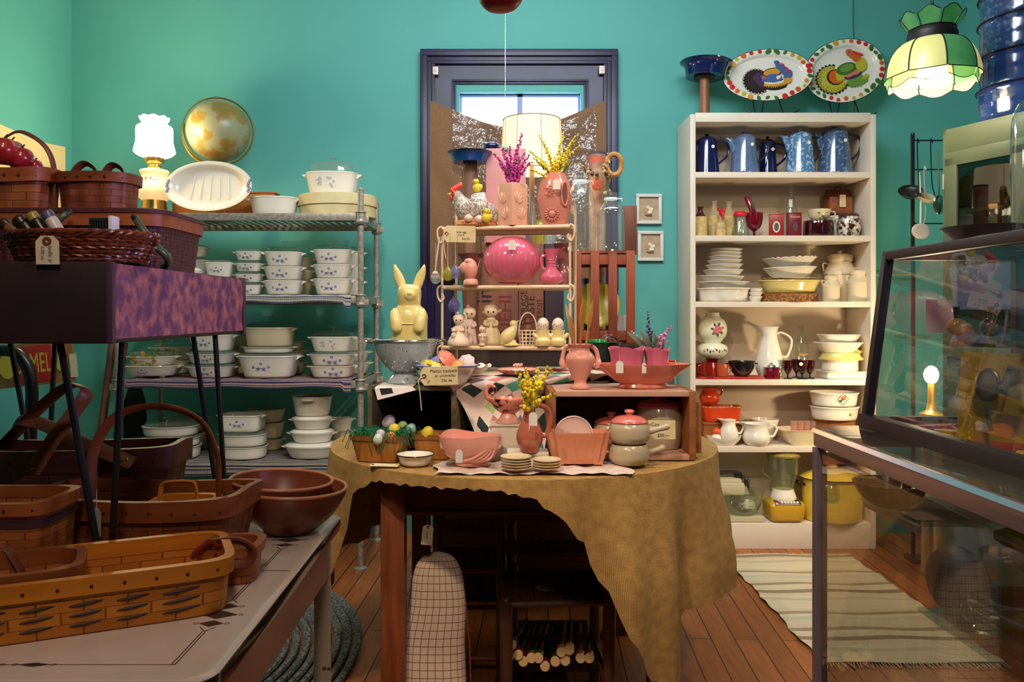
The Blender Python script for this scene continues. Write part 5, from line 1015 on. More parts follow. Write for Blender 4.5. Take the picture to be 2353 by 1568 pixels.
# enamel bowl with plastic baskets and umbrellas
Yb=2.20; s=S(1,Yb); bz=ct
t=T('enamel_bowl','white enamel bowl with blue rim, full of little plastic toys, on the left crate','bowl',(X(1025,Yb)+.0,Yb+.04,bz)); part('body',MB().lathe(shell([(s*30,0),(s*42,s*4),(s*56,s*22),(s*66,s*42),(s*76,s*47)],.0015),48),white,t); part('rim',MB().tube([(s*77*math.cos(2*PI*i/48),s*77*math.sin(2*PI*i/48),s*47.5) for i in range(48)],.0018,6,closed=True),mat('rim_blue',srgb(60,64,130),.2),t)
def umb(dx,dy,r,c,n,rot,pole=30):
    s=S(1,Yb); m=mat('plastic_'+n.replace(' ','_'),c,.35)
    t=T('toy_umbrella','tiny %s plastic umbrella heaped in the enamel bowl'%n,'toy',(X(1025,Yb)+s*dx,Yb+.03,bz+s*dy),0,None,rot=rot)
    part('canopy',MB().lathe([(.0005,s*r*.55),(s*r*.4,s*r*.45),(s*r*.8,s*r*.2),(s*r,0)],24,flute=(8,.06,lambda q:q),cap0=False,cap1=False),m,t); part('stick',MB().tube([(0,0,s*r*.5),(0,0,-s*pole)],.0012,6).tube([(0,0,s*r*.5),(0,0,s*r*.7)],.0012,6),m,t)
umb(2,62,26,srgb(232,120,100),'coral',(.5,.75,0),52); umb(44,54,22,srgb(220,196,200),'pale pink',(.9,-.5,0),10); umb(-18,60,18,srgb(130,130,196),'lavender',(.2,.1,0),10); umb(-48,50,16,srgb(206,190,60),'olive yellow',(.6,-.3,0),8); umb(-25,50,24,srgb(226,196,70),'bright yellow',(.1,.1,.4),6)
umb(24,48,20,srgb(214,150,50),'amber',(.1,-.1,0),6); umb(-52,46,16,srgb(150,140,200),'violet',(.2,-.2,0),4)
ptag('handwritten_tag','large cream handwritten price tag hanging on the front of the enamel toy bowl',P(1009,864,2.11),S(86,2.11),S(43,2.11),(0,-.035,0),((.12,.25,'Plastic baskets',.25),(.16,.0,'or umbrellas',.22),(-.28,-.28,'jr',.25),(.2,-.25,'.25\u00a2 ea.',.22)),cord=((0,0,0),(-.014,-.002,-.01),(-.012,-.0,-.05),(-.010,0,-.09)))
# milk-glass style leafy dish and pink lidded dish on the quilt
def simple(name,px,Y,z,prof,label,cat,m,flute=None,wob=None,sy=1,rz=0,t_=.003,rot=None):
    s=S(1,Y); return one(name,MB().lathe(shell([(r*s,q*s) for r,q in prof],t_),40,flute=flute,wob=wob,sy=sy),m,label,cat,(X(px,Y),Y,z),rz,rot=rot)
simple('leafy_dish',1087,2.33,.972,[(14,0),(20,3),(34,14),(40,20)],'white openwork leaf-edged dish on the quilt under the rack','dish',white,flute=(7,.07,lambda q:1 if .3<q<.7 else .2),wob=lambda a,k:.005*math.sin(7*a) if k in(3,4) else 0)
pk=mat('pink_glaze',srgb(228,156,142),.13,c2=srgb(232,164,150),scale=5,coat=.5)
t=T('trinket_dish','flat pink oval lidded dish with a rosebud knob on the quilt','dish',(X(1190,2.33),2.33,.970)); s=S(1,2.33)
part('base',MB().lathe([(s*26,0),(s*40,s*5),(s*46,s*9),(s*45,s*9.5)],44,sy=.7,wob=lambda a,k:.001*math.sin(16*a) if k>1 else 0),mat('dish_brown_pink',srgb(190,120,100),.2,coat=.3),t)
l=part('lid',MB().lathe([(s*45,s*10),(s*47,s*12),(s*40,s*16),(s*12,s*18)],44,sy=.7,wob=lambda a,k:.001*math.sin(16*a) if k<2 else 0),pk,t); mb=MB()
for k in range(6): mb.ball((s*(-8+3.2*k),0,s*(21+2*(k%2))),(s*4,s*4,s*3.5))
part('knob',mb,mat('gilt_rose',srgb(222,180,150),.3),l)
# ---- white iron rack
RK=(.031,2.515); RA=math.radians(-10); rkz=.968
rt=T('display_rack','small cream wrought-iron shelf rack with curled feet in the middle of the display','rack',(RK[0],RK[1],rkz),RA); iron=mat('cream_iron',srgb(232,204,172),.35)
ZS=[1.415-rkz,1.234-rkz,1.049-rkz]; hw_,hd=.197,.095
for zq in ZS:
    p=part('shelf',MB().box((0,.0,zq-.004),(2*hw_-.01,2*hd-.01,.004),bev=.001).tube([(-hw_,-hd,zq-.005),(hw_,-hd,zq-.005)],.0065,10).tube([(-hw_,hd,zq-.005),(hw_,hd,zq-.005)],.005,8),iron,rt)
    for sx in (-1,1): part('side_rail',MB().tube([(sx*hw_,-hd,zq-.005),(sx*hw_,hd,zq-.005)],.004,8).box((sx*hw_,hd*.8,zq+.004),(.003,.03,.016)),iron,p)
for sx in (-1,1):
    part('post',MB().tube(bez([(sx*hw_,hd,.004),(sx*hw_,hd,.2),(sx*hw_,hd,.50),(sx*(hw_-.006),hd-.02,.545),(sx*(hw_-.012),hd-.04,.53),(sx*(hw_-.006),hd-.03,.50)],26),.0042,8),iron,rt)
    part('post',MB().tube([(sx*hw_,-hd,.02),(sx*hw_,-hd,ZS[0]-.03)],.004,8),iron,rt)
    for zq in ZS: part('scroll',MB().tube(bez([(sx*hw_,-hd-.002,zq+.002),(sx*(hw_+.012),-hd-.006,zq-.006),(sx*(hw_+.013),-hd-.006,zq-.03),(sx*(hw_+.004),-hd-.006,zq-.048),(sx*(hw_-.006),-hd-.006,zq-.038),(sx*(hw_-.003),-hd-.006,zq-.026)],24),.0032,7),iron,rt)
T1,T2,T3=1.417,1.236,1.051
# hen
Yh=2.475; s=S(1,Yh)
t=T('hen_figurine','speckled grey pottery hen with red comb on a nest, left on the top rack shelf','figurine',(X(1094,Yh),Yh,T1)); hm=mat('hen_speckle',srgb(112,102,100),.3,c2=srgb(214,202,194),scale=170,tex='voronoi',lo=.3,hi=.62,coat=.3)
mb=MB().tube(bez([(s*42,0,s*50),(s*30,0,s*40),(s*4,0,s*40),(-s*22,0,s*42),(-s*36,0,s*58),(-s*44,0,s*72),(-s*50,0,s*76)],26),[s*q for q in (6,14,24,32,37,40,41,41,40,38,36,33,30,27,23,20,17,15,14,13,12,12,11,10,8,5,3,3,3)][:len(bez([(0,0,0)]*7 and [(i,0,0) for i in range(7)],26))],24)
part('body',mb,hm,t); part('neck_feathers',MB().tube(bez([(-s*30,0,s*52),(-s*38,0,s*64),(-s*46,0,s*74)],8),[s*q for q in (21,19,17,15,14,13,13,13,13)][:len(bez([(0,0,0),(1,0,0),(2,0,0)],8))],16),mat('hen_white',srgb(216,200,190),.3,c2=srgb(120,106,104),scale=60,stretch=(1,1,.3)),t)
redc=mat('comb_red',srgb(222,70,56),.3,coat=.3); mb=MB()
for k in range(6): mb.ball((-s*(54-3.6*k),0,s*(84+3*k-.5*k*k*.3)),(s*5,s*3.4,s*8),rot=(0,-.4+.12*k,0))
mb.ball((-s*57,0,s*68),(s*5,s*4,s*8)).ball((-s*50,0,s*76),(s*8,s*11,s*8)); part('comb_and_wattle',mb,redc,t)
part('beak',MB().loft([(0,s*4,s*4),(s*9,s*.6,s*.6)],10,M=TM(-s*58,0,s*76,(0,-PI/2,0))),mat('beak_yellow',srgb(230,190,50),.3),t); part('eye',MB().ball((-s*53,-s*10.5,s*79),(s*1.8,s*1.2,s*1.8)),black,t)
mb=MB(); rnd=random.Random(2)
for k in range(150):
    a=rnd.uniform(0,2*PI); r1=s*rnd.uniform(38,50); zq=s*rnd.uniform(2,13); mb.tube([(r1*math.cos(a),r1*.8*math.sin(a),zq),(r1*math.cos(a+.25),r1*.8*math.sin(a+.25),zq+rnd.uniform(-.004,.004))],.0012,4)
mb.lathe([(s*46,0),(s*50,s*4),(s*44,s*14),(s*30,s*16)],30,sy=.8); part('nest',mb,mat('nest_straw',srgb(214,140,90),.7),t)
for dx,dz in ((-16,16),(8,14)): part('egg',MB().ball((s*dx,-s*38,s*dz),(s*10,s*8,s*9)),mat('nest_egg',srgb(230,196,186),.3),t)
yl=mat('chick_yellow',srgb(232,206,40),.3,c2=srgb(238,216,80),scale=50)
def chick(par,x,y,z,k,face=-1):
    p=part('chick',MB().ball((0,0,k*11),(k*10,k*9,k*12)).ball((face*k*2,-k*2,k*25),(k*7.5,k*7,k*7)).ball((k*7,0,k*12),(k*6,k*4,k*8),rot=(0,.5,0)).tube([(-k*3,0,0),(-k*3,0,k*3)],k*1.2).tube([(k*3,0,0),(k*3,0,k*3)],k*1.2),yl,par,loc=(x,y,z))
    part('beak',MB().loft([(0,k*2,k*2),(k*4,k*.3,k*.3)],8,M=TM(face*k*9,-k*4,k*25,(0,face*PI/2,0))),mat('beak_orange',srgb(226,150,40),.4),p)
    part('eye',MB().ball((face*k*4,-k*8.4,k*27),k*1.1,seg=8,rings=6),black,p)
chick(t,s*2,0,s*80,s*.98); chick(t,s*24,-s*44,s*6,s*.98,1)
hang(1058,452,2.44,2,34,'narrow white string tag hanging on the neck of the speckled hen',4)
# square vase
pks=mat('matt_pink',srgb(232,182,160),.3,c2=srgb(226,170,150),scale=6,coat=.2); Yv=2.45; s=S(1,Yv)
t=T('square_vase','tall square pink vase with moulded shells under the purple flowers, top rack shelf','vase',(X(1178,Yv),Yv,T1),math.radians(42)); a=s*25; h=s*97
mb=MB().loft([(0,a,a,14),(h*.97,a,a,14),(h,a*.97,a*.97,14),(h*.99,a*.88,a*.88,14),(h*.1,a*.86,a*.86,14)],44); part('body',mb,pks,t)
for ry,off in ((-PI/2,0),(0,0)):
    for zc,xc,fl in ((h*.50,-s*10,1),(h*.14,s*8,-1)):
        mb=MB()
        for k in range(5):
            an=math.radians(-18+19*k)*fl; l=s*(27-3.2*abs(k-1.5)); mb.ball((xc+l*.62*math.sin(an),-a-.0002,zc+l*.62*math.cos(an)),(s*3.1,s*2.6,l*.52),rot=(0,an,0),seg=10,rings=8)
        part('shell_relief',mb,pks,t,rot=(0,0,ry))
def bouquet(name,label,cat,base,tips,mats,r,rb,n,parent=None,leafy=0,seed=1,stem_r=.0009,bl=(1,1,1.3)):
    """stems from a base point to tips with blossoms crowding the upper part"""
    rnd=random.Random(seed); t=T(name,label,cat,base); st=MB(); fl=MB(); lf=MB()
    for tp in tips:
        tp=Vector(tp)-Vector(base); c=Vector((tp.x*.35,tp.y*.35,tp.z*.55)); pts=bez([(0,0,0),c,tp],14); st.tube(pts,stem_r,5)
        L_=len(pts)
        for k in range(n):
            f=rb+(1-rb)*k/n; i=min(int(f*(L_-1)),L_-2); p=pts[i].lerp(pts[i+1],f*(L_-1)-i); q=r*(1.15-.6*(k/n)); d=Vector((rnd.uniform(-1,1),rnd.uniform(-1,1),rnd.uniform(-.3,.8)))*q*1.3
            fl.ball(p+d,(q*bl[0],q*bl[1],q*bl[2]),k%len(mats),rot=(rnd.uniform(-1,1),rnd.uniform(-1,1),0),seg=6,rings=4)
    for k in range(leafy):
        tp=Vector(rnd.choice(tips))-Vector(base); b=tp*rnd.uniform(.15,.4); e=b+Vector((rnd.uniform(-.03,.03),rnd.uniform(-.02,.02),rnd.uniform(.02,.06))); pts=bez([b,b.lerp(e,.5)+Vector((.004,0,.002)),e],8); lf.tube(pts,[.0008]+[.004]*(len(pts)-2)+[.0005],6,flat=.25)
    part('stem',st,mat('stem_green',srgb(116,124,60),.6),t); part('blossom',fl,mats,t)
    if leafy: part('leaf',lf,mat('leaf_green',srgb(120,130,60),.5),t)
    return t
pur=[mat('purple_petal',srgb(180,40,140),.6),mat('magenta_petal',srgb(210,60,170),.6)]
yel=[mat('yellow_petal',srgb(246,222,40),.6),mat('gold_petal',srgb(226,198,60),.6)]
tp=lambda L_:[tuple(P(x,y,Y)) for x,y,Y in L_]
bouquet('purple_flowers','spray of artificial purple flowers standing in the square pink vase','flowers',(X(1178,Yv),Yv,T1+S(78,Yv)),tp([(1134,352,2.42),(1153,340,2.45),(1170,336,2.43),(1200,304,2.47),(1206,350,2.45),(1218,355,2.43),(1190,345,2.5),(1165,360,2.4),(1222,372,2.42),(1146,372,2.42),(1182,372,2.40)]),pur,.0046,.22,30,leafy=7,seed=3)
# handled sunflower vase
pkv=mat('dusty_pink',srgb(214,140,128),.14,c2=srgb(206,128,116),scale=9,coat=.6); Y2=2.43; s=S(1,Y2)
t=T('pierced_vase','oval dusty pink vase with moulded sunflower and handle hole, top rack shelf','vase',(X(1275,Y2),Y2,T1)); h=s*120
mb=MB().loft([(0,s*26,s*17,2.4),(s*4,s*29,s*19,2.4),(h*.3,s*36,s*23,2.4),(h*.55,s*40,s*25,2.4),(h*.8,s*34,s*22,2.4),(h*.97,s*25,s*17,2.4),(h,s*24,s*16,2.4),(h*.96,s*20,s*13,2.4),(h*.6,s*30,s*18,2.4)],48); part('body',mb,pkv,t)
mb=MB().ball((-s*8,-s*23,s*24),(s*8,s*4,s*8))
for k in range(16): a=2*PI*k/16; mb.ball((-s*8+s*13*math.cos(a),-s*21.5,s*24+s*13*math.sin(a)),(s*5,s*3,s*2.4),rot=(0,-a,0),seg=8,rings=6)
part('sunflower_relief',mb,pkv,t); mb=MB()
for k in range(14): a=k*2.4; q=5+1.4*k; mb.ball((-s*8+s*q*.6*math.cos(a),-s*(23.5-.1*k),s*78+s*q*.8*math.sin(a)),(s*5,s*3,s*4),seg=8,rings=6)
part('berry_relief',mb,pkv,t)
part('handle_opening',MB().loft([(0,s*6,s*22,2),(.0015,s*8,s*26,2)],28,M=TM(s*21,-s*22.2,s*70,(PI/2,0,.28))),mat('vase_hollow',srgb(120,66,60),.5),t)
part('handle_rim',MB().tube([(s*21+s*8*math.cos(2*PI*i/28),-s*(23.5-3.2*math.cos(2*PI*i/28)),s*70+s*27*math.sin(2*PI*i/28)) for i in range(28)],.0035,8,closed=True),pkv,t)
hang(1279,412,2.37,17,23,'white price tag hanging on the pierced sunflower vase',6)
bouquet('yellow_flowers','spray of artificial yellow flowers in the pierced pink vase','flowers',(X(1275,Y2),Y2,T1+S(95,Y2)),tp([(1215,345,2.42),(1238,310,2.45),(1225,362,2.4),(1250,330,2.42),(1298,300,2.48),(1330,305,2.43),(1322,322,2.44),(1310,345,2.40),(1262,355,2.38),(1295,350,2.38),(1240,372,2.38),(1218,390,2.38),(1306,370,2.4),(1275,360,2.42),(1335,332,2.45)]),yel,.0042,.15,28,leafy=10,seed=9)
# middle shelf
Ym=2.46; s=S(1,Ym); rose_=mat('rose_pink_glaze',srgb(222,110,140),.12,c2=srgb(214,98,128),scale=4,coat=.6)
t=T('ball_vase','big round rose-pink vase with vertical ribs in the middle of the rack','vase',(X(1176,Ym),Ym,T2)); R_=s*66; hb=s*112
part('body',MB().lathe([(R_*math.sin(math.radians(a))*1.0,hb/2-hb/2*math.cos(math.radians(a))*1.02) for a in range(24,168,8)]+[(R_*.3,hb*.985),(R_*.24,hb*.96)],96,flute=(30,.017,lambda q:math.sin(PI*q)**.5 if 0<q<1 else 0),cap1=False),rose_,t)
hang(1177,552,2.36,18,22,'white price tag hanging on the round ribbed pink vase',4)
s=S(1,2.43)
pitcher('small_pitcher',1267,2.43,T2,84,[(13,0),(26,.10),(28,.20),(25,.28),(14,.42),(11,.50),(12,.52),(10.5,.56),(12,.60),(10.5,.64),(12,.68),(11,.72),(13,.82),(19,1)],'small rose-pink ringed pitcher on the right of the middle rack shelf',rose_,hs=-1,hx=10,hz=(.80,.44),sx=.5,hr=.004)
t=T('hatching_chick','pink glass bird hatching from an egg, left on the middle rack shelf','figurine',(X(1082,2.43),2.43,T2)); part('foot',MB().lathe([(s*17,0),(s*18,s*3),(s*15,s*12),(s*8,s*15)],24),pk,t); part('body',MB().ball((0,0,s*36),(s*16,s*15,s*24)).ball((-s*12,0,s*40),(s*14,s*10,s*14)).loft([(0,s*4,s*4),(s*9,s*.6,s*.6)],10,M=TM(-s*24,0,s*40,(0,-PI/2,0))),pk,t)
part('hood',MB().ball((-s*4,0,s*54),(s*12,s*11,s*8)),pk,t)
mau=mat('mauve_vase',srgb(150,90,96),.2,coat=.4)
simple('frilled_vase',1083,2.53,T2,[(14,0),(16,4),(13,20),(20,50),(26,68),(30,74)],'mauve vase with a frilled square mouth behind the pink hatching bird','vase',mau,flute=(4,.12,lambda q:1 if .35<q<.65 else .1))
simple('frilled_vase',1293,2.50,T2,[(14,0),(16,4),(20,26),(12,48),(14,70),(20,88),(24,96)],'mauve glass vase with a frilled mouth behind the small ringed pitcher','vase',mau,flute=(5,.08,lambda q:1 if .35<q<.65 else .1))
# hanging glass ornaments
def orn(px,py,r,c,n,Y=2.40,top=520):
    s=S(1,Y); t=T('glass_ornament','%s blown glass egg ornament hanging from the left of the rack'%n,'ornament',tuple(P(px,py,Y))); m=glass('orn_'+n.replace(' ','_').replace(',',''),c,.5,body=.18)
    part('bulb',MB().lathe([(s*r*.1,-s*r*1.1),(s*r*.7,-s*r*.8),(s*r,-s*r*.1),(s*r*.75,s*r*.7),(s*r*.25,s*r*1.4),(s*r*.1,s*r*1.9)],22),m,t); part('hook',MB().tube([(0,0,s*r*1.8),(0,0,s*(py-top))],.0006,5),string,t)
orn(1001,640,12,(.86,.95,.98),'clear',2.42,560); orn(1029,632,13,(.78,.78,.2),'olive green'); orn(1046,628,12,(.5,.55,.95),'blue'); orn(1044,703,14,(.45,.4,.85),'violet, lowest hung',2.46,655)
one('ribbon',MB().tube(bez([P(1010,545,2.40),P(1004,590,2.40),P(1000,625,2.41)],10),.003,6,flat=.2).ball(P(1000,628,2.41),(.009,.005,.006)),mat('pale_ribbon',srgb(214,206,216),.7),'pale narrow ribbon bow over the clear glass ornament on the left of the rack','ribbon')
ptag('handwritten_tag','cream handwritten tag tied to the left end of the top rack shelf',P(1056,538,2.425),S(74,2.425),S(38,2.425),(0,.02,0),((.05,.12,'large egg',.17),(.05,-.06,'cup $',.17),(.2,-.30,'$20.00',.17)),cord=((0,0,0),(-.008,.0,-.02),(-.006,0,-.05),(.0,0,-.075)))
# bottom shelf figurines
fig=mat('bisque',srgb(226,200,176),.45,c2=srgb(232,208,188),scale=8); figl=mat('bisque_lilac',srgb(214,186,186),.45); eyem=mat('fig_eye',(.02,.015,.01),.1)
def child(px,Y,h,label,style,m):
    s=S(1,Y); k=s*h/100; t=T('child_figurine',label,'figurine',(X(px,Y),Y,T3))
    wob=None
    if style=='girl': pr=[(24,0),(27,5),(25,14),(20,30),(14,44),(10,52),(11,60),(9,64),(4,67)]
    elif style=='sit': pr=[(30,0),(34,6),(30,20),(20,34),(15,46),(13,54),(8,60),(4,63)]
    elif style=='tall': pr=[(18,0),(20,4),(17,20),(15,36),(12,50),(10,60),(5,66)]
    else: pr=[(14,0),(16,4),(13,12),(16,34),(15,50),(9,60),(4,63)]
    part('body',MB().lathe([(r*k,z*k) for r,z in pr],28,flute=(9,.05) if style=='girl' else None,sy=.85).tube(bez([(-12*k,-2*k,56*k),(-14*k,-10*k,48*k),(-3*k,-14*k,46*k)],8),4*k,8).tube(bez([(12*k,-2*k,56*k),(14*k,-10*k,48*k),(4*k,-14*k,46*k)],8),4*k,8),m,t)
    hd_=part('head',MB().ball((0,-2*k,78*k),(16*k,14*k,14*k)).ball((0,-16*k,75*k),(1.6*k,1.6*k,1.4*k)),fig,t)
    for sx in (-1,1): part('eye',MB().ball((sx*6*k,-15.2*k,77*k),(1.9*k,1.2*k,2.6*k),seg=8,rings=6),eyem,hd_)
    if style=='girl': part('hair',MB().ball((0,2*k,84*k),(17*k,14*k,11*k)).ball((18*k,2*k,78*k),(9*k,5*k,4*k),rot=(0,-.5,0)).ball((-15*k,2*k,76*k),(5*k,5*k,4*k)).ball((0,0,95*k),(5*k,4*k,6*k)).ball((5*k,0,97*k),(4*k,3*k,5*k)),m,t)
    elif style=='sit': part('bonnet',MB().ball((0,2*k,83*k),(18*k,15*k,12*k)).ball((-3*k,0,98*k),(4*k,4*k,4*k)),figl,t); 
    else: part('hair',MB().ball((0,2*k,84*k),(16.5*k,14*k,10*k)).ball((-4*k,0,96*k),(5*k,4*k,4*k)),m,t)
    if style in('sit','boy'): part('toy_bear',MB().ball((-14*k if style=='sit' else 3*k,-18*k,32*k),(8*k,7*k,10*k)).ball((-14*k if style=='sit' else 3*k,-20*k,46*k),(7*k,6*k,6*k)).ball((-19*k if style=='sit' else -2*k,-19*k,52*k),2.5*k).ball((-9*k if style=='sit' else 8*k,-19*k,52*k),2.5*k),m,t)
    if style=='sit': part('shepherd_staff',MB().tube(bez([(22*k,-12*k,0),(22*k,-12*k,60*k),(22*k,-12*k,92*k),(14*k,-12*k,98*k)],12),2.4*k),fig,t)
    return t
child(1079,2.50,92,'tall lilac-grey bisque child figurine at the back left of the bottom rack shelf','tall',figl)
child(1054,2.42,76,'seated bisque child in a bonnet with a bear, leftmost on the bottom rack shelf','sit',fig)
child(1108,2.43,47,'smallest bisque child holding a bear, between the seated child and the girl','boy',fig)
child(1128,2.49,98,'tall bisque girl in a long skirt and crown on the bottom rack shelf','girl',mat('bisque_tan',srgb(206,186,150),.45))
s=S(1,2.42)
t=T('bird_figurine','cream porcelain bird with raised head on the bottom rack shelf','figurine',(X(1173,2.42),2.42,T3)); bc=mat('bird_cream',srgb(236,220,160),.3)
mb=MB().tube(bez([(-s*22,0,s*3),(-s*12,0,s*16),(0,0,s*30),(s*8,0,s*42),(s*9,0,s*52)],16),[s*q for q in (2,5,8,11,14,15,15,15,14,13,11,9,8,7,7,7,7,7)][:len(bez([(i,0,0) for i in range(5)],16))],16).ball((s*7,0,s*51),(s*9,s*8,s*8)).loft([(0,s*3,s*3),(s*8,s*.5,s*.5)],8,M=TM(s*13,0,s*54,(0,PI/3,0))).lathe([(s*20,0),(s*22,s*2),(s*12,s*6),(s*6,s*14)],20,sy=.6,M=TM(s*4,0,0)); part('body',mb,bc,t)
t=T('lattice_basket','white lattice plastic basket holding a brown chocolate-coloured bunny on the bottom rack shelf','basket',(X(1213,2.47),2.47,T3)); mb=MB(); a,h_=s*22,s*34
for k in range(5): mb.loft([(h_*k/4-.0015,a*(.85+.04*k),a*.6,3),(h_*k/4+.0015,a*(.85+.04*k),a*.6,3)],24)if k in(0,) else mb.tube([(a*(.85+.04*k)*math.cos(2*PI*i/24),a*.62*math.sin(2*PI*i/24),h_*k/4) for i in range(24)],.0022,5,closed=True)
for k in range(14): an=2*PI*k/14; mb.tube([(a*.86*math.cos(an),a*.61*math.sin(an),0),(a*1.01*math.cos(an),a*.62*math.sin(an),h_)],.0022,5)
part('body',mb,mat('white_plastic',srgb(230,212,200),.4),t); part('handle',MB().tube(arc((0,0,h_),a*.95,0,PI,16,'xz',s*42),.0022,6),mat('white_plastic',(0,0,0)),t)
one('brown_bunny',MB().ball((0,0,s*30),(s*15,s*10,s*20)).ball((0,0,s*52),(s*9,s*8,s*9)).ball((-s*4,0,s*63),(s*3,s*2,s*7)).ball((s*4,0,s*63),(s*3,s*2,s*7)),mat('bunny_brown',srgb(110,60,44),.5),'small brown bunny sitting in the white lattice basket','figurine',(X(1213,2.475),2.475,T3+.003))
dec=[mat('egg_white',srgb(232,214,200),.3),mat('egg_decal',srgb(50,44,50),.5)]
for px,l in ((1247,'left'),(1287,'right')):
    s=S(1,2.42); t=T('egg_cup','pale yellow chick-shaped egg cup, %s of the pair on the bottom rack shelf'%l,'egg cup',(X(px,2.42)-(0 if l=='left' else .008),2.40,T3)); part('bowl',MB().lathe([(s*15,0),(s*18,s*4),(s*19,s*14),(s*14,s*20),(s*16,s*37),(s*14.5,s*37),(s*12,s*26)],26),bc,t)
    for sx in (-1,1): part('wing',MB().ball((sx*s*17,-s*4,s*22),(s*5,s*8,s*10),rot=(0,sx*.7,0)),bc,t)
    mb=MB().ball((0,0,0),(s*14,s*14,s*18),0)
    for k in range(9): a=-1.5+.35*k; mb.tube([(s*13.6*math.sin(a)*.9,-s*13.6*math.cos(a)*.9,-s*6),(s*13.6*math.sin(a+.15),-s*13.7*math.cos(a+.15),s*(-1+2*(k%3)))],.0012,5,1)
    one('decorated_egg',mb,dec,'white egg with black drawings sitting in the %s chick egg cup'%l,'egg',(X(px,2.42)-(0 if l=='left' else .008),2.40,T3+s*47))
# ---- front of the middle table: pink pottery
Yp=2.055; s=S(1,Yp)
t=T('pink_planter','shiny pink squarish planter bowl with a draped swag, front of the middle table','planter',(X(1083,Yp),Yp,lz),-.18)
def pw(a,k): return (.008*max(0,math.cos(2*(a+.8)))**2-.003) if k in (5,6) else 0
part('body',MB().loft([(0,s*36,s*28,2.2),(s*4,s*37,s*29,2.2),(s*9,s*34,s*27,2.4),(s*24,s*58,s*42,2.8),(s*44,s*69,s*52,3.4),(s*70,s*72,s*54,3.4),(s*70,s*68,s*50,3.4),(s*40,s*62,s*46,3),(s*22,s*40,s*30,2.4)],48,wob=pw),pk,t)
mb=MB()
for k in range(4): mb.tube(bez([(s*(50+5*k),-s*(44-5*k),s*(66-2*k)),(s*(44+5*k),-s*(46-4*k),s*(44-2*k)),(s*(20+10*k),-s*(47-3*k),s*(26-1.5*k)),(-s*6+s*8*k,-s*(42-2*k),s*(16-1*k))],16),s*3,8)
part('swag_relief',mb,pk,t); hang(1055,1034,1.93,16,30,'white price tag hanging on the front of the pink planter bowl',16)
def disk_stack(px,n,w,step,z,l):
    Y=1.985; s=S(1,Y); m=mat('cream_saucer',srgb(226,206,170),.2,coat=.3); r0=None
    names=['lowest','second','third','fourth','fifth','sixth']
    for k in range(n):
        lab='%s of the %s stack of small cream saucers on the runner'%(names[k] if k<n-1 else 'topmost',l)
        one('saucer',MB().lathe([(s*w*.26,0),(s*w*.28,.001),(s*w*.46,s*5),(s*w*.5,s*7.5),(s*w*.485,s*8),(s*w*.42,s*6),(s*w*.26,s*2.5),(.0005,s*2.5)],40),m,lab,'saucer',(X(px,Y)+.001*math.sin(k*3),Y,z+k*s*step),group=None)
disk_stack(1186,5,72,6.2,lz,'taller left'); disk_stack(1256,4,66,6.0,lz,'shorter right')
ped=mat('white_plaster',srgb(226,212,196),.5); s=S(1,2.14)
one('tall_pedestal',MB().box((0,0,s*42),(s*70,s*56,s*84),bev=.003).box((0,0,s*83),(s*76,s*62,s*4),bev=.001),ped,'tall white square plinth under the pink scroll compote','plinth',(X(1163,2.16),2.16,tz))
t=T('low_pedestal','low stepped white plinth under the brown-pink jug','plinth',(X(1212,2.08),2.08,tz+.004)); s=S(1,2.08)
part('cap',MB().box((0,0,s*26),(s*94,s*60,s*10),bev=.003),ped,t); part('base',MB().box((0,0,s*17),(s*78,s*50,s*8),bev=.003).box((0,0,s*7),(s*88,s*56,s*14),bev=.003),ped,t)
# pink compote with scroll handle
blp=mat('pink_black_sponged',srgb(226,140,120),.12,c2=srgb(30,16,20),scale=55,lo=.52,hi=.60,coat=.5); Y=2.16; s=S(1,Y)
t=T('scroll_compote','pink footed compote sponged black with a curled scroll handle, on the tall white plinth','compote',(X(1168,Y),Y,tz+s*85))
part('foot',MB().lathe([(s*28,0),(s*28,s*3),(s*20,s*12),(s*15,s*22)],30),pk,t); part('bowl',MB().lathe([(s*14,s*20),(s*26,s*28),(s*40,s*42),(s*46,s*52),(s*46,s*56),(s*43,s*56),(s*36,s*44)],40,sy=.75,flute=(8,.015)),[blp],t)
pts=[(-s*38+s*(22-.55*k)*math.cos(math.radians(-60-13*k))*.78*(1),0,s*72+s*(22-.55*k)*math.sin(math.radians(-60-13*k))) for k in range(33)]
part('scroll_handle',MB().tube(pts,[s*(6.5-.12*k) for k in range(33)],10),blp,t)
# brown-pink jug with yellow flowers
tc_=mat('terracotta_pink',srgb(176,96,78),.12,c2=srgb(184,106,86),scale=5,coat=.5); Y=2.06
pitcher('glazed_jug',1217,Y,tz+.004+S(31.5,2.08),112,[(22,0),(23,.05),(27,.14),(31,.27),(30,.38),(23,.55),(16,.7),(13,.82),(14,.92),(18,1)],'brown-pink glazed jug with yellow flowers on the low white plinth',tc_,hx=18,hz=(.95,.34),sx=.2,hr=.0055)
hang(1225,948,1.99,19,31,'white price tag hanging on the brown-pink jug',26)
bouquet('forsythia_sprigs','bright yellow artificial sprigs standing in the brown-pink jug','flowers',(X(1217,Y),Y,tz+S(125,Y)),tp([(1186,852,2.04),(1196,866,2.02),(1205,845,2.05),(1214,860,2.03),(1226,870,2.0),(1240,845,2.06),(1262,842,2.05),(1270,848,2.04),(1278,905,2.0),(1250,880,2.02),(1203,900,2.0),(1222,895,1.99),(1192,880,2.02),(1196,935,2.0)]),yel,.0058,.22,18,leafy=9,seed=21)
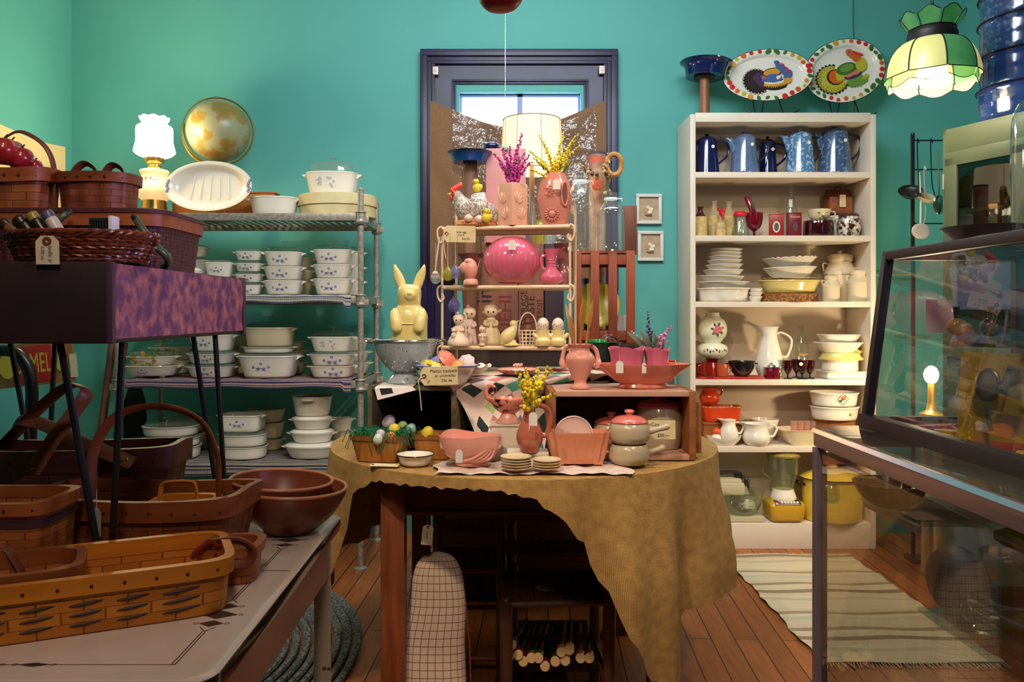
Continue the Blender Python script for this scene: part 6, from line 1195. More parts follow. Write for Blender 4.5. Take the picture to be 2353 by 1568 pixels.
# peach planter and plate
Y=2.075; s=S(1,Y); pch=mat('peach_glaze',srgb(218,140,106),.2,c2=srgb(212,130,96),scale=6,coat=.3)
t=T('peach_planter','long peach fluted planter on feet, front of the middle table','planter',(X(1328,Y),Y,lz))
def pf(a,k): return -.008*max(0,math.sin(a*1.0)**8)*0
part('body',MB().loft([(s*6,s*46,s*22,4),(s*3,s*54,s*26,4),(s*20,s*60,s*30,4),(s*48,s*66,s*35,4),(s*74,s*72,s*38,4.5),(s*74,s*69,s*35,4.5),(s*30,s*56,s*26,4)],80,flute=(28,.045,lambda q:1 if q<.62 else .45)),pch,t)
for sx in (-1,1): part('foot',MB().box((sx*s*44,0,s*4),(s*22,s*50,s*8),bev=.004),pch,t)
t=T('side_plate','round pale pink plate standing on edge inside the peach planter','plate',(X(1318,2.10),2.10,lz+s*60),rot=(0,0,0)); M=Matrix.Rotation(math.radians(80),4,'X'); s=S(1,2.1)
part('disc',MB().lathe([(s*30,0),(s*38,.004),(s*43,.006),(s*43,.008),(s*30,.004),(.0005,.004)],48,M=M),mat('pale_pink_plate',srgb(218,184,176),.25,coat=.3),t); part('sticker',MB().box((s*10,-s*7,-s*3),(s*26,.001,s*17),rot=(-.17,0,0)),mat('lilac_sticker',srgb(206,196,216),.8),t)
part('twisted_rim',MB().tube([M@Vector((s*43*math.cos(2*PI*i/90),s*43*math.sin(2*PI*i/90),.007)) for i in range(90)],[.0022+.0008*(i%3==0) for i in range(90)],6,closed=True),mat('pale_pink_plate',(0,0,0)),t)
# handled soup bowls with pink lid
sg=mat('stone_glaze',srgb(196,178,150),.2,c2=srgb(186,168,140),scale=5,coat=.4); pl=mat('pink_lid_glaze',srgb(216,112,100),.15,coat=.5)
def soup(px,Y,z,w,h,label,handle=True,hrot=0,hl=36):
    s=S(1,Y); r=s*w/2; hh=s*h; t=T('handled_pot',label,'pot',(X(px,Y),Y,z),hrot)
    part('bowl',MB().lathe([(r*.72,0),(r*.78,.002),(r*.98,hh*.28),(r,hh*.5),(r*.96,hh*.8),(r*.86,hh*.98),(r*.84,hh),(r*.8,hh*.96),(r*.8,hh*.5)],44),sg,t)
    if handle: part('handle',MB().tube(bez([(r*.9,0,hh*.55),(r+s*hl*.4,0,hh*.66),(r+s*hl,0,hh*.82)],8),[s*q for q in (8,7.5,7,6.5,6,6,7,8,5)],12),sg,t)
    return t,hh,r
def lidp(t,r,z,s,m=pl): 
    l=part('lid',MB().lathe([(r*.86,z),(r*.9,z+s*2),(r*.86,z+s*5),(r*.6,z+s*13),(r*.2,z+s*17)],40),m,t); part('knob',MB().lathe([(s*9,z+s*15),(s*8,z+s*20),(s*12,z+s*24),(s*10,z+s*28),(s*3,z+s*30)],18,flute=(5,.06)),m,l)
Y=2.07; s=S(1,Y); t,h1,r1=soup(1445,Y,lz,94,46,'stone-coloured handled bowl, lower of the stacked pair at the table front right')
t,h2,r2=soup(1446,Y,lz+h1+.001,96,48,'stone-coloured handled pot with a pink lid, stacked on another bowl at the front right',hl=44); lidp(t,r2,h2,s)
ci=tz+.012
s=S(1,2.26); t,h,r=soup(1320,2.26,ci,78,50,'stone pot with a pink lid at the left inside the orange crate',False); lidp(t,r*1.05,h,s*.92)
s=S(1,2.26); one('pot_stand',MB().lathe([(s*28,0),(s*28,s*16)],28),mat('stand_brown',srgb(110,66,44),.5),'small round brown stand under the middle crate pot','stand',(X(1404,2.25),2.25,ci))
t,h,r=soup(1404,2.25,ci+s*16.5,84,44,'pink-lidded stone pot in the middle of the orange crate, raised on a stand',False); lidp(t,r*1.02,h,s*.9)
Y=2.27; s=S(1,Y)
t=T('bean_pot','large stone-coloured jar with pink lid and ear handles at the right inside the orange crate','pot',(X(1513,Y),Y,ci)); hh=s*100
part('body',MB().lathe([(s*42,0),(s*48,s*6),(s*53,s*40),(s*54,s*70),(s*48,s*94),(s*46,s*98)],44),sg,t); l=part('lid',MB().lathe([(s*50,s*97),(s*51,s*99),(s*44,s*106),(s*14,s*112)],44),mat('rose_lid_glaze',srgb(196,92,104),.15,coat=.5),t); part('knob',MB().lathe([(s*12,s*110),(s*10,s*116),(s*15,s*122),(s*6,s*128)],18),mat('rose_lid_glaze',(0,0,0)),l)
for sx in (-1,1): part('ear_handle',MB().ball((sx*s*56,0,s*66),(s*9,s*8,s*6),rot=(0,-sx*.3,0)),sg,t)
ptag('handwritten_tag','cream handwritten price card leaning on the big lidded jar in the crate',P(1509,988,2.12),S(86,2.12),S(43,2.12),(-.08,0,0),((-.12,.28,'McCoy',.26),(-.12,.0,'w/ Tureen',.22),(.18,-.30,'$50 \u2014',.24)),hole=False)
# ---- on the orange crate
c2z=tz+.188; Y=2.22
s=S(1,Y); t=T('amphora_vase','pink two-handled amphora vase holding wooden spoons, on the orange crate','vase',(X(1333,Y),Y,c2z)); h=s*100
part('body',MB().lathe(shell([(s*22,0),(s*22,s*4),(s*15,s*10),(s*14,s*16),(s*22,s*32),(s*33,s*60),(s*34,s*70),(s*28,s*80),(s*22,s*86),(s*23,s*94),(s*30,s*101)],.004),40),pk,t)
for sx in (-1,1): part('handle',MB().tube(bez([(sx*s*24,0,s*97),(sx*s*36,0,s*88),(sx*s*41,0,s*66),(sx*s*38,0,s*52),(sx*s*31,0,s*56)],20),[s*q for q in [4]*10+[5,6,7,7,7,7,6,5,5,4,4,4,4]][:len(bez([(i,0,0) for i in range(5)],20))],10,flat=1.5),pk,t)
sp=wood('spoon_wood',srgb(208,146,66),srgb(180,116,44),2,.5)
def spoon(bx,by,tx,ty,Yt,w,l,label,m=sp):
    b=P(bx,by,2.22); e=P(tx,ty,Yt); d=e-b; L_=d.length; n=22; pts=[];rs=[]
    for k in range(n+1):
        f=k/n; pts.append(b+d*f); rs.append(.0045 if f<1-l else max(.0015,w*math.sin(PI*min(1,max(.06,(f-(1-l))/l*.94+.06)))**.6))
    q=one('wooden_spoon',MB().tube([p-b for p in pts],rs,14,flat=.28),m,label,'spoon',tuple(b)); return q
spoon(1330,850,1340,690,2.20,.0125,.42,'golden wooden spoon with an oval bowl, tallest in the amphora vase')
spoon(1338,850,1362,690,2.22,.0085,.44,'narrow golden wooden spoon leaning right in the amphora vase')
spoon(1332,850,1306,722,2.18,.0125,.5,'pale wooden spatula leaning left at the front of the amphora vase',wood('pale_spoon',srgb(200,150,100),srgb(180,126,76),2,.5))
spoon(1330,850,1300,698,2.26,.007,.4,'thin pale wooden stick at the far left of the amphora vase',wood('pale_spoon',(0,0,0),(0,0,0)))
Y=2.24; s=S(1,Y)
t=T('footed_bowl','wide flat salmon-pink bowl with scalloped panels on the orange crate','bowl',(X(1477,Y),Y,c2z))
salm=mat('salmon_glaze',srgb(220,120,100),.15,c2=srgb(226,132,110),scale=4,coat=.5)
part('foot',MB().lathe([(s*54,0),(s*56,s*3),(s*50,s*12)],44,sy=.6),salm,t)
part('body',MB().lathe(shell([(s*48,s*9),(s*60,s*14),(s*84,s*32),(s*102,s*46),(s*109,s*55)],.004),64,sy=.6,flute=(12,.032,lambda q:min(1,4*q) if q<.5 else .6)),salm,t)
orch=mat('orchid_glaze',srgb(208,110,140),.14,c2=srgb(200,100,132),scale=6,coat=.5)
def tulip(px,w,h,Y,label):
    s=S(1,Y); simple('tulip_vase',px,Y,c2z+S(18,2.24),[(w*.34,0),(w*.38,4),(w*.42,h*.3),(w*.44,h*.7),(w*.5,h)],label,'vase',orch,flute=(9,.04,lambda q:1),wob=lambda a,k:.005*math.sin(3*a+1) if k in(4,5) else 0)
tulip(1440,84,72,2.25,'orchid-pink petal-shaped vase, left one standing in the salmon bowl'); tulip(1510,58,70,2.25,'orchid-pink petal-shaped vase, right one standing in the salmon bowl')
hang(1424,830,2.16,17,28,'white price tag on the left orchid-pink vase',16); hang(1480,834,2.16,10,24,'narrow white price tag on the right orchid-pink vase',14)
# lavender basket behind
Y=2.50; s=S(1,Y)
t=T('twig_basket','small pale twig basket with a dark hoop handle behind the salmon bowl','basket',(X(1462,Y),Y,.90)); part('body',MB().lathe([(s*17,0),(s*22,s*6),(s*24,s*60),(s*22,s*66)],24,flute=(12,.04)),mat('bleached_twig',srgb(190,160,130),.8,c2=srgb(130,100,80),scale=80,bump=.8),t); part('handle',MB().tube(bez([(-s*18,0,s*60),(s*6,0,s*112),(s*24,0,s*128),(s*34,0,s*110),(s*32,0,s*62)],20),.0035,7),mat('dark_hoop',srgb(60,24,30),.5),t)
lav=[mat('lavender_petal',srgb(120,90,170),.7),mat('lavender_dark',srgb(60,40,90),.7)]; pnk=[mat('lilac_petal',srgb(206,120,180),.6),mat('pale_lilac_petal',srgb(220,150,200),.6)]
bouquet('lavender_sprigs','artificial purple lavender sprigs behind the orchid-pink vases','flowers',(X(1490,2.42),2.42,Z(830,2.42)),tp([(1490,716,2.42),(1498,760,2.40),(1478,790,2.38),(1512,780,2.4),(1486,800,2.36),(1500,800,2.38)]),lav,.0042,.35,20,leafy=0,seed=5)
bouquet('lilac_blossoms','artificial lilac-pink blossoms with broad green leaves at the right of the middle display','flowers',(X(1492,2.40),2.40,Z(835,2.4)),tp([(1448,760,2.4),(1476,768,2.38),(1547,750,2.4),(1534,785,2.4),(1535,770,2.4)]),pnk,.005,.62,9,leafy=0,seed=15)
lf=MB()
for x0,y0,x1,y1,w_ in ((1490,832,1440,762,.011),(1495,832,1470,760,.013),(1500,832,1502,765,.012),(1512,832,1524,778,.008),(1485,832,1465,790,.008)):
    a=P(x0,y0,2.39); b=P(x1,y1,2.37); pts=bez([a,a.lerp(b,.5)+Vector((.006,-.01,.012)),b],10); lf.tube(pts,[.002]+[w_*math.sin(PI*(k+1)/(len(pts)+1)) for k in range(1,len(pts)-1)]+[.001],8,flat=.18)
one('broad_leaves',lf,mat('sage_leaf',srgb(86,96,66),.5,c2=srgb(104,112,80),scale=20),'broad grey-green artificial leaves among the lilac blossoms','leaves')
t=T('striped_tumbler','small grey-striped glass with a red rim behind the salmon bowl','tumbler',(X(1542,2.36),2.36,c2z)); s=S(1,2.36)
part('body',MB().lathe([(s*9,0),(s*10,s*50)],20,flute=(10,.04)),mat('grey_stripe',srgb(120,120,120),.3),t); part('rim',MB().lathe([(s*10.5,s*50),(s*10.5,s*54),(s*9,s*54)],20),redp,t)
# dark green bowl with bits, right of rack
Y=2.62; s=S(1,Y)
t=T('metal_bowl','dark green metal bowl behind the amphora spoons','bowl',(X(1385,Y),Y,Z(838,Y))); part('body',MB().lathe(shell([(s*24,0),(s*30,s*4),(s*38,s*40),(s*42,s*50),(s*44,s*51)],.002),36),mat('bowl_dark_green',srgb(26,44,38),.25,.4),t)
one('green_glass_piece',MB().lathe([(s*22,0),(s*24,s*8),(s*20,s*14)],24,flute=(12,.05)),glass('green_glass',(.05,.5,.12),.5,body=.4),'bright green glass piece lying in the dark green bowl','glassware',(X(1372,Y),Y,Z(838,Y)+s*44))
one('wire_whisk',MB().tube(arc((0,0,0),s*22,0,PI,12),.0015).tube(arc((s*3,.004,0),s*18,0,PI,12),.0015).tube(arc((-s*2,-.004,0),s*14,0,PI,12),.0015),chrome,'shiny wire whisk lying in the dark green bowl','whisk',(X(1400,Y),Y,Z(838,Y)+s*46))
one('bowl_riser',MB().box((X(1400,2.62),2.63,(TZ+Z(838,2.62))/2),(.17,.15,Z(838,2.62)-TZ-.002)),dkw,'dark wooden block behind the orange crate, carrying the dark green bowl and twig basket','block')
# ================================================================ BEHIND THE RACK
dark=wood('dark_cabinet_wood',srgb(58,34,24),srgb(40,22,16),2,.6)
t=T('dark_dresser','low dark wooden dresser against the back behind the middle table','dresser',(.14,3.38,0)); 
part('carcass',MB().box((0,0,.515),(.82,.42,.99),bev=.004),dark,t); part('top',MB().box((0,0,1.02),(.86,.44,.02),bev=.003),dark,t)
for k in range(3): d=part('drawer',MB().box((0,-.213,.25+.28*k),(.74,.012,.24),bev=.004),pined,t); part('knob',MB().ball((0,-.228,.25+.28*k),.012),black,d)
dz=1.031
# lettered crates standing on end
lcw=wood('stencilled_crate_wood',srgb(134,82,62),srgb(106,62,46),2,.7); st=mat('stencil_red',srgb(110,30,36),.8); stb=mat('stencil_black',srgb(28,18,22),.8)
def lcrate(px0,px1,py,label,txts,m=lcw,Y=3.22,d=.12):
    w=S(px1-px0,Y); h=Z(py,Y)-dz; t=T('stencilled_crate',label,'crate',(X((px0+px1)/2,Y),Y+d/2,dz)); part('boards',MB().box((0,0,h/2),(w-.002,d,h),bev=.003),m,t)
    for tx,x,z,sz,mm in txts: part('stencil_lettering',MB().text(tx,sz,TM(x,-d/2-.0006,z)@Matrix.Rotation(-PI/2,4,'Y')@UP),mm,t)
lcrate(1095,1190,560,'upright wooden crate with large red stencilled letters behind the rack',(('NEHI',.035,.11,.075,st),('in',-.05,.19,.09,stb)))
lcrate(1191,1250,560,'upright wooden crate with black stencilled lettering behind the rack',(('BEVERAGE',-.028,.13,.035,stb),('TASTE',-.0,.13,.042,stb),('DETROIT',.035,.12,.028,stb)))
lcrate(1251,1296,560,'plain dark purplish upright board behind the rack',(),mat('purple_board',srgb(56,36,50),.7))
# tall pink box
pb=mat('pink_metal_box',srgb(214,140,136),.45,c2=srgb(206,130,128),scale=8)
zt1=Z(560,3.22); t=T('pink_box','tall pink metal box standing behind the rack on the crates','box',(X(1162,3.22),3.24,zt1+.001)); h=Z(340,3.18)-zt1
part('body',MB().box((0,0,h/2),(S(92,3.18),.1,h),bev=.004),pb,t); part('hinge',MB().box((-S(47,3.18),-.045,h*.55),(.004,.01,.03)).box((-S(47,3.18),-.045,h*.2),(.004,.01,.03)),chrome,t)
# drum lamp
Y=3.40; s=S(1,Y); t=T('table_lamp','lit table lamp with a cream linen drum shade behind the flowers','lamp',(X(1222,Y),Y,dz)); zq=lambda py:Z(py,Y)-dz
shade=mat('lit_linen',srgb(236,206,150),.8,c2=srgb(222,188,130),scale=120,stretch=(1,1,4),emit=(1,.78,.48),estr=.75)
# weave lines on the shade's glow come from the cloth itself
part('lamp_shade',MB().lathe([(s*74,zq(395)),(s*66,zq(276)),(s*65,zq(276)),(s*73,zq(395))],48,cap0=False,cap1=False),shade,t)
mb=MB(); 
for r_,py in ((74.5,394),(66.5,277)): mb.tube([(s*r_*math.cos(2*PI*i/40),s*r_*math.sin(2*PI*i/40),zq(py)) for i in range(40)],.002,6,closed=True)
for a in (-2.1,-1.3,-.4,-2.9): mb.tube([(s*74.6*math.cos(a),s*74.6*math.sin(a),zq(395)),(s*66.6*math.cos(a),s*66.6*math.sin(a),zq(276))],.0012,5)
part('shade_frame',mb,mat('shade_trim',srgb(150,110,80),.8),t)
part('base',MB().lathe([(s*50,0),(s*52,.01),(s*20,.03),(s*12,.10),(s*30,.2),(s*34,.3),(s*18,.45),(s*8,.55),(s*6,zq(380))],30),mat('lamp_ceramic',srgb(120,110,104),.2,coat=.3),t)
light('lamp_bulb_middle','POINT',(X(1222,Y),Y,Z(330,Y)),3,(1,.75,.4),.04)
# blue pan on a brown stand, left
Y=3.2; s=S(1,Y)
t=T('wooden_stand','brown turned wooden stand left behind the rack','stand',(X(1080,Y)+.0,Y,dz)); part('shaft',MB().lathe([(s*40,0),(s*40,.02),(s*20,.04),(s*18,.2),(s*26,.3),(s*24,.45),(s*20,.6),(s*16,Z(376,Y)-dz)],28),wood('stand_wood',srgb(128,84,62),srgb(90,56,40),2),t)
one('blue_pan',MB().lathe(shell([(s*38,0),(s*46,s*18),(s*52,s*24)],.002),40),enam('bright_blue_enamel',srgb(30,74,140)),'bright blue enamel pan on the brown stand left of the pink box','pan',(X(1080,Y),Y,Z(376,Y)+.002))
one('shallow_dish',MB().lathe([(s*18,0),(s*20,s*6),(s*17,s*12),(s*6,s*16)],24),nav,'small dark blue shallow dish turned over on the pink metal box','dish',(X(1130,3.22),3.22,zt1+h+.002))
one('white_lattice_cup',MB().lathe(shell([(s*12,0),(s*16,s*56),(s*20,s*60)],.002),24,flute=(12,.04)),white,'white ribbed cup between the rack posts on the dresser','cup',(X(1064,3.19),3.18,dz))
# slatted crate at right with bottles
Y=3.16; cl=wood('slat_wood',srgb(150,70,40),srgb(120,52,28),2,.6); x0,x1=X(1316,Y),X(1460,Y); z0_,z1_=dz,Z(576,Y); w=x1-x0
t=T('slatted_crate','reddish slatted wooden crate on the dresser right of the rack','crate',((x0+x1)/2,Y+.11,dz)); hh=z1_-dz
for k in range(4): part('slat',MB().box((-w/2+.018+(w-.036)*k/3,-.104,hh/2),(.035,.009,hh),bev=.002),cl,t)
for zq_ in (.02,hh-.045):
    part('rail',MB().box((0,-.093,zq_+.01),(w,.012,.04),bev=.002),cl,t); part('rail',MB().box((0,.10,zq_+.01),(w,.012,.04),bev=.002),cl,t)
    for sx in (-1,1): part('rail',MB().box((sx*(w/2-.006),0,zq_+.01),(.012,.19,.04),bev=.002),cl,t)
part('floor_board',MB().box((0,0,.006),(w-.01,.18,.01)),cl,t); part('top_board',MB().box((0,0,hh-.005),(w,.20,.01),bev=.001),cl,t)
one('yellow_dish',MB().lathe([(.06,0),(.085,.01),(.095,.02),(.09,.022),(.05,.012)],32,M=Matrix.Rotation(PI/2-.2,4,'X')),mat('dish_yellow',srgb(190,170,70),.2),'tall yellow dish standing on edge inside the slatted crate','dish',(X(1372,Y)+.01,Y+.10,dz+.15))
one('white_card',MB().box((0,0,.05),(.05,.003,.1)),whitepaper,'white card standing in the slatted crate','card',(X(1435,Y)+.01,Y+.11,dz+.012))
bz_=z1_+.001
btg=glass('bottle_glass',(.90,.96,.96),.45,.03,body=.04)
def milk(px,Yq,w,h,label,n=4,pr=None):
    t=bottle('milk_bottle',px,Yq,bz_,w,h,pr or [(.9,0),(1,.02),(1,.62),(.92,.72),(.6,.82),(.42,.87),(.42,.93),(.48,.94),(.48,1)],btg,label,n=n); s=S(1,Yq)
    part('collar',MB().lathe([(s*w*.27,s*h*.88),(s*w*.27,s*h*.91)],22,cap0=False,cap1=False).tube([(s*w*.25,0,s*h*.9),(s*w*.42,0,s*h*.9),(s*w*.42,0,s*h*.86)],.002),mat('collar_white',srgb(230,232,236),.3),t)
milk(1404,3.2,60,134,'square clear glass milk bottle on the slatted crate')
milk(1334,3.24,68,180,'large round clear glass jug on the slatted crate, left of the square milk bottle',2,[(.9,0),(1,.02),(1,.55),(.8,.75),(.45,.88),(.34,.92),(.38,.93),(.38,1)])
t=T('tin_can','tall cylindrical tin with an orange and cream label behind the glass jug','tin',(X(1372,3.42),3.42,bz_-.37+.0)); s=S(1,3.42)
r=s*19; zc=Z(448,3.42)-(bz_-.37); zt_=Z(354,3.42)-(bz_-.37)
part('can',MB().lathe([(r,0),(r,zt_)],28),[mat('can_cream',srgb(200,160,130),.5,c2=srgb(150,100,80),scale=20)],t); part('label_band',MB().lathe([(r*1.01,zt_-s*22),(r*1.01,zt_-s*10)],28,cap0=False,cap1=False),mat('can_orange',srgb(206,90,60),.5),t); part('label_spot',MB().ball((0,-r*.96,zt_-s*72),(s*14,.003,s*16)),mat('can_orange',(0,0,0)),t); part('lid',MB().lathe([(r*1.02,zt_-.004),(r*1.02,zt_+.006),(r*.9,zt_+.006)],28),mat('can_lid',srgb(70,60,80),.4),t)
s=S(1,3.3)
one('wooden_ring',MB().tube([(s*17*math.cos(2*PI*i/30),0,s*24*math.sin(2*PI*i/30)) for i in range(30)],s*6,8,closed=True),mat('cane',srgb(196,140,70),.5,c2=srgb(160,104,46),scale=40),'oval cane ring hanging at the right side of the window','ring',(X(1411,3.3),3.3,Z(378,3.3)))
bouquet('dried_flowers','dried cream flowers hanging beside the cane ring at the window','flowers',(X(1395,3.3),3.3,Z(470,3.3)),tp([(1398,352,3.3),(1388,378,3.28),(1404,395,3.3),(1330,375,3.3),(1352,385,3.3),(1400,440,3.3)]),[mat('dried_petal',srgb(190,160,110),.8),mat('dried_brown',srgb(120,90,60),.8)],.008,.7,7,leafy=0,seed=31)
one('leaning_board',MB().box((0,0,.09),(.06,.02,.2),bev=.003),wood('board_brown',srgb(110,60,40),srgb(84,44,30),2),'short brown board standing right of the milk bottle on the slatted crate','board',(X(1448,3.24),3.26,bz_))
for k,(px,c,n) in enumerate(((1242,(.95,.9,.3),'yellow-tinted'),(1262,(.9,.95,.95),'clear'))):
    s=S(1,3.28); one('small_glass_jar',MB().lathe(shell([(s*14,0),(s*15,s*40),(s*10,s*50),(s*11,s*58)],.002),20),glass('jar_'+n.replace('-','_'),c,.5,body=.1),'small %s glass jar glimpsed behind the rack between the vases'%n,'jar',(X(px,3.29),3.29,zt1+.001))
# ================================================================ UNDER THE TABLE
t=T('sleeve_board','padded ironing board covered in cream checked cloth, leaning under the front of the table','ironing board',(X(1004,2.16),2.16,0)); s=S(1,2.1); gridm=uvmat('checked_cloth','grid',[srgb(214,190,170),srgb(120,60,50)],48,48,.9,.25,.045,.0006)
secs=[(0,.085,.03),(.12,.092,.032),(.25,.088,.032),(.35,.078,.03),(.42,.07,.029),(.46,.058,.026),(.485,.038,.02),(.494,.012,.01)]
mb=MB().loft([(z,a,b,2.6,(-.012 if z<.3 else 0)) for z,a,b in secs],48)
part('pad',mb,gridm,t); part('seam',MB().tube([(a*1.0*1,0,z) for z,a,b in secs]+[(-a,0,z) for z,a,b in secs[::-1]],.002,6),mat('seam_brown',srgb(130,60,44),.8),t)
t.rotation_euler=(.06*-1,0,0)
ptag('paper_tag','small cream tag hanging below the table apron beside the left leg',P(982,1230,2.12),S(46,2.12),S(25,2.12),(0,PI/2+.1,0),((.0,.0,'toaster',.22),))
one('tag_string',MB().tube([P(983,1180,2.12),P(982,1212,2.12)],.0008,5),string,'thin string holding the tag under the table apron','string')
def chair(label,x,y,rz,k,tone):
    m=wood('chair_wood_'+tone,srgb(140,66,42) if tone=='red' else srgb(96,54,38),srgb(104,48,30) if tone=='red' else srgb(68,38,26),2,.45)
    t=T('child_chair',label,'chair',(x,y,0),rz); w,d,sh,bh=.26*k,.22*k,.335,.64
    for sx in (-1,1):
        part('leg',MB().lathe([(.016,0),(.018,.1),(.018,sh+.012),(.013,sh+.02)],14,M=TM(sx*w/2,-d/2,0)),m,t)
        part('leg',MB().tube(bez([(sx*w/2,d/2,0),(sx*w/2,d/2,sh),(sx*w/2,d/2+.03,bh)],12),.017,10),m,t)
        part('stretcher',MB().tube([(sx*w/2,-d/2,.12),(sx*w/2,d/2,.12)],.009,8),m,t)
    part('stretcher',MB().tube([(-w/2,-d/2,.055),(w/2,-d/2,.055)],.009,8),m,t); part('stretcher',MB().tube([(-w/2,d/2,.14),(w/2,d/2,.14)],.009,8),m,t)
    mb=MB()
    for i in range(7): mb.box((-w/2+w*(i+.5)/7,0,sh),(w/7*.92,d,.012),bev=.002)
    mb.tube([(-w/2,-d/2,sh),(w/2,-d/2,sh)],.011).tube([(-w/2,d/2,sh),(w/2,d/2,sh)],.011); part('seat',mb,m,t)
    for z in (.42,.52,.60): part('back_slat',MB().box((0,d/2+.012*(z-.3)*8*.3,z),(w,.012,.042),bev=.003),m,t)
    return t
chair('small ladder-back chair under the table, left, behind the checked ironing board',-.085,2.63,0,.95,'red')
chair('small slat-seated chair under the table, right, with croquet mallets beneath it',.155,2.36,.05,1.12,'dark')
one('white_saucer',MB().lathe([(.02,0),(.03,.003),(.031,.004)],24),mat('saucer_grey',srgb(150,150,140),.3),'small pale saucer lying on the slatted chair seat under the table','saucer',(.135,2.33,.3425))
# croquet mallets
ends=[(1175,1483,'green'),(1169,1511,'white'),(1190,1507,'red'),(1202,1522,'maroon'),(1221,1514,'brown'),(1237,1514,'green'),(1252,1533,'red'),(1276,1522,'olive'),(1299,1520,'pink'),(1290,1500,'yellow'),(1308,1495,'yellow'),(1334,1514,'pink'),(1354,1514,'red')]
hc={'green':srgb(60,100,50),'white':srgb(200,180,150),'red':srgb(140,30,30),'maroon':srgb(100,30,40),'brown':srgb(120,80,50),'olive':srgb(100,100,50),'pink':srgb(170,80,80),'yellow':srgb(170,140,60)}
tip=mat('raw_wood_end',srgb(222,184,132),.6)
for i,(px,py,c) in enumerate(ends):
    a=P(px,py,2.26); b=P(1150+(px-1150)*.66+60,1432-(i%3)*6,3.05); b.z=max(.02,b.z); d=(b-a); M=Matrix.Translation(a)@d.to_track_quat('Z','Y').to_matrix().to_4x4(); L_=d.length*.62
    t=T('croquet_mallet',['leftmost','lower left','third from left','fourth from left','fifth from left','sixth from left','lowest','eighth from left','ninth from left, lower','upper middle left','upper middle right','second from right','rightmost'][i]+' of the croquet mallet handles with %s paint under the right chair'%c,'mallet',(0,0,0),0,None)
    t.matrix_world=M
    mb=MB().lathe([(.0125,0),(.0145,.003),(.0145,.008)],16,1).lathe([(.0145,.008),(.0142,.022),(.010,.034),(.0135,.040),(.0135,.056),(.008,.062)],16,0).lathe([(.006,.05),(.006,L_)],10,2); part('handle',mb,[mat('croquet_'+c,hc[c],.35),tip,mat('croquet_shaft_'+('red' if i%2 else 'blue'),srgb(110,24,24) if i%2 else srgb(20,30,50),.4)],t)
# board shelf carrying the mallets
one('low_shelf_board',MB().box((.155,2.62,.06),(.30,.36,.02)),dark,'dark board on the floor under the right chair carrying the croquet mallets','board')
# ================================================================ ENAMEL TABLE, LEFT FOREGROUND
ETZ=.75; ex1=-.315; ex0=-1.35; ey0=.862; ey1=1.60
t=T('enamel_table','white enamel-topped kitchen table with black edge and printed border, left foreground','table',((ex0+ex1)/2,(ey0+ey1)/2,0)); ew,ed=(ex1-ex0)/2,(ey1-ey0)/2
def rrect(hw,hd,r,n=8):
    o=[]
    for cx,cy,a0 in ((hw-r,hd-r,0),(-hw+r,hd-r,PI/2),(-hw+r,-hd+r,PI),(hw-r,-hd+r,PI*1.5)):
        for k in range(n+1): a=a0+PI/2*k/n; o.append((cx+r*math.cos(a),cy+r*math.sin(a)))
    return o
def slab(mb,pts0,zs,mi=0):
    """stack of outlines (list of point lists)"""
    n=len(pts0[0]); vs=[(x,y,z) for P_,z in zip(pts0,zs) for x,y in P_]; fs=[tuple(range(n-1,-1,-1))]
    for k in range(len(zs)-1):
        for i in range(n): j=(i+1)%n; fs.append((k*n+i,k*n+j,k*n+n+j,k*n+n+i))
    fs.append(tuple(range((len(zs)-1)*n,len(zs)*n))); return mb.add(vs,fs,mi)
enm=mat('white_enamel_top',srgb(216,190,176),.16,c2=srgb(206,178,162),scale=4,coat=.3)
mb=MB(); slab(mb,[rrect(ew-.004,ed-.004,.035),rrect(ew-.001,ed-.001,.037),rrect(ew-.0045,ed-.0045,.034),rrect(ew-.010,ed-.010,.03)],[ETZ-.012,ETZ-.004,ETZ-.0008,ETZ]); part('tabletop',mb,enm,t)
mb=MB(); slab(mb,[rrect(ew-.001,ed-.001,.038),rrect(ew+.001,ed+.001,.038),rrect(ew+.0005,ed+.0005,.038)],[ETZ-.026,ETZ-.016,ETZ-.005]); part('black_edge',mb,mat('black_enamel',(.012,.012,.016),.12,coat=.4),t)
# printed border: double line with stepped diamond ornaments, on each half of the top
mb=MB(); inkb=mat('border_print',srgb(70,52,50),.3)
def ln(x0,y0,x1,y1,w=.0011):
    d=Vector((x1-x0,y1-y0)); n=Vector((-d.y,d.x)).normalized()*w/2; mb.add([(x0+n.x,y0+n.y,ETZ+.0006),(x1+n.x,y1+n.y,ETZ+.0006),(x1-n.x,y1-n.y,ETZ+.0006),(x0-n.x,y0-n.y,ETZ+.0006)],[(0,1,2,3)],0,None,None,False)
def diam(x,y,a,b,n=5):
    for k in range(-n,n+1):
        f=1-abs(k)/(n+1); ln(x-a*f,y+b*k/n,x+a*f,y+b*k/n,.0014)
    for sx in (-1,1): 
        for i in range(6): q=2*PI*i/6; q2=2*PI*(i+1)/6; ln(x+sx*(a+.004)+.003*math.cos(q),y+.003*math.sin(q),x+sx*(a+.004)+.003*math.cos(q2),y+.003*math.sin(q2),.0008)
cxo,cyo=(ex0+ex1)/2,(ey0+ey1)/2
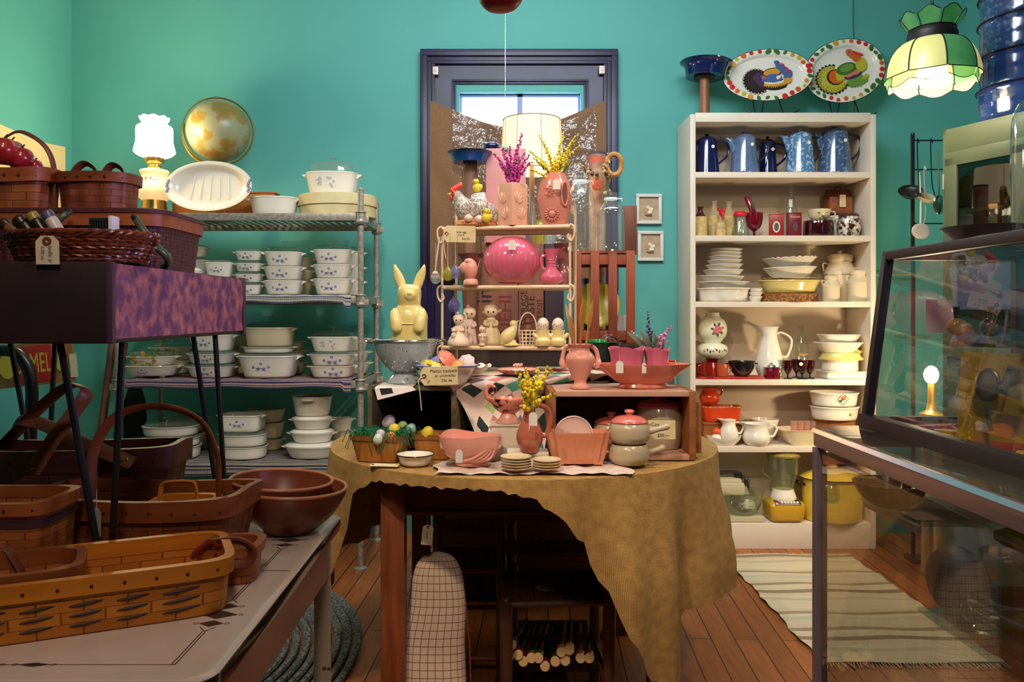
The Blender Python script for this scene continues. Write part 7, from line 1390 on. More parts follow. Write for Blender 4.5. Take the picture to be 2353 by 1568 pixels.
for ya,yb in ((.905,1.205),(1.26,1.545)):
    xa=ex1-.055-cxo; ya-=cyo; yb-=cyo; m_=(ya+yb)/2
    for o in (0,.004): ln(xa-o,ya,xa-o,m_-.055); ln(xa-o,m_+.055,xa-o,yb)
    for o in (-1,1): ln(xa-.002,m_+o*.055,xa+.008,m_+o*.042); ln(xa-.002,m_+o*.055,xa-.012,m_+o*.042)
    diam(xa-.002,m_,.024,.013,8); diam(xa-.002,m_-.030,.016,.009,6); diam(xa-.002,m_+.030,.016,.009,6)
    for yy in (ya,yb): ln(xa,yy,-ew+.05,yy,.001)
    diam(xa-.16,ya,.018,.004,3); diam(xa-.22,ya,.02,.008,4); diam(xa-.30,ya,.025,.010,5)
ln(-ew+.01,1.235-cyo,ew-.012,1.235-cyo,.0016)
part('printed_border',mb,inkb,t)
crm=mat('cream_chipped_paint',srgb(206,180,150),.4,c2=srgb(196,168,138),scale=7); pkp=mat('pink_apron_paint',srgb(196,132,108),.45,c2=srgb(184,118,96),scale=6)
for sx in (-1,1):
    for sy in (-1,1):
        part('leg',MB().lathe([(.011,0),(.013,.02),(.0165,.3),(.0165,.58),(.018,.60),(.0165,.62),(.0165,.722)],20,M=TM(sx*(ew-.035),sy*(ed-.035),0)),mat('leg_paint',srgb(208,186,160),.4,c2=srgb(60,40,30),scale=34,lo=.68,hi=.70),t)
part('apron',MB().box((ew-.030,0,.675),(.014,2*ed-.09,.09),bev=.003),pkp,t); part('apron',MB().box((0,-ed+.03,.675),(2*ew-.09,.014,.09),bev=.003),pkp,t); part('apron',MB().box((0,ed-.03,.675),(2*ew-.09,.014,.09),bev=.003),pkp,t); part('apron',MB().box((-ew+.03,0,.675),(.014,2*ed-.09,.09),bev=.003),pkp,t)
ez=ETZ+.0012
# ---------------------------------------------------------------- baskets
def weave(name,a,b,c,su=22,sv=75,mo=.05): return uvmat(name,'weave',[a,tuple(v*.86 for v in b),tuple(.42*v+.58*w for v,w in zip(b,c))],su,sv,.5,.8,mo*.8,.003)
wv_y=weave('yellow_splint',srgb(206,122,30),srgb(190,106,24),srgb(84,38,10),40,66); wv_b=weave('brown_splint',srgb(150,78,36),srgb(128,62,26),srgb(46,20,8),40,70); wv_d=weave('dark_splint',srgb(106,52,28),srgb(86,40,20),srgb(30,12,6),30,52); wv_o=weave('orange_splint',srgb(186,104,46),srgb(160,84,34),srgb(60,28,12),50,88)
bandy=wood('yellow_band',srgb(210,126,32),srgb(186,104,22),0,.45); bandb=wood('brown_band',srgb(150,78,36),srgb(120,58,26),0,.5); bandd=wood('dark_band',srgb(100,50,28),srgb(74,34,18),0,.5); bando=wood('orange_band',srgb(176,96,46),srgb(146,72,30),0,.5)
leath=mat('brown_leather',srgb(110,52,32),.5,bump=.1,scale=40)
def basket(name,label,loc,w,d,h,rz,body,band,n=6,flare=.88,bandh=.022,tacks=10,cat='basket',t_=.004,dip=0,seg=64):
    t=T(name,label,cat,loc,rz); a,b=w/2,d/2
    wb=(lambda A,k: dip*(math.cos(A)**2) if k in (2,3) else 0) if dip else None
    part('body',MB().loft([(0,a*flare,b*flare,n),(.003,a*flare*1.01,b*flare*1.01,n),(h,a,b,n),(h,a-t_,b-t_,n),(.006,a*flare-t_,b*flare-t_,n)],seg,wob=wb),body,t)
    r=part('rim_band',MB().loft([(h-bandh,a+.001,b+.001,n),(h-bandh,a+.004,b+.004,n),(h+.002,a+.005,b+.005,n),(h+.002,a-t_-.003,b-t_-.003,n),(h-bandh,a-t_-.002,b-t_-.002,n)],seg,cap0=False,cap1=False,wob=(lambda A,k: dip*(math.cos(A)**2)) if dip else None),band,t)
    mb=MB(); 
    for k in range(tacks):
        x=-a*.88+a*1.76*k/(tacks-1); mb.ball((x,sq(a,b,n,x)-.0045,h-bandh*.5),.0022,seg=8,rings=5)
    part('tacks',mb,mat('tack_brown',srgb(60,30,14),.4,.5),r); return t
def onz(px,py,z): Y=(H-z)*F/(py-CY); return Vector((X(px,Y),Y,z))
# front yellow basket
a0=onz(-130,1502,ez); a1=onz(512,1408,ez); rz=math.atan2(a1.y-a0.y,a1.x-a0.x); wid=(a1-a0).length+.012; nrm=Vector((-math.sin(rz),math.cos(rz),0)); c=(a0+a1)/2+nrm*.072+Vector((.0,0,0))
yb=basket('splint_basket','long shallow golden yellow splint basket with dark woven accents, frontmost on the enamel table',c,wid+.014,.158,.070,rz,wv_y,bandy,n=7,flare=.955,bandh=.020,tacks=9)
mb=MB()
for k in range(5):
    x=-wid/2+.03+k*(wid-.11)/4
    for j in range(3):
        zz_=.038-.0125*j; pts=[(x+.003*0+q*.009,-(.152/2*(.955+.045*zz_/.07))-.0025-.0012*math.sin(q*1.0),zz_-.002+.0045*(q/5)) for q in range(6)]; part('dark_splint',MB().tube(pts,[.0012,.0022,.0025,.0025,.0022,.0012],6,flat=1),mat('dark_splint_accent',srgb(60,26,14),.6),yb)
ib=basket('splint_basket','small dark-lined basket nested inside the golden yellow basket',c+Vector((-.115*math.cos(rz),-.115*math.sin(rz),.010)),.20,.112,.066,rz,wv_o,bandb,n=5,flare=.93,bandh=.018,tacks=7)
for x in (-.045,.02): part('leather_strap',MB().tube(bez([(x-.016,.058,.078),(x-.008,.05,.068),(x+.004,.046,.045),(x+.008,.044,.02)],10),.007,8,flat=.2),leath,ib)
# hand-held tray ear handle with red wrap right of the yellow basket
e0=onz(540,1296,ez)
eb=basket('small_basket','small orange-brown basket with a red-brown leather loop handle, right of the golden basket',(X(525,1.19),1.205,ez),.085,.08,.052,.1,wv_o,bando,n=4,flare=.9,bandh=.012,tacks=4)
part('loop_handle',MB().tube(bez([(-.034,-.042,.054),(-.012,-.046,.066),(.02,-.048,.068),(.040,-.046,.054),(.034,-.045,.036),(.008,-.045,.03)],24),.0042,8,flat=2),leath,eb); part('red_wrap',MB().tube(bez([(-.046,-.044,.042),(-.034,-.047,.056),(-.020,-.046,.068),(-.008,-.047,.060),(.004,-.046,.068)],14),[.004,.006,.008,.008,.006,.005,.006,.007,.008,.007,.005,.003,.003,.003,.003][:13],8,flat=.5),mat('red_leather',srgb(150,50,34),.4),eb)
# large market basket with hoop handle
mc=(X(352,1.33),1.332,ez)
mk_=basket('market_basket','medium brown splint basket with tall bentwood hoop handle in the middle of the enamel table',mc,.330,.165,.100,-.06,wv_b,bandb,n=5,flare=.86,bandh=.030,tacks=9,dip=.012)
part('hoop_handle',MB().tube(bez([(-.100,0,.03),(-.102,0,.11),(-.098,0,.17),(-.06,0,.228),(.01,0,.243),(.075,0,.22),(.104,0,.165),(.107,0,.10),(.105,0,.03)],44),.0095,8,flat=.32),bandb,mk_,rot=(0,0,.1))
hb_=basket('small_basket','little pale basket with a yellow bent handle inside the hoop-handled basket',(X(425,1.33),1.335,ez+.012),.10,.07,.075,.0,wv_o,bandy,n=4,flare=.9,bandh=.012,tacks=4)
part('handle',MB().tube(bez([(-.028,-.036,.06),(-.027,-.036,.10),(-.018,-.036,.110),(.018,-.036,.112),(.030,-.036,.104),(.034,-.036,.06)],20),.0042,8,flat=.6),bandy,hb_)
tg=hang(222,1168,1.24,19,66,'long pale grey price tag hanging by a string from the hoop handle',42,m=mat('grey_tag',srgb(150,140,136),.8)); tg.rotation_euler=(0,0,.2)
# left square basket
basket('square_basket','tan square splint basket with a purple stripe, left on the enamel table',(X(10,1.17),1.175,ez),.165,.12,.130,.0,wv_o,bando,n=6,flare=.9,bandh=.016,tacks=5)
one('purple_band',MB().loft([(0,.0822,.0598,6),(.012,.083,.0605,6)],64,cap0=False,cap1=False),mat('purple_splint',srgb(70,36,50),.6),'dark purple splint band around the tan square basket','band',(X(10,1.17),1.175,ez+.096))
# big dark basket with crossed swing handles
dk=basket('large_basket','large dark brown splint basket with crossed swing handles, back left of the enamel table',(X(115,1.49),1.484,ez),.50,.128,.150,.02,wv_d,bandd,n=6,flare=.9,bandh=.038,tacks=8,dip=.012)
bent=wood('bent_ash',srgb(140,80,40),srgb(112,60,28),0,.5)
def strap(pts,r=.013,n=30,m=bent,par=dk,name='swing_handle'): return part(name,MB().tube(bez(pts,n),r,8,flat=.22),m,par)
L0=Vector((X(115,1.49),1.485,ez)); 
def rel(px,py,Y): return P(px,py,Y)-L0
strap([rel(72,1088,1.395),rel(120,1010,1.39),rel(165,950,1.40),rel(196,905,1.41),rel(180,887,1.43),rel(150,890,1.45),rel(90,940,1.48),rel(20,1015,1.55)])
strap([rel(300,1065,1.40),rel(240,1040,1.41),rel(170,1010,1.45),rel(100,975,1.49),rel(52,965,1.50),rel(40,972,1.51),rel(60,985,1.53)],m=wood('pale_ash',srgb(170,110,54),srgb(140,84,36),0,.5))
mb=MB().ball(rel(72,1078,1.385),.0035).ball(rel(287,1057,1.388),.0035); part('rivet',mb,mat('brass_rivet',srgb(200,150,70),.3,.9),dk)
# wooden bowls
bwo=wood('bowl_wood',srgb(126,62,36),srgb(100,44,26),0,.35,scale=3); bwi=mat('bowl_rim_wood',srgb(180,110,70),.4)
for dx,dy,r,zb,l,sc in ((0,0,.104,0,'outer of two nested turned wooden bowls at the back right of the enamel table',1),(-.014,-.004,.093,.012,'inner of two nested turned wooden bowls, paler rim',1)):
    t=T('wooden_bowl',l,'bowl',(X(660,1.46)+dx,1.462+dy,ez+zb),0,None,rot=(0,.06,0)); hh=.082
    part('body',MB().lathe(shell([(r*.38,0),(r*.45,.002),(r*.78,hh*.42),(r*.95,hh*.8),(r,hh)],.005),56),bwo,t); part('rim',MB().tube([(( r-.0025)*math.cos(2*PI*i/56),(r-.0025)*math.sin(2*PI*i/56),hh) for i in range(56)],.0032,8,closed=True),bwi,t)
# ---------------------------------------------------------------- purple suitcase-side box on hairpin legs
bz0,bz1=1.110,1.218; bxr=-.511; byf,byb=1.04,1.58; bw2=.62
t=T('hairpin_side_table','dark box table on black hairpin legs with a mottled purple end panel','table',(bxr-bw2/2,(byf+byb)/2,bz0)); hb2=bz1-bz0
pur_=mat('mottled_purple',srgb(112,56,100),.6,c2=srgb(206,120,110),scale=42,detail=7,lo=.42,hi=.66,bump=.5)
dleath=mat('dark_leatherette',srgb(46,24,20),.55,c2=srgb(30,14,12),scale=12,bump=.1)
part('carcass',MB().box((0,0,hb2/2),(bw2,byb-byf,hb2),bev=.004),dleath,t)
def pf_(u,v): return Vector((bw2/2+.0022+.0012*math.sin(u*21+v*9),-.264+.524*u,.006+(hb2-.008)*v))
part('end_panel',MB().grid(pf_,30,10),pur_,t); part('corner_trim',MB().box((bw2/2-.0,-.266,hb2/2),(.010,.010,hb2),bev=.002),mat('trim_purple_grey',srgb(70,44,60),.5),t); part('corner_trim',MB().box((bw2/2,.268,hb2/2),(.010,.012,hb2+.004),bev=.002),mat('trim_purple_grey',(0,0,0)),t)
hl=bz0-ez-.0005; bcx,bcy=bxr-bw2/2,(byf+byb)/2
for sx in (1,-1):
    for sy,spread in ((-1,.038),(1,.042)):
        if sy<0: yl=1.175; tp_=(X(137,yl),X(282,yl)) if sx>0 else (X(-160,yl),X(-20,yl)); fx=X(245,yl) if sx>0 else X(-90,yl)
        else: yl=1.566; tp_=(X(443,yl),X(494,yl)) if sx>0 else (X(20,yl),X(128,yl)); fx=X(512,yl) if sx>0 else X(100,yl)
        y0=yl-bcy; tops=[(tp_[0]-bcx,y0),(tp_[1]-bcx,y0)]; foot=(fx-bcx,y0)
        part('hairpin_leg',MB().tube([(tops[0][0],tops[0][1],0),(foot[0]-.006,foot[1],-hl+.012),(foot[0]-.003,foot[1],-hl+.005),(foot[0]+.003,foot[1],-hl+.005),(foot[0]+.006,foot[1],-hl+.012),(tops[1][0],tops[1][1],0)],.0052,8),black,t)
tz2=bz1+.001
# wicker tray with corks, tag
Y=1.06; wk=weave('wicker_gloss',srgb(130,62,34),srgb(110,48,24),srgb(34,12,8),70,110,.12)
t=T('wicker_tray','dark glossy wicker tray basket holding small bottles, front left on the box table','basket',(X(150,Y),Y+.045,tz2)); 
wm=mat('wicker_rod',srgb(128,62,36),.3,c2=srgb(80,34,20),scale=60)
mb=MB(); ax,ay=.100,.062
for k in range(7):
    f=.86+.14*k/6; z=.003+.005*k
    for ph in (0,1): mb.tube([((ax*f+.0018*math.cos(16*a+PI*ph+k*PI))*math.cos(a),(ay*f+.0018*math.cos(16*a+PI*ph+k*PI))*math.sin(a),z+.0012*math.sin(16*a+PI*ph)) for a in [2*PI*i/96 for i in range(96)]],.0021,5,closed=True)
for ph in range(3): mb.tube([((ax+.003*math.cos(14*a+ph*2.1))*math.cos(a),(ay+.003*math.cos(14*a+ph*2.1))*math.sin(a),.038+.0026*math.sin(14*a+ph*2.1)) for a in [2*PI*i/140 for i in range(140)]],.0027,6,closed=True)
part('woven_side',mb,wm,t); part('base',MB().lathe([(ax*.85,0),(ax*.85,.003)],40,sy=.62),wm,t)
for k,(px,py,tilt,r,c1,c2,l) in enumerate(((30,530,-.9,.0085,srgb(120,80,50),srgb(60,34,24),'small bottle with a tan cap lying leftmost in the wicker tray'),(62,527,-.7,.0095,srgb(34,20,18),srgb(50,30,26),'small dark bottle lying second from left in the wicker tray'),(90,519,-.6,.0085,srgb(40,26,22),srgb(150,130,50),'small bottle with an olive cap in the wicker tray'),(124,516,-.55,.0085,srgb(206,190,170),srgb(90,90,110),'small white-labelled bottle with a grey-blue cap in the wicker tray'))):
    p=P(px,py,1.07)
    t=T('small_bottle',l,'bottle',tuple(p),0,None,rot=(0,tilt,0)); part('body',MB().lathe([(r,-.025),(r,.006),(r*.9,.009)],18),mat('bottle_body_%d'%k,c1,.3),t); part('cap',MB().lathe([(r*.95,.009),(r*.95,.018),(r*.8,.020)],18),mat('bottle_cap_%d'%k,c2,.3),t)
t=T('slide_box','small pale box with dark dividers standing in the wicker tray','box',tuple(P(238,548,1.085))); part('body',MB().box((.014,0,.012),(.006,.02,.036),bev=.001),whitepaper,t)
for k in range(7): part('divider',MB().box((-.014+.0036*k,0,.012),(.0016,.02,.030)),mat('divider_dark',srgb(40,40,36),.4),t)
tg=T('shipping_tag','cream shipping tag with a brown eyelet hanging on the front of the wicker tray','tag',tuple(P(109,575,1.032)),0,None,rot=(.05,0,0)); a,b=S(27,1.03),S(33,1.03)
part('card',MB().prism([(-a,-b),(a,-b),(a,b*.6),(a*.55,b),(-a*.55,b),(-a,b*.6)],.0006),paper,tg); part('eyelet',MB().lathe([(.002,0),(.0058,0),(.0058,.001),(.002,.001)],18,M=TM(0,-.0003,b*.62,(PI/2,0,0)),cap0=False,cap1=False),mat('eyelet_brown',(0,0,0)),tg)
part('handwriting',MB().text('ladle jr',.008,TM(.004,-.0007,-b*.3,(0,0,0))@Matrix.Rotation(PI/2,4,'Y')@UP,depth=.0001).text('6.00 ea',.006,TM(-.006,-.0007,-b*.2)@Matrix.Rotation(PI/2,4,'Y')@UP,depth=.0001),mat('pencil',srgb(140,120,96),.8),tg)
# picnic hamper with green handles
Y=1.27; hy=1.335; hw2=.30; hd2=.20; hh=Z(480,1.235)-tz2
ham=weave('plum_wicker',srgb(112,44,50),srgb(92,34,42),srgb(34,10,16),110,170,.12)
t=T('picnic_hamper','plum-red wicker picnic hamper with green swing handles on the box table','hamper',(X(367,1.235)-hw2/2,hy,tz2)); part('body',MB().loft([(0,hw2/2*.94,hd2/2*.94,7),(hh-.02,hw2/2,hd2/2,7)],64),ham,t)
part('rim_band',MB().loft([(hh-.026,hw2/2+.001,hd2/2+.001,7),(hh-.026,hw2/2+.004,hd2/2+.004,7),(hh-.004,hw2/2+.004,hd2/2+.004,7)],64,cap0=False,cap1=False),bando,t); part('lid',MB().loft([(hh-.006,hw2/2+.006,hd2/2+.006,7),(hh,hw2/2+.006,hd2/2+.006,7),(hh+.002,hw2/2,hd2/2,7)],64),mat('hamper_lid',srgb(96,44,40),.6,c2=srgb(74,32,32),scale=90),t)
grh=mat('green_plastic_handle',srgb(74,86,56),.35,coat=.3); L0=Vector((X(367,1.235)-hw2/2,hy,tz2))
for pts in ([(311,500,1.215),(330,530,1.205),(358,565,1.20),(384,590,1.21),(386,605,1.225),(376,614,1.24)],[(160,486,1.215),(146,497,1.205),(128,512,1.2)]):
    hp=part('swing_handle',MB().tube(bez([P(*q)-L0 for q in pts],20),.0062,12,flat=.8),grh,t); part('pivot',MB().ball(P(*pts[0])-L0+Vector((0,-.006,0)),.004),mat('pivot_dark',srgb(30,40,30),.3,.5),hp)
hz2=tz2+hh+.0035
# oval basket with leather ears
s=S(1,1.27); ob=basket('oval_basket','oval brown splint basket with two leather ear handles on the picnic hamper',(X(222,1.29),1.30,hz2),S(172,1.27),.085,S(82,1.27),-.03,weave('oval_splint',srgb(150,80,42),srgb(128,62,32),srgb(50,22,12),60,95),bandb,n=2.6,flare=.93,bandh=.014,tacks=6)
hh_=S(82,1.27)
for x,yy,k in ((-.033,.02,1.0),(.026,-.0,.75)): part('ear_handle',MB().tube(bez([(x-.022*k,yy,hh_-.006),(x-.020*k,yy,hh_+.012*k),(x-.004,yy,hh_+.026*k),(x+.014*k,yy,hh_+.016*k),(x+.022*k,yy,hh_-.006)],18),.0065,8,flat=.25),leath,ob)
# apple basket
ab=basket('apple_basket','brown splint basket of wax apples with thin hoop handle on the picnic hamper',(X(40,1.27),1.285,hz2-.001),S(146,1.25),.088,S(88,1.25),0,weave('apple_splint',srgb(176,100,48),srgb(150,80,36),srgb(60,28,12),46,80),bando,n=4,flare=.84,bandh=.020,tacks=5,dip=.006)
hh_=S(88,1.25); part('hoop_handle',MB().tube(bez([(.052,0,.006),(.051,0,hh_),(.042,0,hh_+.035),(.02,0,hh_+.058),(-.012,0,hh_+.068),(-.045,0,hh_+.04),(-.052,0,hh_)],30),.0042,8,flat=.4),mat('thin_hoop',srgb(120,60,44),.4),ab)
apm=mat('red_apple',srgb(150,20,36),.25,c2=srgb(176,40,50),scale=6,coat=.4); apo=mat('orange_red_apple',srgb(196,60,30),.25,c2=srgb(170,30,36),scale=5,coat=.4)
for px,py,Y_,r,m,l in ((48,366,1.275,29,apm,'dark red wax apple at the right in the splint basket'),(8,348,1.26,34,apo,'orange-red wax apple at the front left in the splint basket'),(24,352,1.305,32,apm,'dark red wax apple at the back in the splint basket'),(80,384,1.29,18,apm,'small red wax apple peeping at the right rim of the splint basket')):
    s=S(1,Y_); t=T('wax_apple',l,'apple',tuple(P(px,py,Y_))); part('flesh',MB().lathe([(.0005,s*r*.72),(s*r*.25,s*r*.86),(s*r*.7,s*r*.72),(s*r,s*r*.1),(s*r*.85,-s*r*.5),(s*r*.4,-s*r*.85),(.0005,-s*r*.78)][::-1],26),m,t); part('stalk',MB().tube([(0,0,s*r*.7),(s*r*.1,0,s*r*.95),(s*r*.3,0,s*r*1.15)],.0012,6),mat('stalk',srgb(60,36,20),.6),t)
# ================================================================ LEFT WALL AND CORNER
fabric=mat('cream_muslin',srgb(222,200,150),.85,c2=srgb(212,188,138),scale=5)
def musf(u,v):
    y=3.05+1.0*u; top=Z(290,3.6)+.08*(1-u)**2-.03*math.sin(PI*u)+.0; return Vector((LW+.03+.008*math.sin(u*14),y,top-(.62)*v+.006*math.sin(u*20)*v))
one('muslin_cloth',MB().grid(musf,30,16),fabric,'cream muslin cloth hanging on the left wall behind the apple basket','cloth')
t=T('wall_picture','dark-framed picture cut by the left edge of the view, high on the left wall','picture',(LW+.02,3.25,1.95)); part('frame',MB().box((0,-.16,0),(.03,.36,.5),bev=.005).box((.006,.02,0),(.04,.03,.52),bev=.003),mat('dark_frame',srgb(48,28,26),.5),t)
# sign, chair, poles below the box table
Y=3.35; s=S(1,Y)
t=T('tin_sign','red and yellow tin sign with big letters low on the left, behind the hairpin table','sign',tuple(P(70,838,Y)),0,None,rot=(0,-.10,0)); part('plate',MB().box((0,0,0),(S(200,Y),.006,S(98,Y)),bev=.001),mat('sign_ochre',srgb(176,120,60),.5,c2=srgb(150,96,44),scale=10),t); part('red_field',MB().box((S(6,Y),-.004,0),(S(90,Y),.003,S(84,Y)),bev=.001),mat('sign_red',srgb(190,40,36),.45),t)
part('lettering',MB().text('CAMELS',S(38,Y),TM(S(12,Y),-.006,0)@UP@Matrix.Diagonal((.75,1.7,1,1))),mat('sign_yellow',srgb(226,190,60),.45),t); part('yellow_disc',MB().lathe([(.0001,0),(s*19,0),(s*19,.002),(.0001,.002)],26,M=TM(-S(52,Y),-.004,0,(PI/2,0,0))@Matrix.Diagonal((1,1.5,1,1))),mat('sign_yellow',(0,0,0)),t); part('yellow_disc',MB().lathe([(.0001,0),(s*12,0),(s*12,.002),(.0001,.002)],26,M=TM(S(70,Y),-.004,0,(PI/2,0,0))@Matrix.Diagonal((1,1.8,1,1))),mat('sign_yellow',(0,0,0)),t)
part('paper_tag',MB().box((S(100,Y),-.006,-S(12,Y)),(S(17,Y),.001,S(54,Y))),paper,t)
Y=2.9; bl_=mat('black_lacquer',srgb(22,14,12),.3)
t=T('bentwood_chair','dark curved-back chair in the left corner behind the baskets','chair',(X(25,Y),Y,0)); L0=Vector((X(25,Y),Y,0)); part('back_hoop',MB().tube(bez([P(65,1110,Y)-L0,P(72,960,Y)-L0,P(72,880,Y)-L0,P(55,830,Y)-L0,P(20,806,Y)-L0,P(-40,820,Y)-L0,P(-70,900,Y)-L0],26),.022,12),bl_,t)
part('seat',MB().lathe([(.2,.42),(.21,.44),(.2,.45)],32),bl_,t)
for k in range(4): a=PI/4+k*PI/2; part('leg',MB().tube([(.16*math.cos(a),.16*math.sin(a),.42),(.2*math.cos(a),.2*math.sin(a),0)],.014,10),bl_,t)
br_=wood('pole_wood',srgb(120,70,38),srgb(90,50,26),2)
for px,w,l in ((180,.020,'thick brown wooden board leaning upright in the left corner'),(215,.008,'thin tan stick leaning upright in the left corner')):
    one('wooden_pole',MB().tube([(0,0,0),(-.02,.3,Z(790,3.9))],w,8),br_,l,'pole',(X(px+16,3.7),3.7,0))
t=T('black_bag','dark bag hanging behind the left end of the metal shelving','bag',(X(310,3.95),3.95,.5)); part('body',MB().loft([(0,.05,.03,4),(.2,.05,.03,4),(.28,.03,.02,3)],24),mat('black_cloth',srgb(14,12,14),.8),t); part('strap',MB().tube(bez([(-.02,0,.27),(0,0,.33),(.02,0,.27)],8),.004),mat('black_cloth',(0,0,0)),t)
# ================================================================ GLASS COUNTER, RIGHT FOREGROUND
gx=.543; gyb=1.385; gz=.95; alu=mat('anodised_frame',srgb(196,170,184),.25,.4)
gg=glass('counter_glass',(.93,.91,.88),.30,.01,body=.012)
t=T('glass_counter','long glass shop counter with an aluminium frame in the right foreground','counter',(gx,gyb,0)); Lc=2.2; Wc=.62
y0=-Lc
def rail(a,b,w,h): 
    a,b=Vector(a),Vector(b); part('frame_rail',MB().box((a+b)/2,(max(w,abs(b.x-a.x)),max(w,abs(b.y-a.y)),h if abs(a.z-b.z)<1e-6 else abs(b.z-a.z)),bev=.005),alu,t)
rail((.008,y0,gz-.016),(.008,0,gz-.016),.016,.030); rail((Wc,y0,gz-.016),(Wc,0,gz-.016),.016,.030); rail((.016,-.008,gz-.016),(Wc-.01,-.008,gz-.016),.016,.030)
part('post',MB().box((.008,-.008,(gz-.03)/2),(.018,.018,gz-.034),bev=.002).tube([(-.001,-.008,.01),(-.001,-.008,gz-.04)],.003,8).tube([(.017,-.014,.01),(.017,-.014,gz-.04)],.0025,8),alu,t); part('post',MB().box((Wc,-.008,(gz-.03)/2),(.016,.016,gz-.034),bev=.002),alu,t)
part('top_glass',MB().box((Wc/2+.004,y0/2,gz+.0015),(Wc+.006,Lc,.006),bev=.001),gg,t); part('side_glass',MB().box((.006,y0/2-.01,.47),(.004,Lc-.04,.88)),gg,t); part('end_glass',MB().box((Wc/2,-.006,.47),(Wc-.03,.004,.88)),gg,t)
part('highlight_strip',MB().box((-.0012,y0/2,gz-.003),(.008,Lc,.0016),rot=(0,-.832,0)),mat('highlight_metal',srgb(200,196,210),.2,1),t)  # added strip, tilted to mirror the back window as an edge highlight
part('upper_shelf',MB().box(((.117+Wc-.02)/2,y0/2-.115+.0,.682),(Wc-.02-.117,Lc-.02,.006)),glass('shelf_glass',(.88,.92,.85),.3),t); part('floor_panel',MB().box((Wc/2+.008,y0/2,.05),(Wc-.03,Lc-.03,.02)),mat('counter_floor',srgb(60,44,34),.5),t)
# upper paper-lined shelf with pink fluted bowl
sz_=.835
t=T('lined_shelf','narrow paper-lined glass shelf just below the counter top holding a pink bowl','shelf',(gx+.09,1.27,sz_)); part('glass_plate',MB().box((.18,0,0),(.40,.17,.006)),glass('shelf_glass',(1,1,1)),t); part('paper_liner',MB().box((.17,0,.005),(.36,.15,.001)),mat('liner_paper',srgb(206,184,172),.8),t)
for x in (-.01,.37): part('bracket',MB().box((x,0,-.008),(.008,.17,.012)),alu,t)
Y=1.27; s=S(1,Y); simple('fluted_bowl',2045,Y,sz_+.006,[(26,0),(40,4),(62,24),(74,46),(80,58)],'dusty pink fluted bowl on the paper-lined shelf inside the glass counter','bowl',mat('bowl_dusty',srgb(150,100,84),.2,coat=.3),flute=(18,.035,lambda q:1 if q<.9 else .5))
simple('glass_jar',1910,1.30,sz_+.006,[(14,0),(17,4),(17,30),(12,40),(14,46)],'small clear jar at the far corner inside the glass counter','jar',clear)
# amber plates on risers
amb=glass('amber_green_glass',(.62,.58,.16),.6,.05,body=.10)
def aplate(x,y,z,r,l,rot=(0,0,0)): one('amber_plate',MB().lathe([(r*.5,0),(r*.6,.002),(r*.9,.016),(r,.02),(r*.99,.022),(r*.9,.018),(r*.55,.004),(.0005,.004)],56,flute=(16,.012,lambda q:1 if .3<q<.7 else 0)),amb,l,'plate',(x,y,z),rot=rot)
zr=.6855
aplate(.79,1.135,zr,.118,'large amber-green glass plate, lowest on the inner glass shelf'); aplate(.795,1.14,zr+.014,.110,'amber-green glass plate stacked second on the inner glass shelf')
t=T('clear_riser','clear acrylic riser with tall thin legs inside the glass counter','riser',(.84,1.17,zr+.018)); part('top',MB().box((0,0,.082),(.20,.14,.004)),glass('acrylic',(.95,.95,.93),.4),t)
for x in (-.095,.095):
    for y in (-.065,.065): part('leg',MB().box((x,y,.040),(.004,.006,.08)),glass('acrylic_leg',(.8,.8,.8),.6,body=.25),t)
aplate(.84,1.17,zr+.103,.10,'amber-green glass plate on top of the clear riser'); aplate(.855,1.17,zr+.122,.08,'small amber-green scalloped glass dish topmost on the clear riser',(.1,.06,0))
for k in range(4): one('amber_tumbler',MB().lathe(shell([(.012,0),(.018,.03),(.022,.05)],.0015),20,flute=(12,.06)),amb,'amber-green cut glass cup in the cluster before the stacked plates','cup',(.70+.042*k,.945+.02*(k%2),zr+.0005),group='amber cups in the glass counter')
for k,(x,y,z) in enumerate(((.702,1.185,zr+.034),(.695,1.12,zr+.034),(.735,1.045,zr+.034))): one('price_sticker',MB().lathe([(.0001,0),(.006,0),(.006,.0006),(.0001,.0006)],16),whitepaper,'small round white price sticker on an amber plate, %s of three'%['upper left','middle','lower right'][k],'sticker',(x,y,z+.002))
# ---------------------------------------------------------------- slanted display case on the counter
dx0,dxt=.633,.669; dz0,dz1=gz+.006,1.249; dyb=1.375; dw=.26; dl=1.5
char=mat('charcoal_frame',srgb(52,46,60),.4); t=T('display_case','black-framed glass display case with sloping front standing on the glass counter','display case',(0,0,0))
def bar(a,b,r,m=char,nm='frame_bar'):
    a,b=Vector(a),Vector(b); d=b-a; M=Matrix.Translation((a+b)/2)@d.to_track_quat('Z','X').to_matrix().to_4x4(); part(nm,MB().box((0,0,0),(r,r,d.length+r*.6),bev=.002,M=M),m,t)
y0=dyb-dl; w=.016
bar((dx0,dyb,dz0+w/2),(dx0,y0,dz0+w/2),.024); bar((dxt,dyb,dz1),(dxt,y0,dz1),w); bar((dx0,dyb,dz0+w/2),(dxt,dyb,dz1),w); bar((dx0,dyb,dz0+w/2),(dx0+dw,dyb,dz0+w/2),w); bar((dxt,dyb,dz1),(dx0+dw,dyb,dz1),w); bar((dx0+dw,dyb,dz0),(dx0+dw,dyb,dz1),w); bar((dx0+dw,dyb,dz1),(dx0+dw,y0,dz1),w); bar((dx0+dw,dyb,dz0+w/2),(dx0+dw,y0,dz0+w/2),w)
fgl=glass('display_glass',(.92,.92,.92),.42,.006,body=.015)
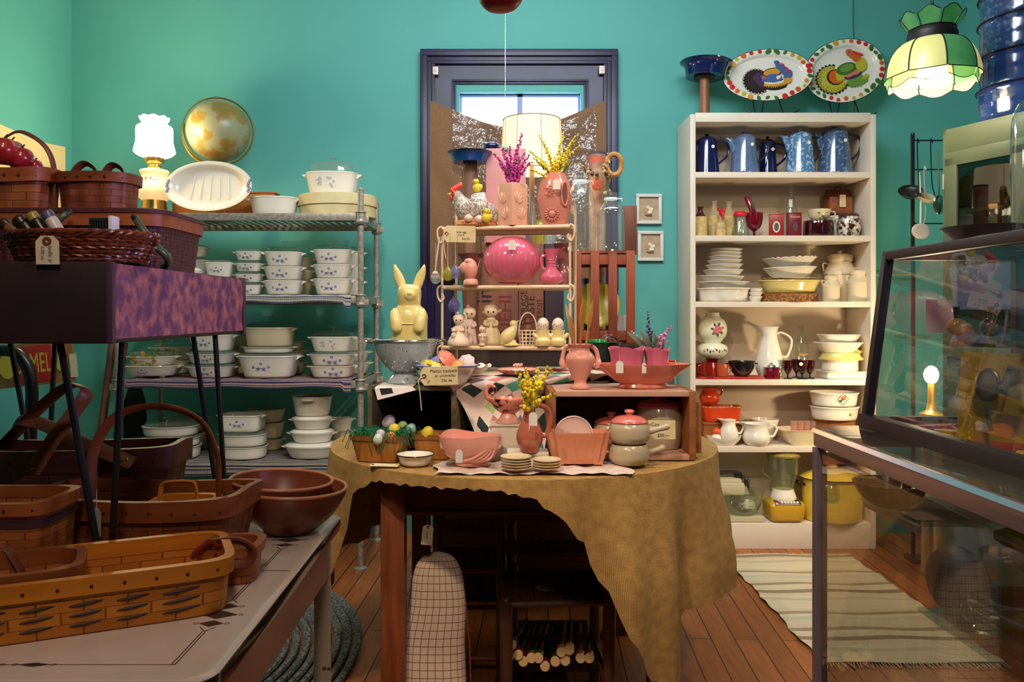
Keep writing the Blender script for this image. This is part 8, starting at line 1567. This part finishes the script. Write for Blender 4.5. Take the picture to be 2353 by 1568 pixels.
part('front_glass',MB().add([(dx0,dyb,dz0+w),(dx0,y0,dz0+w),(dxt,y0,dz1),(dxt,dyb,dz1)],[(0,1,2,3)],0,None,None,False),fgl,t); part('end_glass',MB().add([(dx0,dyb,dz0+w),(dx0+dw,dyb,dz0+w),(dx0+dw,dyb,dz1),(dxt,dyb,dz1)],[(0,1,2,3)],0,None,None,False),fgl,t)
part('top_glass',MB().box(((dxt+dx0+dw)/2,(dyb+y0)/2,dz1+.006),(dx0+dw-dxt,dl,.004)),fgl,t); part('inner_shelf',MB().box(((dx0+.03+dx0+dw)/2,(dyb+y0)/2,dz0+.155),(dw-.05,dl-.03,.006)),glass('shelf_glass',(1,1,1)),t)
part('base_board',MB().box(((2*dx0+dw)/2,(dyb+y0)/2,dz0+.004),(dw-.02,dl-.02,.006)),mat('case_floor',srgb(110,30,50),.7),t)
zi=dz0+.008
def packet(x,y,w,h,c,n,rz=0,txt='',rx=0,tc='ink'):
    t=T('seed_packet',n,'packet',(x,y,zi),0,None,rot=(rx,0,rz)); part('card',MB().box((0,0,h/2 if rx else .004),(w,.003 if rx else h*.6,h if rx else .008),bev=.0008),mat('packet_%02x%02x%02x'%tuple(int(q*255) for q in c),c,.4),t)
    if txt: part('lettering',MB().text(txt,.012,TM(0,-.002,h*.6)@UP) ,mat('packet_red',srgb(190,50,40),.5),t)
YL=srgb(222,170,30)
packet(.70,1.13,.10,.13,YL,'yellow carded package with red lettering standing in the display case',-.9,'Kool',-.15)
packet(.76,1.02,.12,.14,srgb(206,150,26),'large yellow carded package at the back of the display case',-.9,'',-.12)
packet(.70,1.27,.09,.03,srgb(190,50,100),'flat magenta packet at the far end of the display case floor',.2); packet(.71,1.20,.10,.04,srgb(226,150,40),'flat orange packet on the display case floor',-.4); packet(.70,1.08,.06,.04,srgb(200,30,40),'flat red packet on the display case floor',-.5); packet(.695,1.00,.08,.05,srgb(236,200,40),'flat bright yellow packet on the display case floor',-.7)
t=T('hand_mirror','old oval hand mirror standing against the yellow package in the display case','mirror',(.685,1.12,zi+.055),0,None,rot=(-.15,0,-.9)); part('rim',MB().tube([(.014*math.cos(2*PI*i/30),-.004,.021*math.sin(2*PI*i/30)+.03) for i in range(30)],.003,8,closed=True).tube([(0,-.004,0),(.008,-.004,-.035)],[.004,.003],8),mat('pewter',srgb(110,100,96),.3,.8),t); part('plate',MB().lathe([(.0001,0),(.0135,0),(.0135,.002),(.0001,.002)],30,M=TM(0,-.003,.03,(PI/2,0,0))@Matrix.Diagonal((1,1.5,1,1))),mat('old_mirror_glass',srgb(140,120,110),.35,.4),t)
for k,(y,l) in enumerate(((1.05,'left'),(1.0,'right'))): one('photograph',MB().box((0,0,.022),(.034,.001,.04),rot=(0,.3,0)),mat('photo_grey',srgb(56,56,66),.4,c2=srgb(150,146,150),scale=70),'small tilted black and white snapshot, %s of two in the display case'%l,'photograph',(.69+.015*k,y+.02,zi+.07),rot=(-.15,0,-1.0))
zs_=dz0+.159
t=T('red_glass_jar','dark red glass jar on the inner shelf of the display case','jar',(.74,1.06,zs_)); part('body',MB().lathe([(.022,0),(.034,.01),(.036,.03),(.026,.048),(.016,.054),(.018,.06)],30),glass('red_jar_glass',(.6,.05,.15),.5,body=.5),t)
for x,y,c,l in ((.71,1.24,(srgb(190,150,80)),'small amber perfume bottle with a dark cap, far end of the inner display shelf'),(.72,1.17,srgb(90,30,44),'small plum perfume bottle with a dark cap on the inner display shelf')):
    t=T('perfume_bottle',l,'bottle',(x,y,zs_)); part('body',MB().ball((0,0,.014),(.016,.012,.014)),mat('perfume_%d'%int(x*100),c,.1,coat=.5),t); part('cap',MB().lathe([(.004,.026),(.005,.045)],12),black,t)
one('white_card',MB().box((0,0,.03),(.045,.0008,.055)),whitepaper,'square white card standing at the far end of the inner display shelf','card',(.725,1.31,zs_),rot=(-.1,0,-.5))
# grey enamel bowl on top of the case
t=T('grey_bowl','shallow grey metal bowl with dark rim on top of the display case','bowl',(X(2262,1.22),1.22,dz1+.0085)); part('body',MB().lathe(shell([(.028,0),(.035,.001),(.056,.02),(.062,.024)],.0015),48),mat('pewter_grey',srgb(120,104,112),.3,.5),t)
# glass edge tall thing at the right frame edge
t=T('glass_cloche','tall clear glass cover with a bright rim at the right edge of the view','cover',(X(2450,1.1),1.08,dz1+.009)); part('glass_wall',MB().lathe([(.075,0),(.075,.16),(.06,.19),(.02,.2)],40,cap0=False),clear,t)
# ================================================================ RIGHT BACK CORNER
gr=mat('sage_green_paint',srgb(100,108,80),.5,c2=srgb(92,101,74),scale=6,bump=.05)
cv=Vector((.125,-.31,0)).normalized(); rz=math.atan2(cv.y,cv.x)+PI       # face runs along cv
A=Vector((X(2166,3.2),3.2,0)); wd_=.74; ht=Z(300,3.2)
t=T('green_cabinet','sage green cabinet with two glazed doors near the right wall','cabinet',(A.x,A.y,0),math.atan2(cv.y,cv.x))
# local: x along face (toward viewer), +y into the cabinet body... local y points to the right wall
dp=.30
def gb(nm,c,d,m=gr,par=None,bev=.003): return part(nm,MB().box(c,d,bev=bev),m,par or t)
gb('side_panel',(.01,dp/2,ht/2),(.02,dp,ht)); gb('side_panel',(wd_-.01,dp/2,ht/2),(.02,dp,ht)); gb('back_panel',(wd_/2,dp-.006,ht/2),(wd_-.04,.01,ht)); gb('top_panel',(wd_/2,dp/2,ht-.012),(wd_,dp,.024)); gb('bottom_panel',(wd_/2,dp/2,.95),(wd_-.04,dp-.02,.02))
gb('lower_front',(wd_/2,.008,.48),(wd_-.04,.016,.92)); gb('header',(wd_/2,.006,ht-.055),(wd_-.03,.02,.085)); gb('mullion',(wd_/2,.008,(ht+1.0)/2-.02),(.04,.018,ht-1.04))
for z_ in (1.25,1.55): gb('shelf',(wd_/2,dp/2,z_),(wd_-.04,dp-.03,.014))
for k in (0,1):
    xa=.022+k*(wd_/2); xb=wd_/2-.022+k*(wd_/2)
    d_=gb('door',((xa+xb)/2,-.008,1.0),(xb-xa,.016,.04)); part('door_rail',MB().box(((xa+xb)/2,-.008,ht-.125),(xb-xa,.016,.055),bev=.002).box((xa+.026,-.008,(ht+.90)/2),(.052,.016,ht-1.14),bev=.002).box((xb-.026,-.008,(ht+.90)/2),(.052,.016,ht-1.14),bev=.002),gr,d_)
    part('pane',MB().box(((xa+xb)/2,-.006,(ht+.90)/2),(xb-xa-.10,.003,ht-1.16)),glass('cabinet_glass',(.55,.55,.52),.35),d_); part('hinge',MB().tube([(xa-.004 if k==0 else xb+.004,-.018,ht-.24),(xa-.004 if k==0 else xb+.004,-.018,ht-.18)],.004,8),mat('hinge_cream',srgb(180,170,140),.4),d_)
Mx=Matrix.Translation((A.x,A.y,0))@Matrix.Rotation(math.atan2(cv.y,cv.x),4,'Z')
def inc(x,y,z): return tuple(Mx@Vector((x,y,z)))
for k,(x,z_,h,m,l) in enumerate(((.16,1.257,.16,white,'tall white jug-like vase on the middle shelf inside the green cabinet'),(.50,1.257,.18,mat('steel_can',srgb(150,150,156),.2,.9),'shiny metal canister inside the right door of the green cabinet'),(.58,.962,.16,white,'white mug inside the lower right of the green cabinet'),(.20,.962,.12,mat('olive_crock',srgb(90,86,50),.4),'olive crock inside the lower left of the green cabinet'))):
    one(['vase','canister','mug','crock'][k],MB().lathe(shell([(.04,0),(.048,.01),(.05,h*.8),(.042,h)],.003),28),m,l,['vase','canister','mug','crock'][k],inc(x,.13,z_))
# enamel pots stacked on the cabinet
def spot(x,y,z,r,h,m,l,rim=black,ridges=True):
    t=T('enamel_pot',l,'pot',inc(x,y,z)); pr=[(r*.93,0),(r*.97,.006)]
    for k in range(9): pr.append((r*(.975+.012*(k%2)*(1 if ridges and k>4 else 0)),.01+h*.9*k/9))
    part('body',MB().lathe(shell(pr+[(r,h*.96),(r*1.02,h)],.003),52),m,t); part('rim',MB().tube([(r*1.02*math.cos(2*PI*i/52),r*1.02*math.sin(2*PI*i/52),h) for i in range(52)],.0035,6,closed=True),rim,t)
    part('price_dot',MB().lathe([(.0001,0),(.012,0),(.012,.001),(.0001,.001)],14,M=TM(-r*.10,-r*1.0,h*.5,(PI/2,0,-.1))),whitepaper,t); return t
grad=enam('cobalt_enamel',srgb(24,44,104),srgb(60,90,150),4,.35,.7); spk=enam('blue_speckled_enamel',srgb(46,66,112),srgb(90,110,150),60,.5,.62)
pr_=.185; px_,py_=.235,.19
spot(px_,py_,ht+.001,pr_,.125,grad,'dark cobalt enamel pot, lowest of four stacked on the green cabinet',mat('navy_rim',srgb(10,14,36),.2))
spot(px_,py_,ht+.127,pr_*.985,.125,grad,'dark cobalt enamel pot, second from the bottom of the stack on the green cabinet',mat('navy_rim',(0,0,0)))
spot(px_,py_,ht+.253,pr_*.975,.13,spk,'speckled slate-blue enamel pot with ridges, third in the stack on the green cabinet'); spot(px_,py_,ht+.384,pr_*.965,.10,spk,'speckled slate-blue enamel pot, topmost of the stack on the green cabinet')
gp=mat('grey_purple_panel',srgb(92,84,112),.6)
one('storage_box',MB().box((0,0,0),(.34,.3,.16),bev=.004),gp,'grey-purple box above the stacked enamel pots at the top right edge','box',inc(.30,.22,ht+.485+.082))
# hanging utensil rack on the wall/easel beside the cabinet
Y=3.69; t=T('utensil_rack','tall black metal rack of hanging ladles between the bookcase and the green cabinet','rack',(X(2098,Y),Y,0)); L0=Vector((X(2098,Y),Y,0)); rl=lambda px,py,y_=Y:P(px,py,y_)-L0
part('upright',MB().box(rl(2097,440)*1+Vector((0,0,0)),(.014,.014,S(262,Y)),bev=.002).lathe([(.009,0),(.010,.006),(.009,.012)],12,M=Matrix.Translation(rl(2097,312))),black,t)
part('upright',MB().box((.26,0,Z(440,Y)),(.014,.014,S(262,Y)),bev=.002),black,t); part('foot_post',MB().box((0,0,Z(571,Y)/2),(.014,.014,Z(571,Y))).box((.26,0,Z(571,Y)/2),(.014,.014,Z(571,Y))).box((.13,0,.01),(.3,.1,.02),bev=.003),black,t)
for py in (323,390,452,514): part('crossbar',MB().tube([rl(2097,py),rl(2097,py)+Vector((.26,0,0))],.0035,7),black,t)
def ladle(hx,hy,bx,by,r,m,l,Yl=3.63,inner=None,flat=.55,rot=(0,0,0),hm=None):
    b=P(bx,by,Yl); t=T('ladle',l,'ladle',tuple(b)); hm=hm or m
    part('bowl',MB().lathe([(.001,-r*flat),(r*.5,-r*flat*.85),(r*.85,-r*flat*.4),(r,0),(r*.97,0),(r*.8,-r*flat*.35),(.001,-r*flat*.8)],28,M=Euler(rot).to_matrix().to_4x4()),m,t)
    h=P(hx,hy,Yl+.02)-b; part('handle',MB().tube(bez([(r*.8 if hx>bx else -r*.5,0,0),(h.x,.0,h.z*.25),(h.x,.01,h.z*.9),(h.x+.006,.018,h.z+.01),(h.x+.010,.012,h.z-.008)],18),.005,8,flat=.4),hm,t)
ladle(2105,325,2092,438,.052,black,'glossy black enamel ladle hanging leftmost on the utensil rack',rot=(.62,-.3,0),flat=.7)
ladle(2136,325,2128,450,.050,mat('ladle_cream',srgb(190,176,140),.2),'cream-bowled ladle with a long black handle hanging on the utensil rack',rot=(.55,.2,0),hm=black,flat=.6)
ladle(2121,388,2116,530,.001,white,'thin white ladle handle on the utensil rack')
t=T('skimmer','white round enamel skimmer hanging low on the utensil rack','ladle',tuple(P(2116,531,3.61))); part('disc',MB().ball((0,0,0),(.043,.008,.036)),mat('enamel_grey_white',srgb(186,176,170),.25),t); part('handle',MB().tube([(0,.004,.03),(.004,.008,.15),(.008,.03,.27)],.004,8),white,t)
t=T('slotted_spoon','silver slotted spoon hanging at the edge of the green cabinet','spoon',tuple(P(2158,470,3.61))); part('bowl',MB().ball((0,0,0),(.028,.006,.045)),chrome,t); part('handle',MB().tube([(0,0,.04),(.002,.01,.25)],.003,8),chrome,t)
# stained glass hanging lamp
Y=3.0; lx_=X(2142,Y); zq=lambda py:Z(py,Y)
t=T('hanging_lamp','green and cream stained glass petal lamp hanging on a chain at the top right','lamp',(lx_,Y,0)); s=S(1,Y)
gc=mat('glass_petal_cream',srgb(214,208,140),.3,c2=srgb(190,196,120),scale=9,emit=srgb(226,210,130),estr=.42); gg_=mat('glass_petal_green',srgb(70,130,84),.3,c2=srgb(110,160,104),scale=10,emit=srgb(60,150,70),estr=.22); gl=glass('glass_petal_pale',srgb(214,224,190),.2,.1,body=.4); lead=mat('lead_came',srgb(26,16,16),.5)
part('collar',MB().lathe([(s*52,zq(98)),(s*53,zq(80)),(s*48,zq(70)),(s*50,zq(67))],32,cap0=False,cap1=False),lead,t)
N8=8
for k in range(N8):
    a0=2*PI*k/N8+.2; da=2*PI/N8
    def pan(u,v,a0=a0): # main petals
        a=a0+da*(u-.5)*(.98); e=v*PI/2; r=s*(48+50*math.sin(e)); z=zq(96)-s*82*(1-math.cos(e)); sc=.10*(1-(2*u-1)**2)*(v>.5)*(v-.5)*2
        return Vector((r*(1+sc*.3)*math.cos(a),r*(1+sc*.3)*math.sin(a),z-s*16*sc*2))
    p=part('glass_petal',MB().grid(pan,6,8),gc if k%3 else gg_,t)
    def pan2(u,v,a0=a0): a=a0+da*(u-.5)*.96; r=s*(98-6*v); return Vector((r*math.cos(a),r*math.sin(a),zq(178)-s*26*v*(math.sin(PI*max(.08,min(.92,u)))**.4)))
    part('skirt_petal',MB().grid(pan2,6,4),gl,t)
    def pan3(u,v,a0=a0): a=a0+da*(u-.5)*.9*(1); r=s*(50+18*v); return Vector((r*math.cos(a),r*math.sin(a),zq(68)+s*36*v*(math.sin(PI*max(.1,min(.9,u)))**.35)))
    part('crown_petal',MB().grid(pan3,6,5),gg_,t)
    a=a0+da/2; e=[pan(1,q/8) for q in range(9)]; part('lead_seam',MB().tube(e,.003,6).tube([pan3(u/6,1) for u in range(7)],.0018,5).tube([pan3(0,q/4) for q in range(5)],.0018,5).tube([pan(u/6,1) for u in range(7)],.002,5).tube([pan2(u/6,1) for u in range(7)],.0015,5),lead,t)
part('bulb',MB().ball((0,0,zq(172)),s*33,seg=24,rings=16),mat('lit_globe_bulb',(1,.9,.75),.4,emit=(1,.86,.66),estr=12),t)
mb=MB(); z=zq(62); k=0
while z<CH-.01:
    mb.tube([(s*5*math.cos(2*PI*i/10) if k%2 else 0,0 if k%2 else s*5*math.cos(2*PI*i/10),z+s*9*math.sin(2*PI*i/10)) for i in range(10)],.0016,5,closed=True); z+=s*15; k+=1
mb.tube(bez([(0,0,zq(70)),(s*14,0,zq(30)),(s*2,0,zq(0)),(0,0,CH)],14),.002,6)
part('chain',mb,lead,t)
for dx,dy in ((-.052,0),(.0,-.055),(.0,.055)): light('hanging_lamp_glow','POINT',(lx_+dx,Y+dy,zq(196)-.03),1.3,(1,.84,.6),.03)
# small lit lamp low behind the display case
Y=3.49; t=T('candle_lamp','small lit lamp with a bare bulb seen through the display case','lamp',(X(2140,Y),Y,.70)); part('bulb',MB().ball((0,0,Z(862,Y)-.70),(.03,.03,.04)),mat('lit_small_bulb',(1,.85,.6),.4,emit=(1,.84,.58),estr=14),t); part('base',MB().lathe([(.045,0),(.05,.01),(.02,.03),(.014,Z(862,Y)-.70-.03)],24),mat('lamp_brass',(0,0,0)),t)
for dx,dy in ((-.045,.03),(-.02,-.05)): light('candle_glow','POINT',(X(2140,Y)+dx,Y+dy,Z(862,Y)),6.5,(1,.76,.44),.02)
t=T('side_stand','pale wooden stand carrying the small lit lamp beside the bookcase','table',(X(2140,Y)+.03,Y,0)); pw_=wood('pale_stand_wood',srgb(196,160,120),srgb(176,140,100),0); part('top',MB().box((.06,0,.692),(.22,.13,.014),bev=.002),pw_,t)
for sx in (-.03,.15):
    for sy in (-.05,.05): part('leg',MB().box((sx,sy,.342),(.026,.026,.684),bev=.002),pw_,t)
one('towel_rod',MB().tube([(0,0,0),(.3,0,0)],.004,8),mat('rod_cream',srgb(200,180,120),.4),'thin cream rod on the back wall right of the bookcase','rod',(1.86,BW-.03,Z(633,BW)))
# dark sacks on the floor under the stand
one('dark_cushion',MB().ball((0,0,.13),(.10,.15,.13)).ball((-.01,-.13,.09),(.08,.09,.09)),mat('black_plastic_bag',(.008,.006,.007),.6,bump=.6,scale=14),'black plastic-wrapped bundle on the floor right of the rag rug','bundle',(1.735,3.02,0.004))
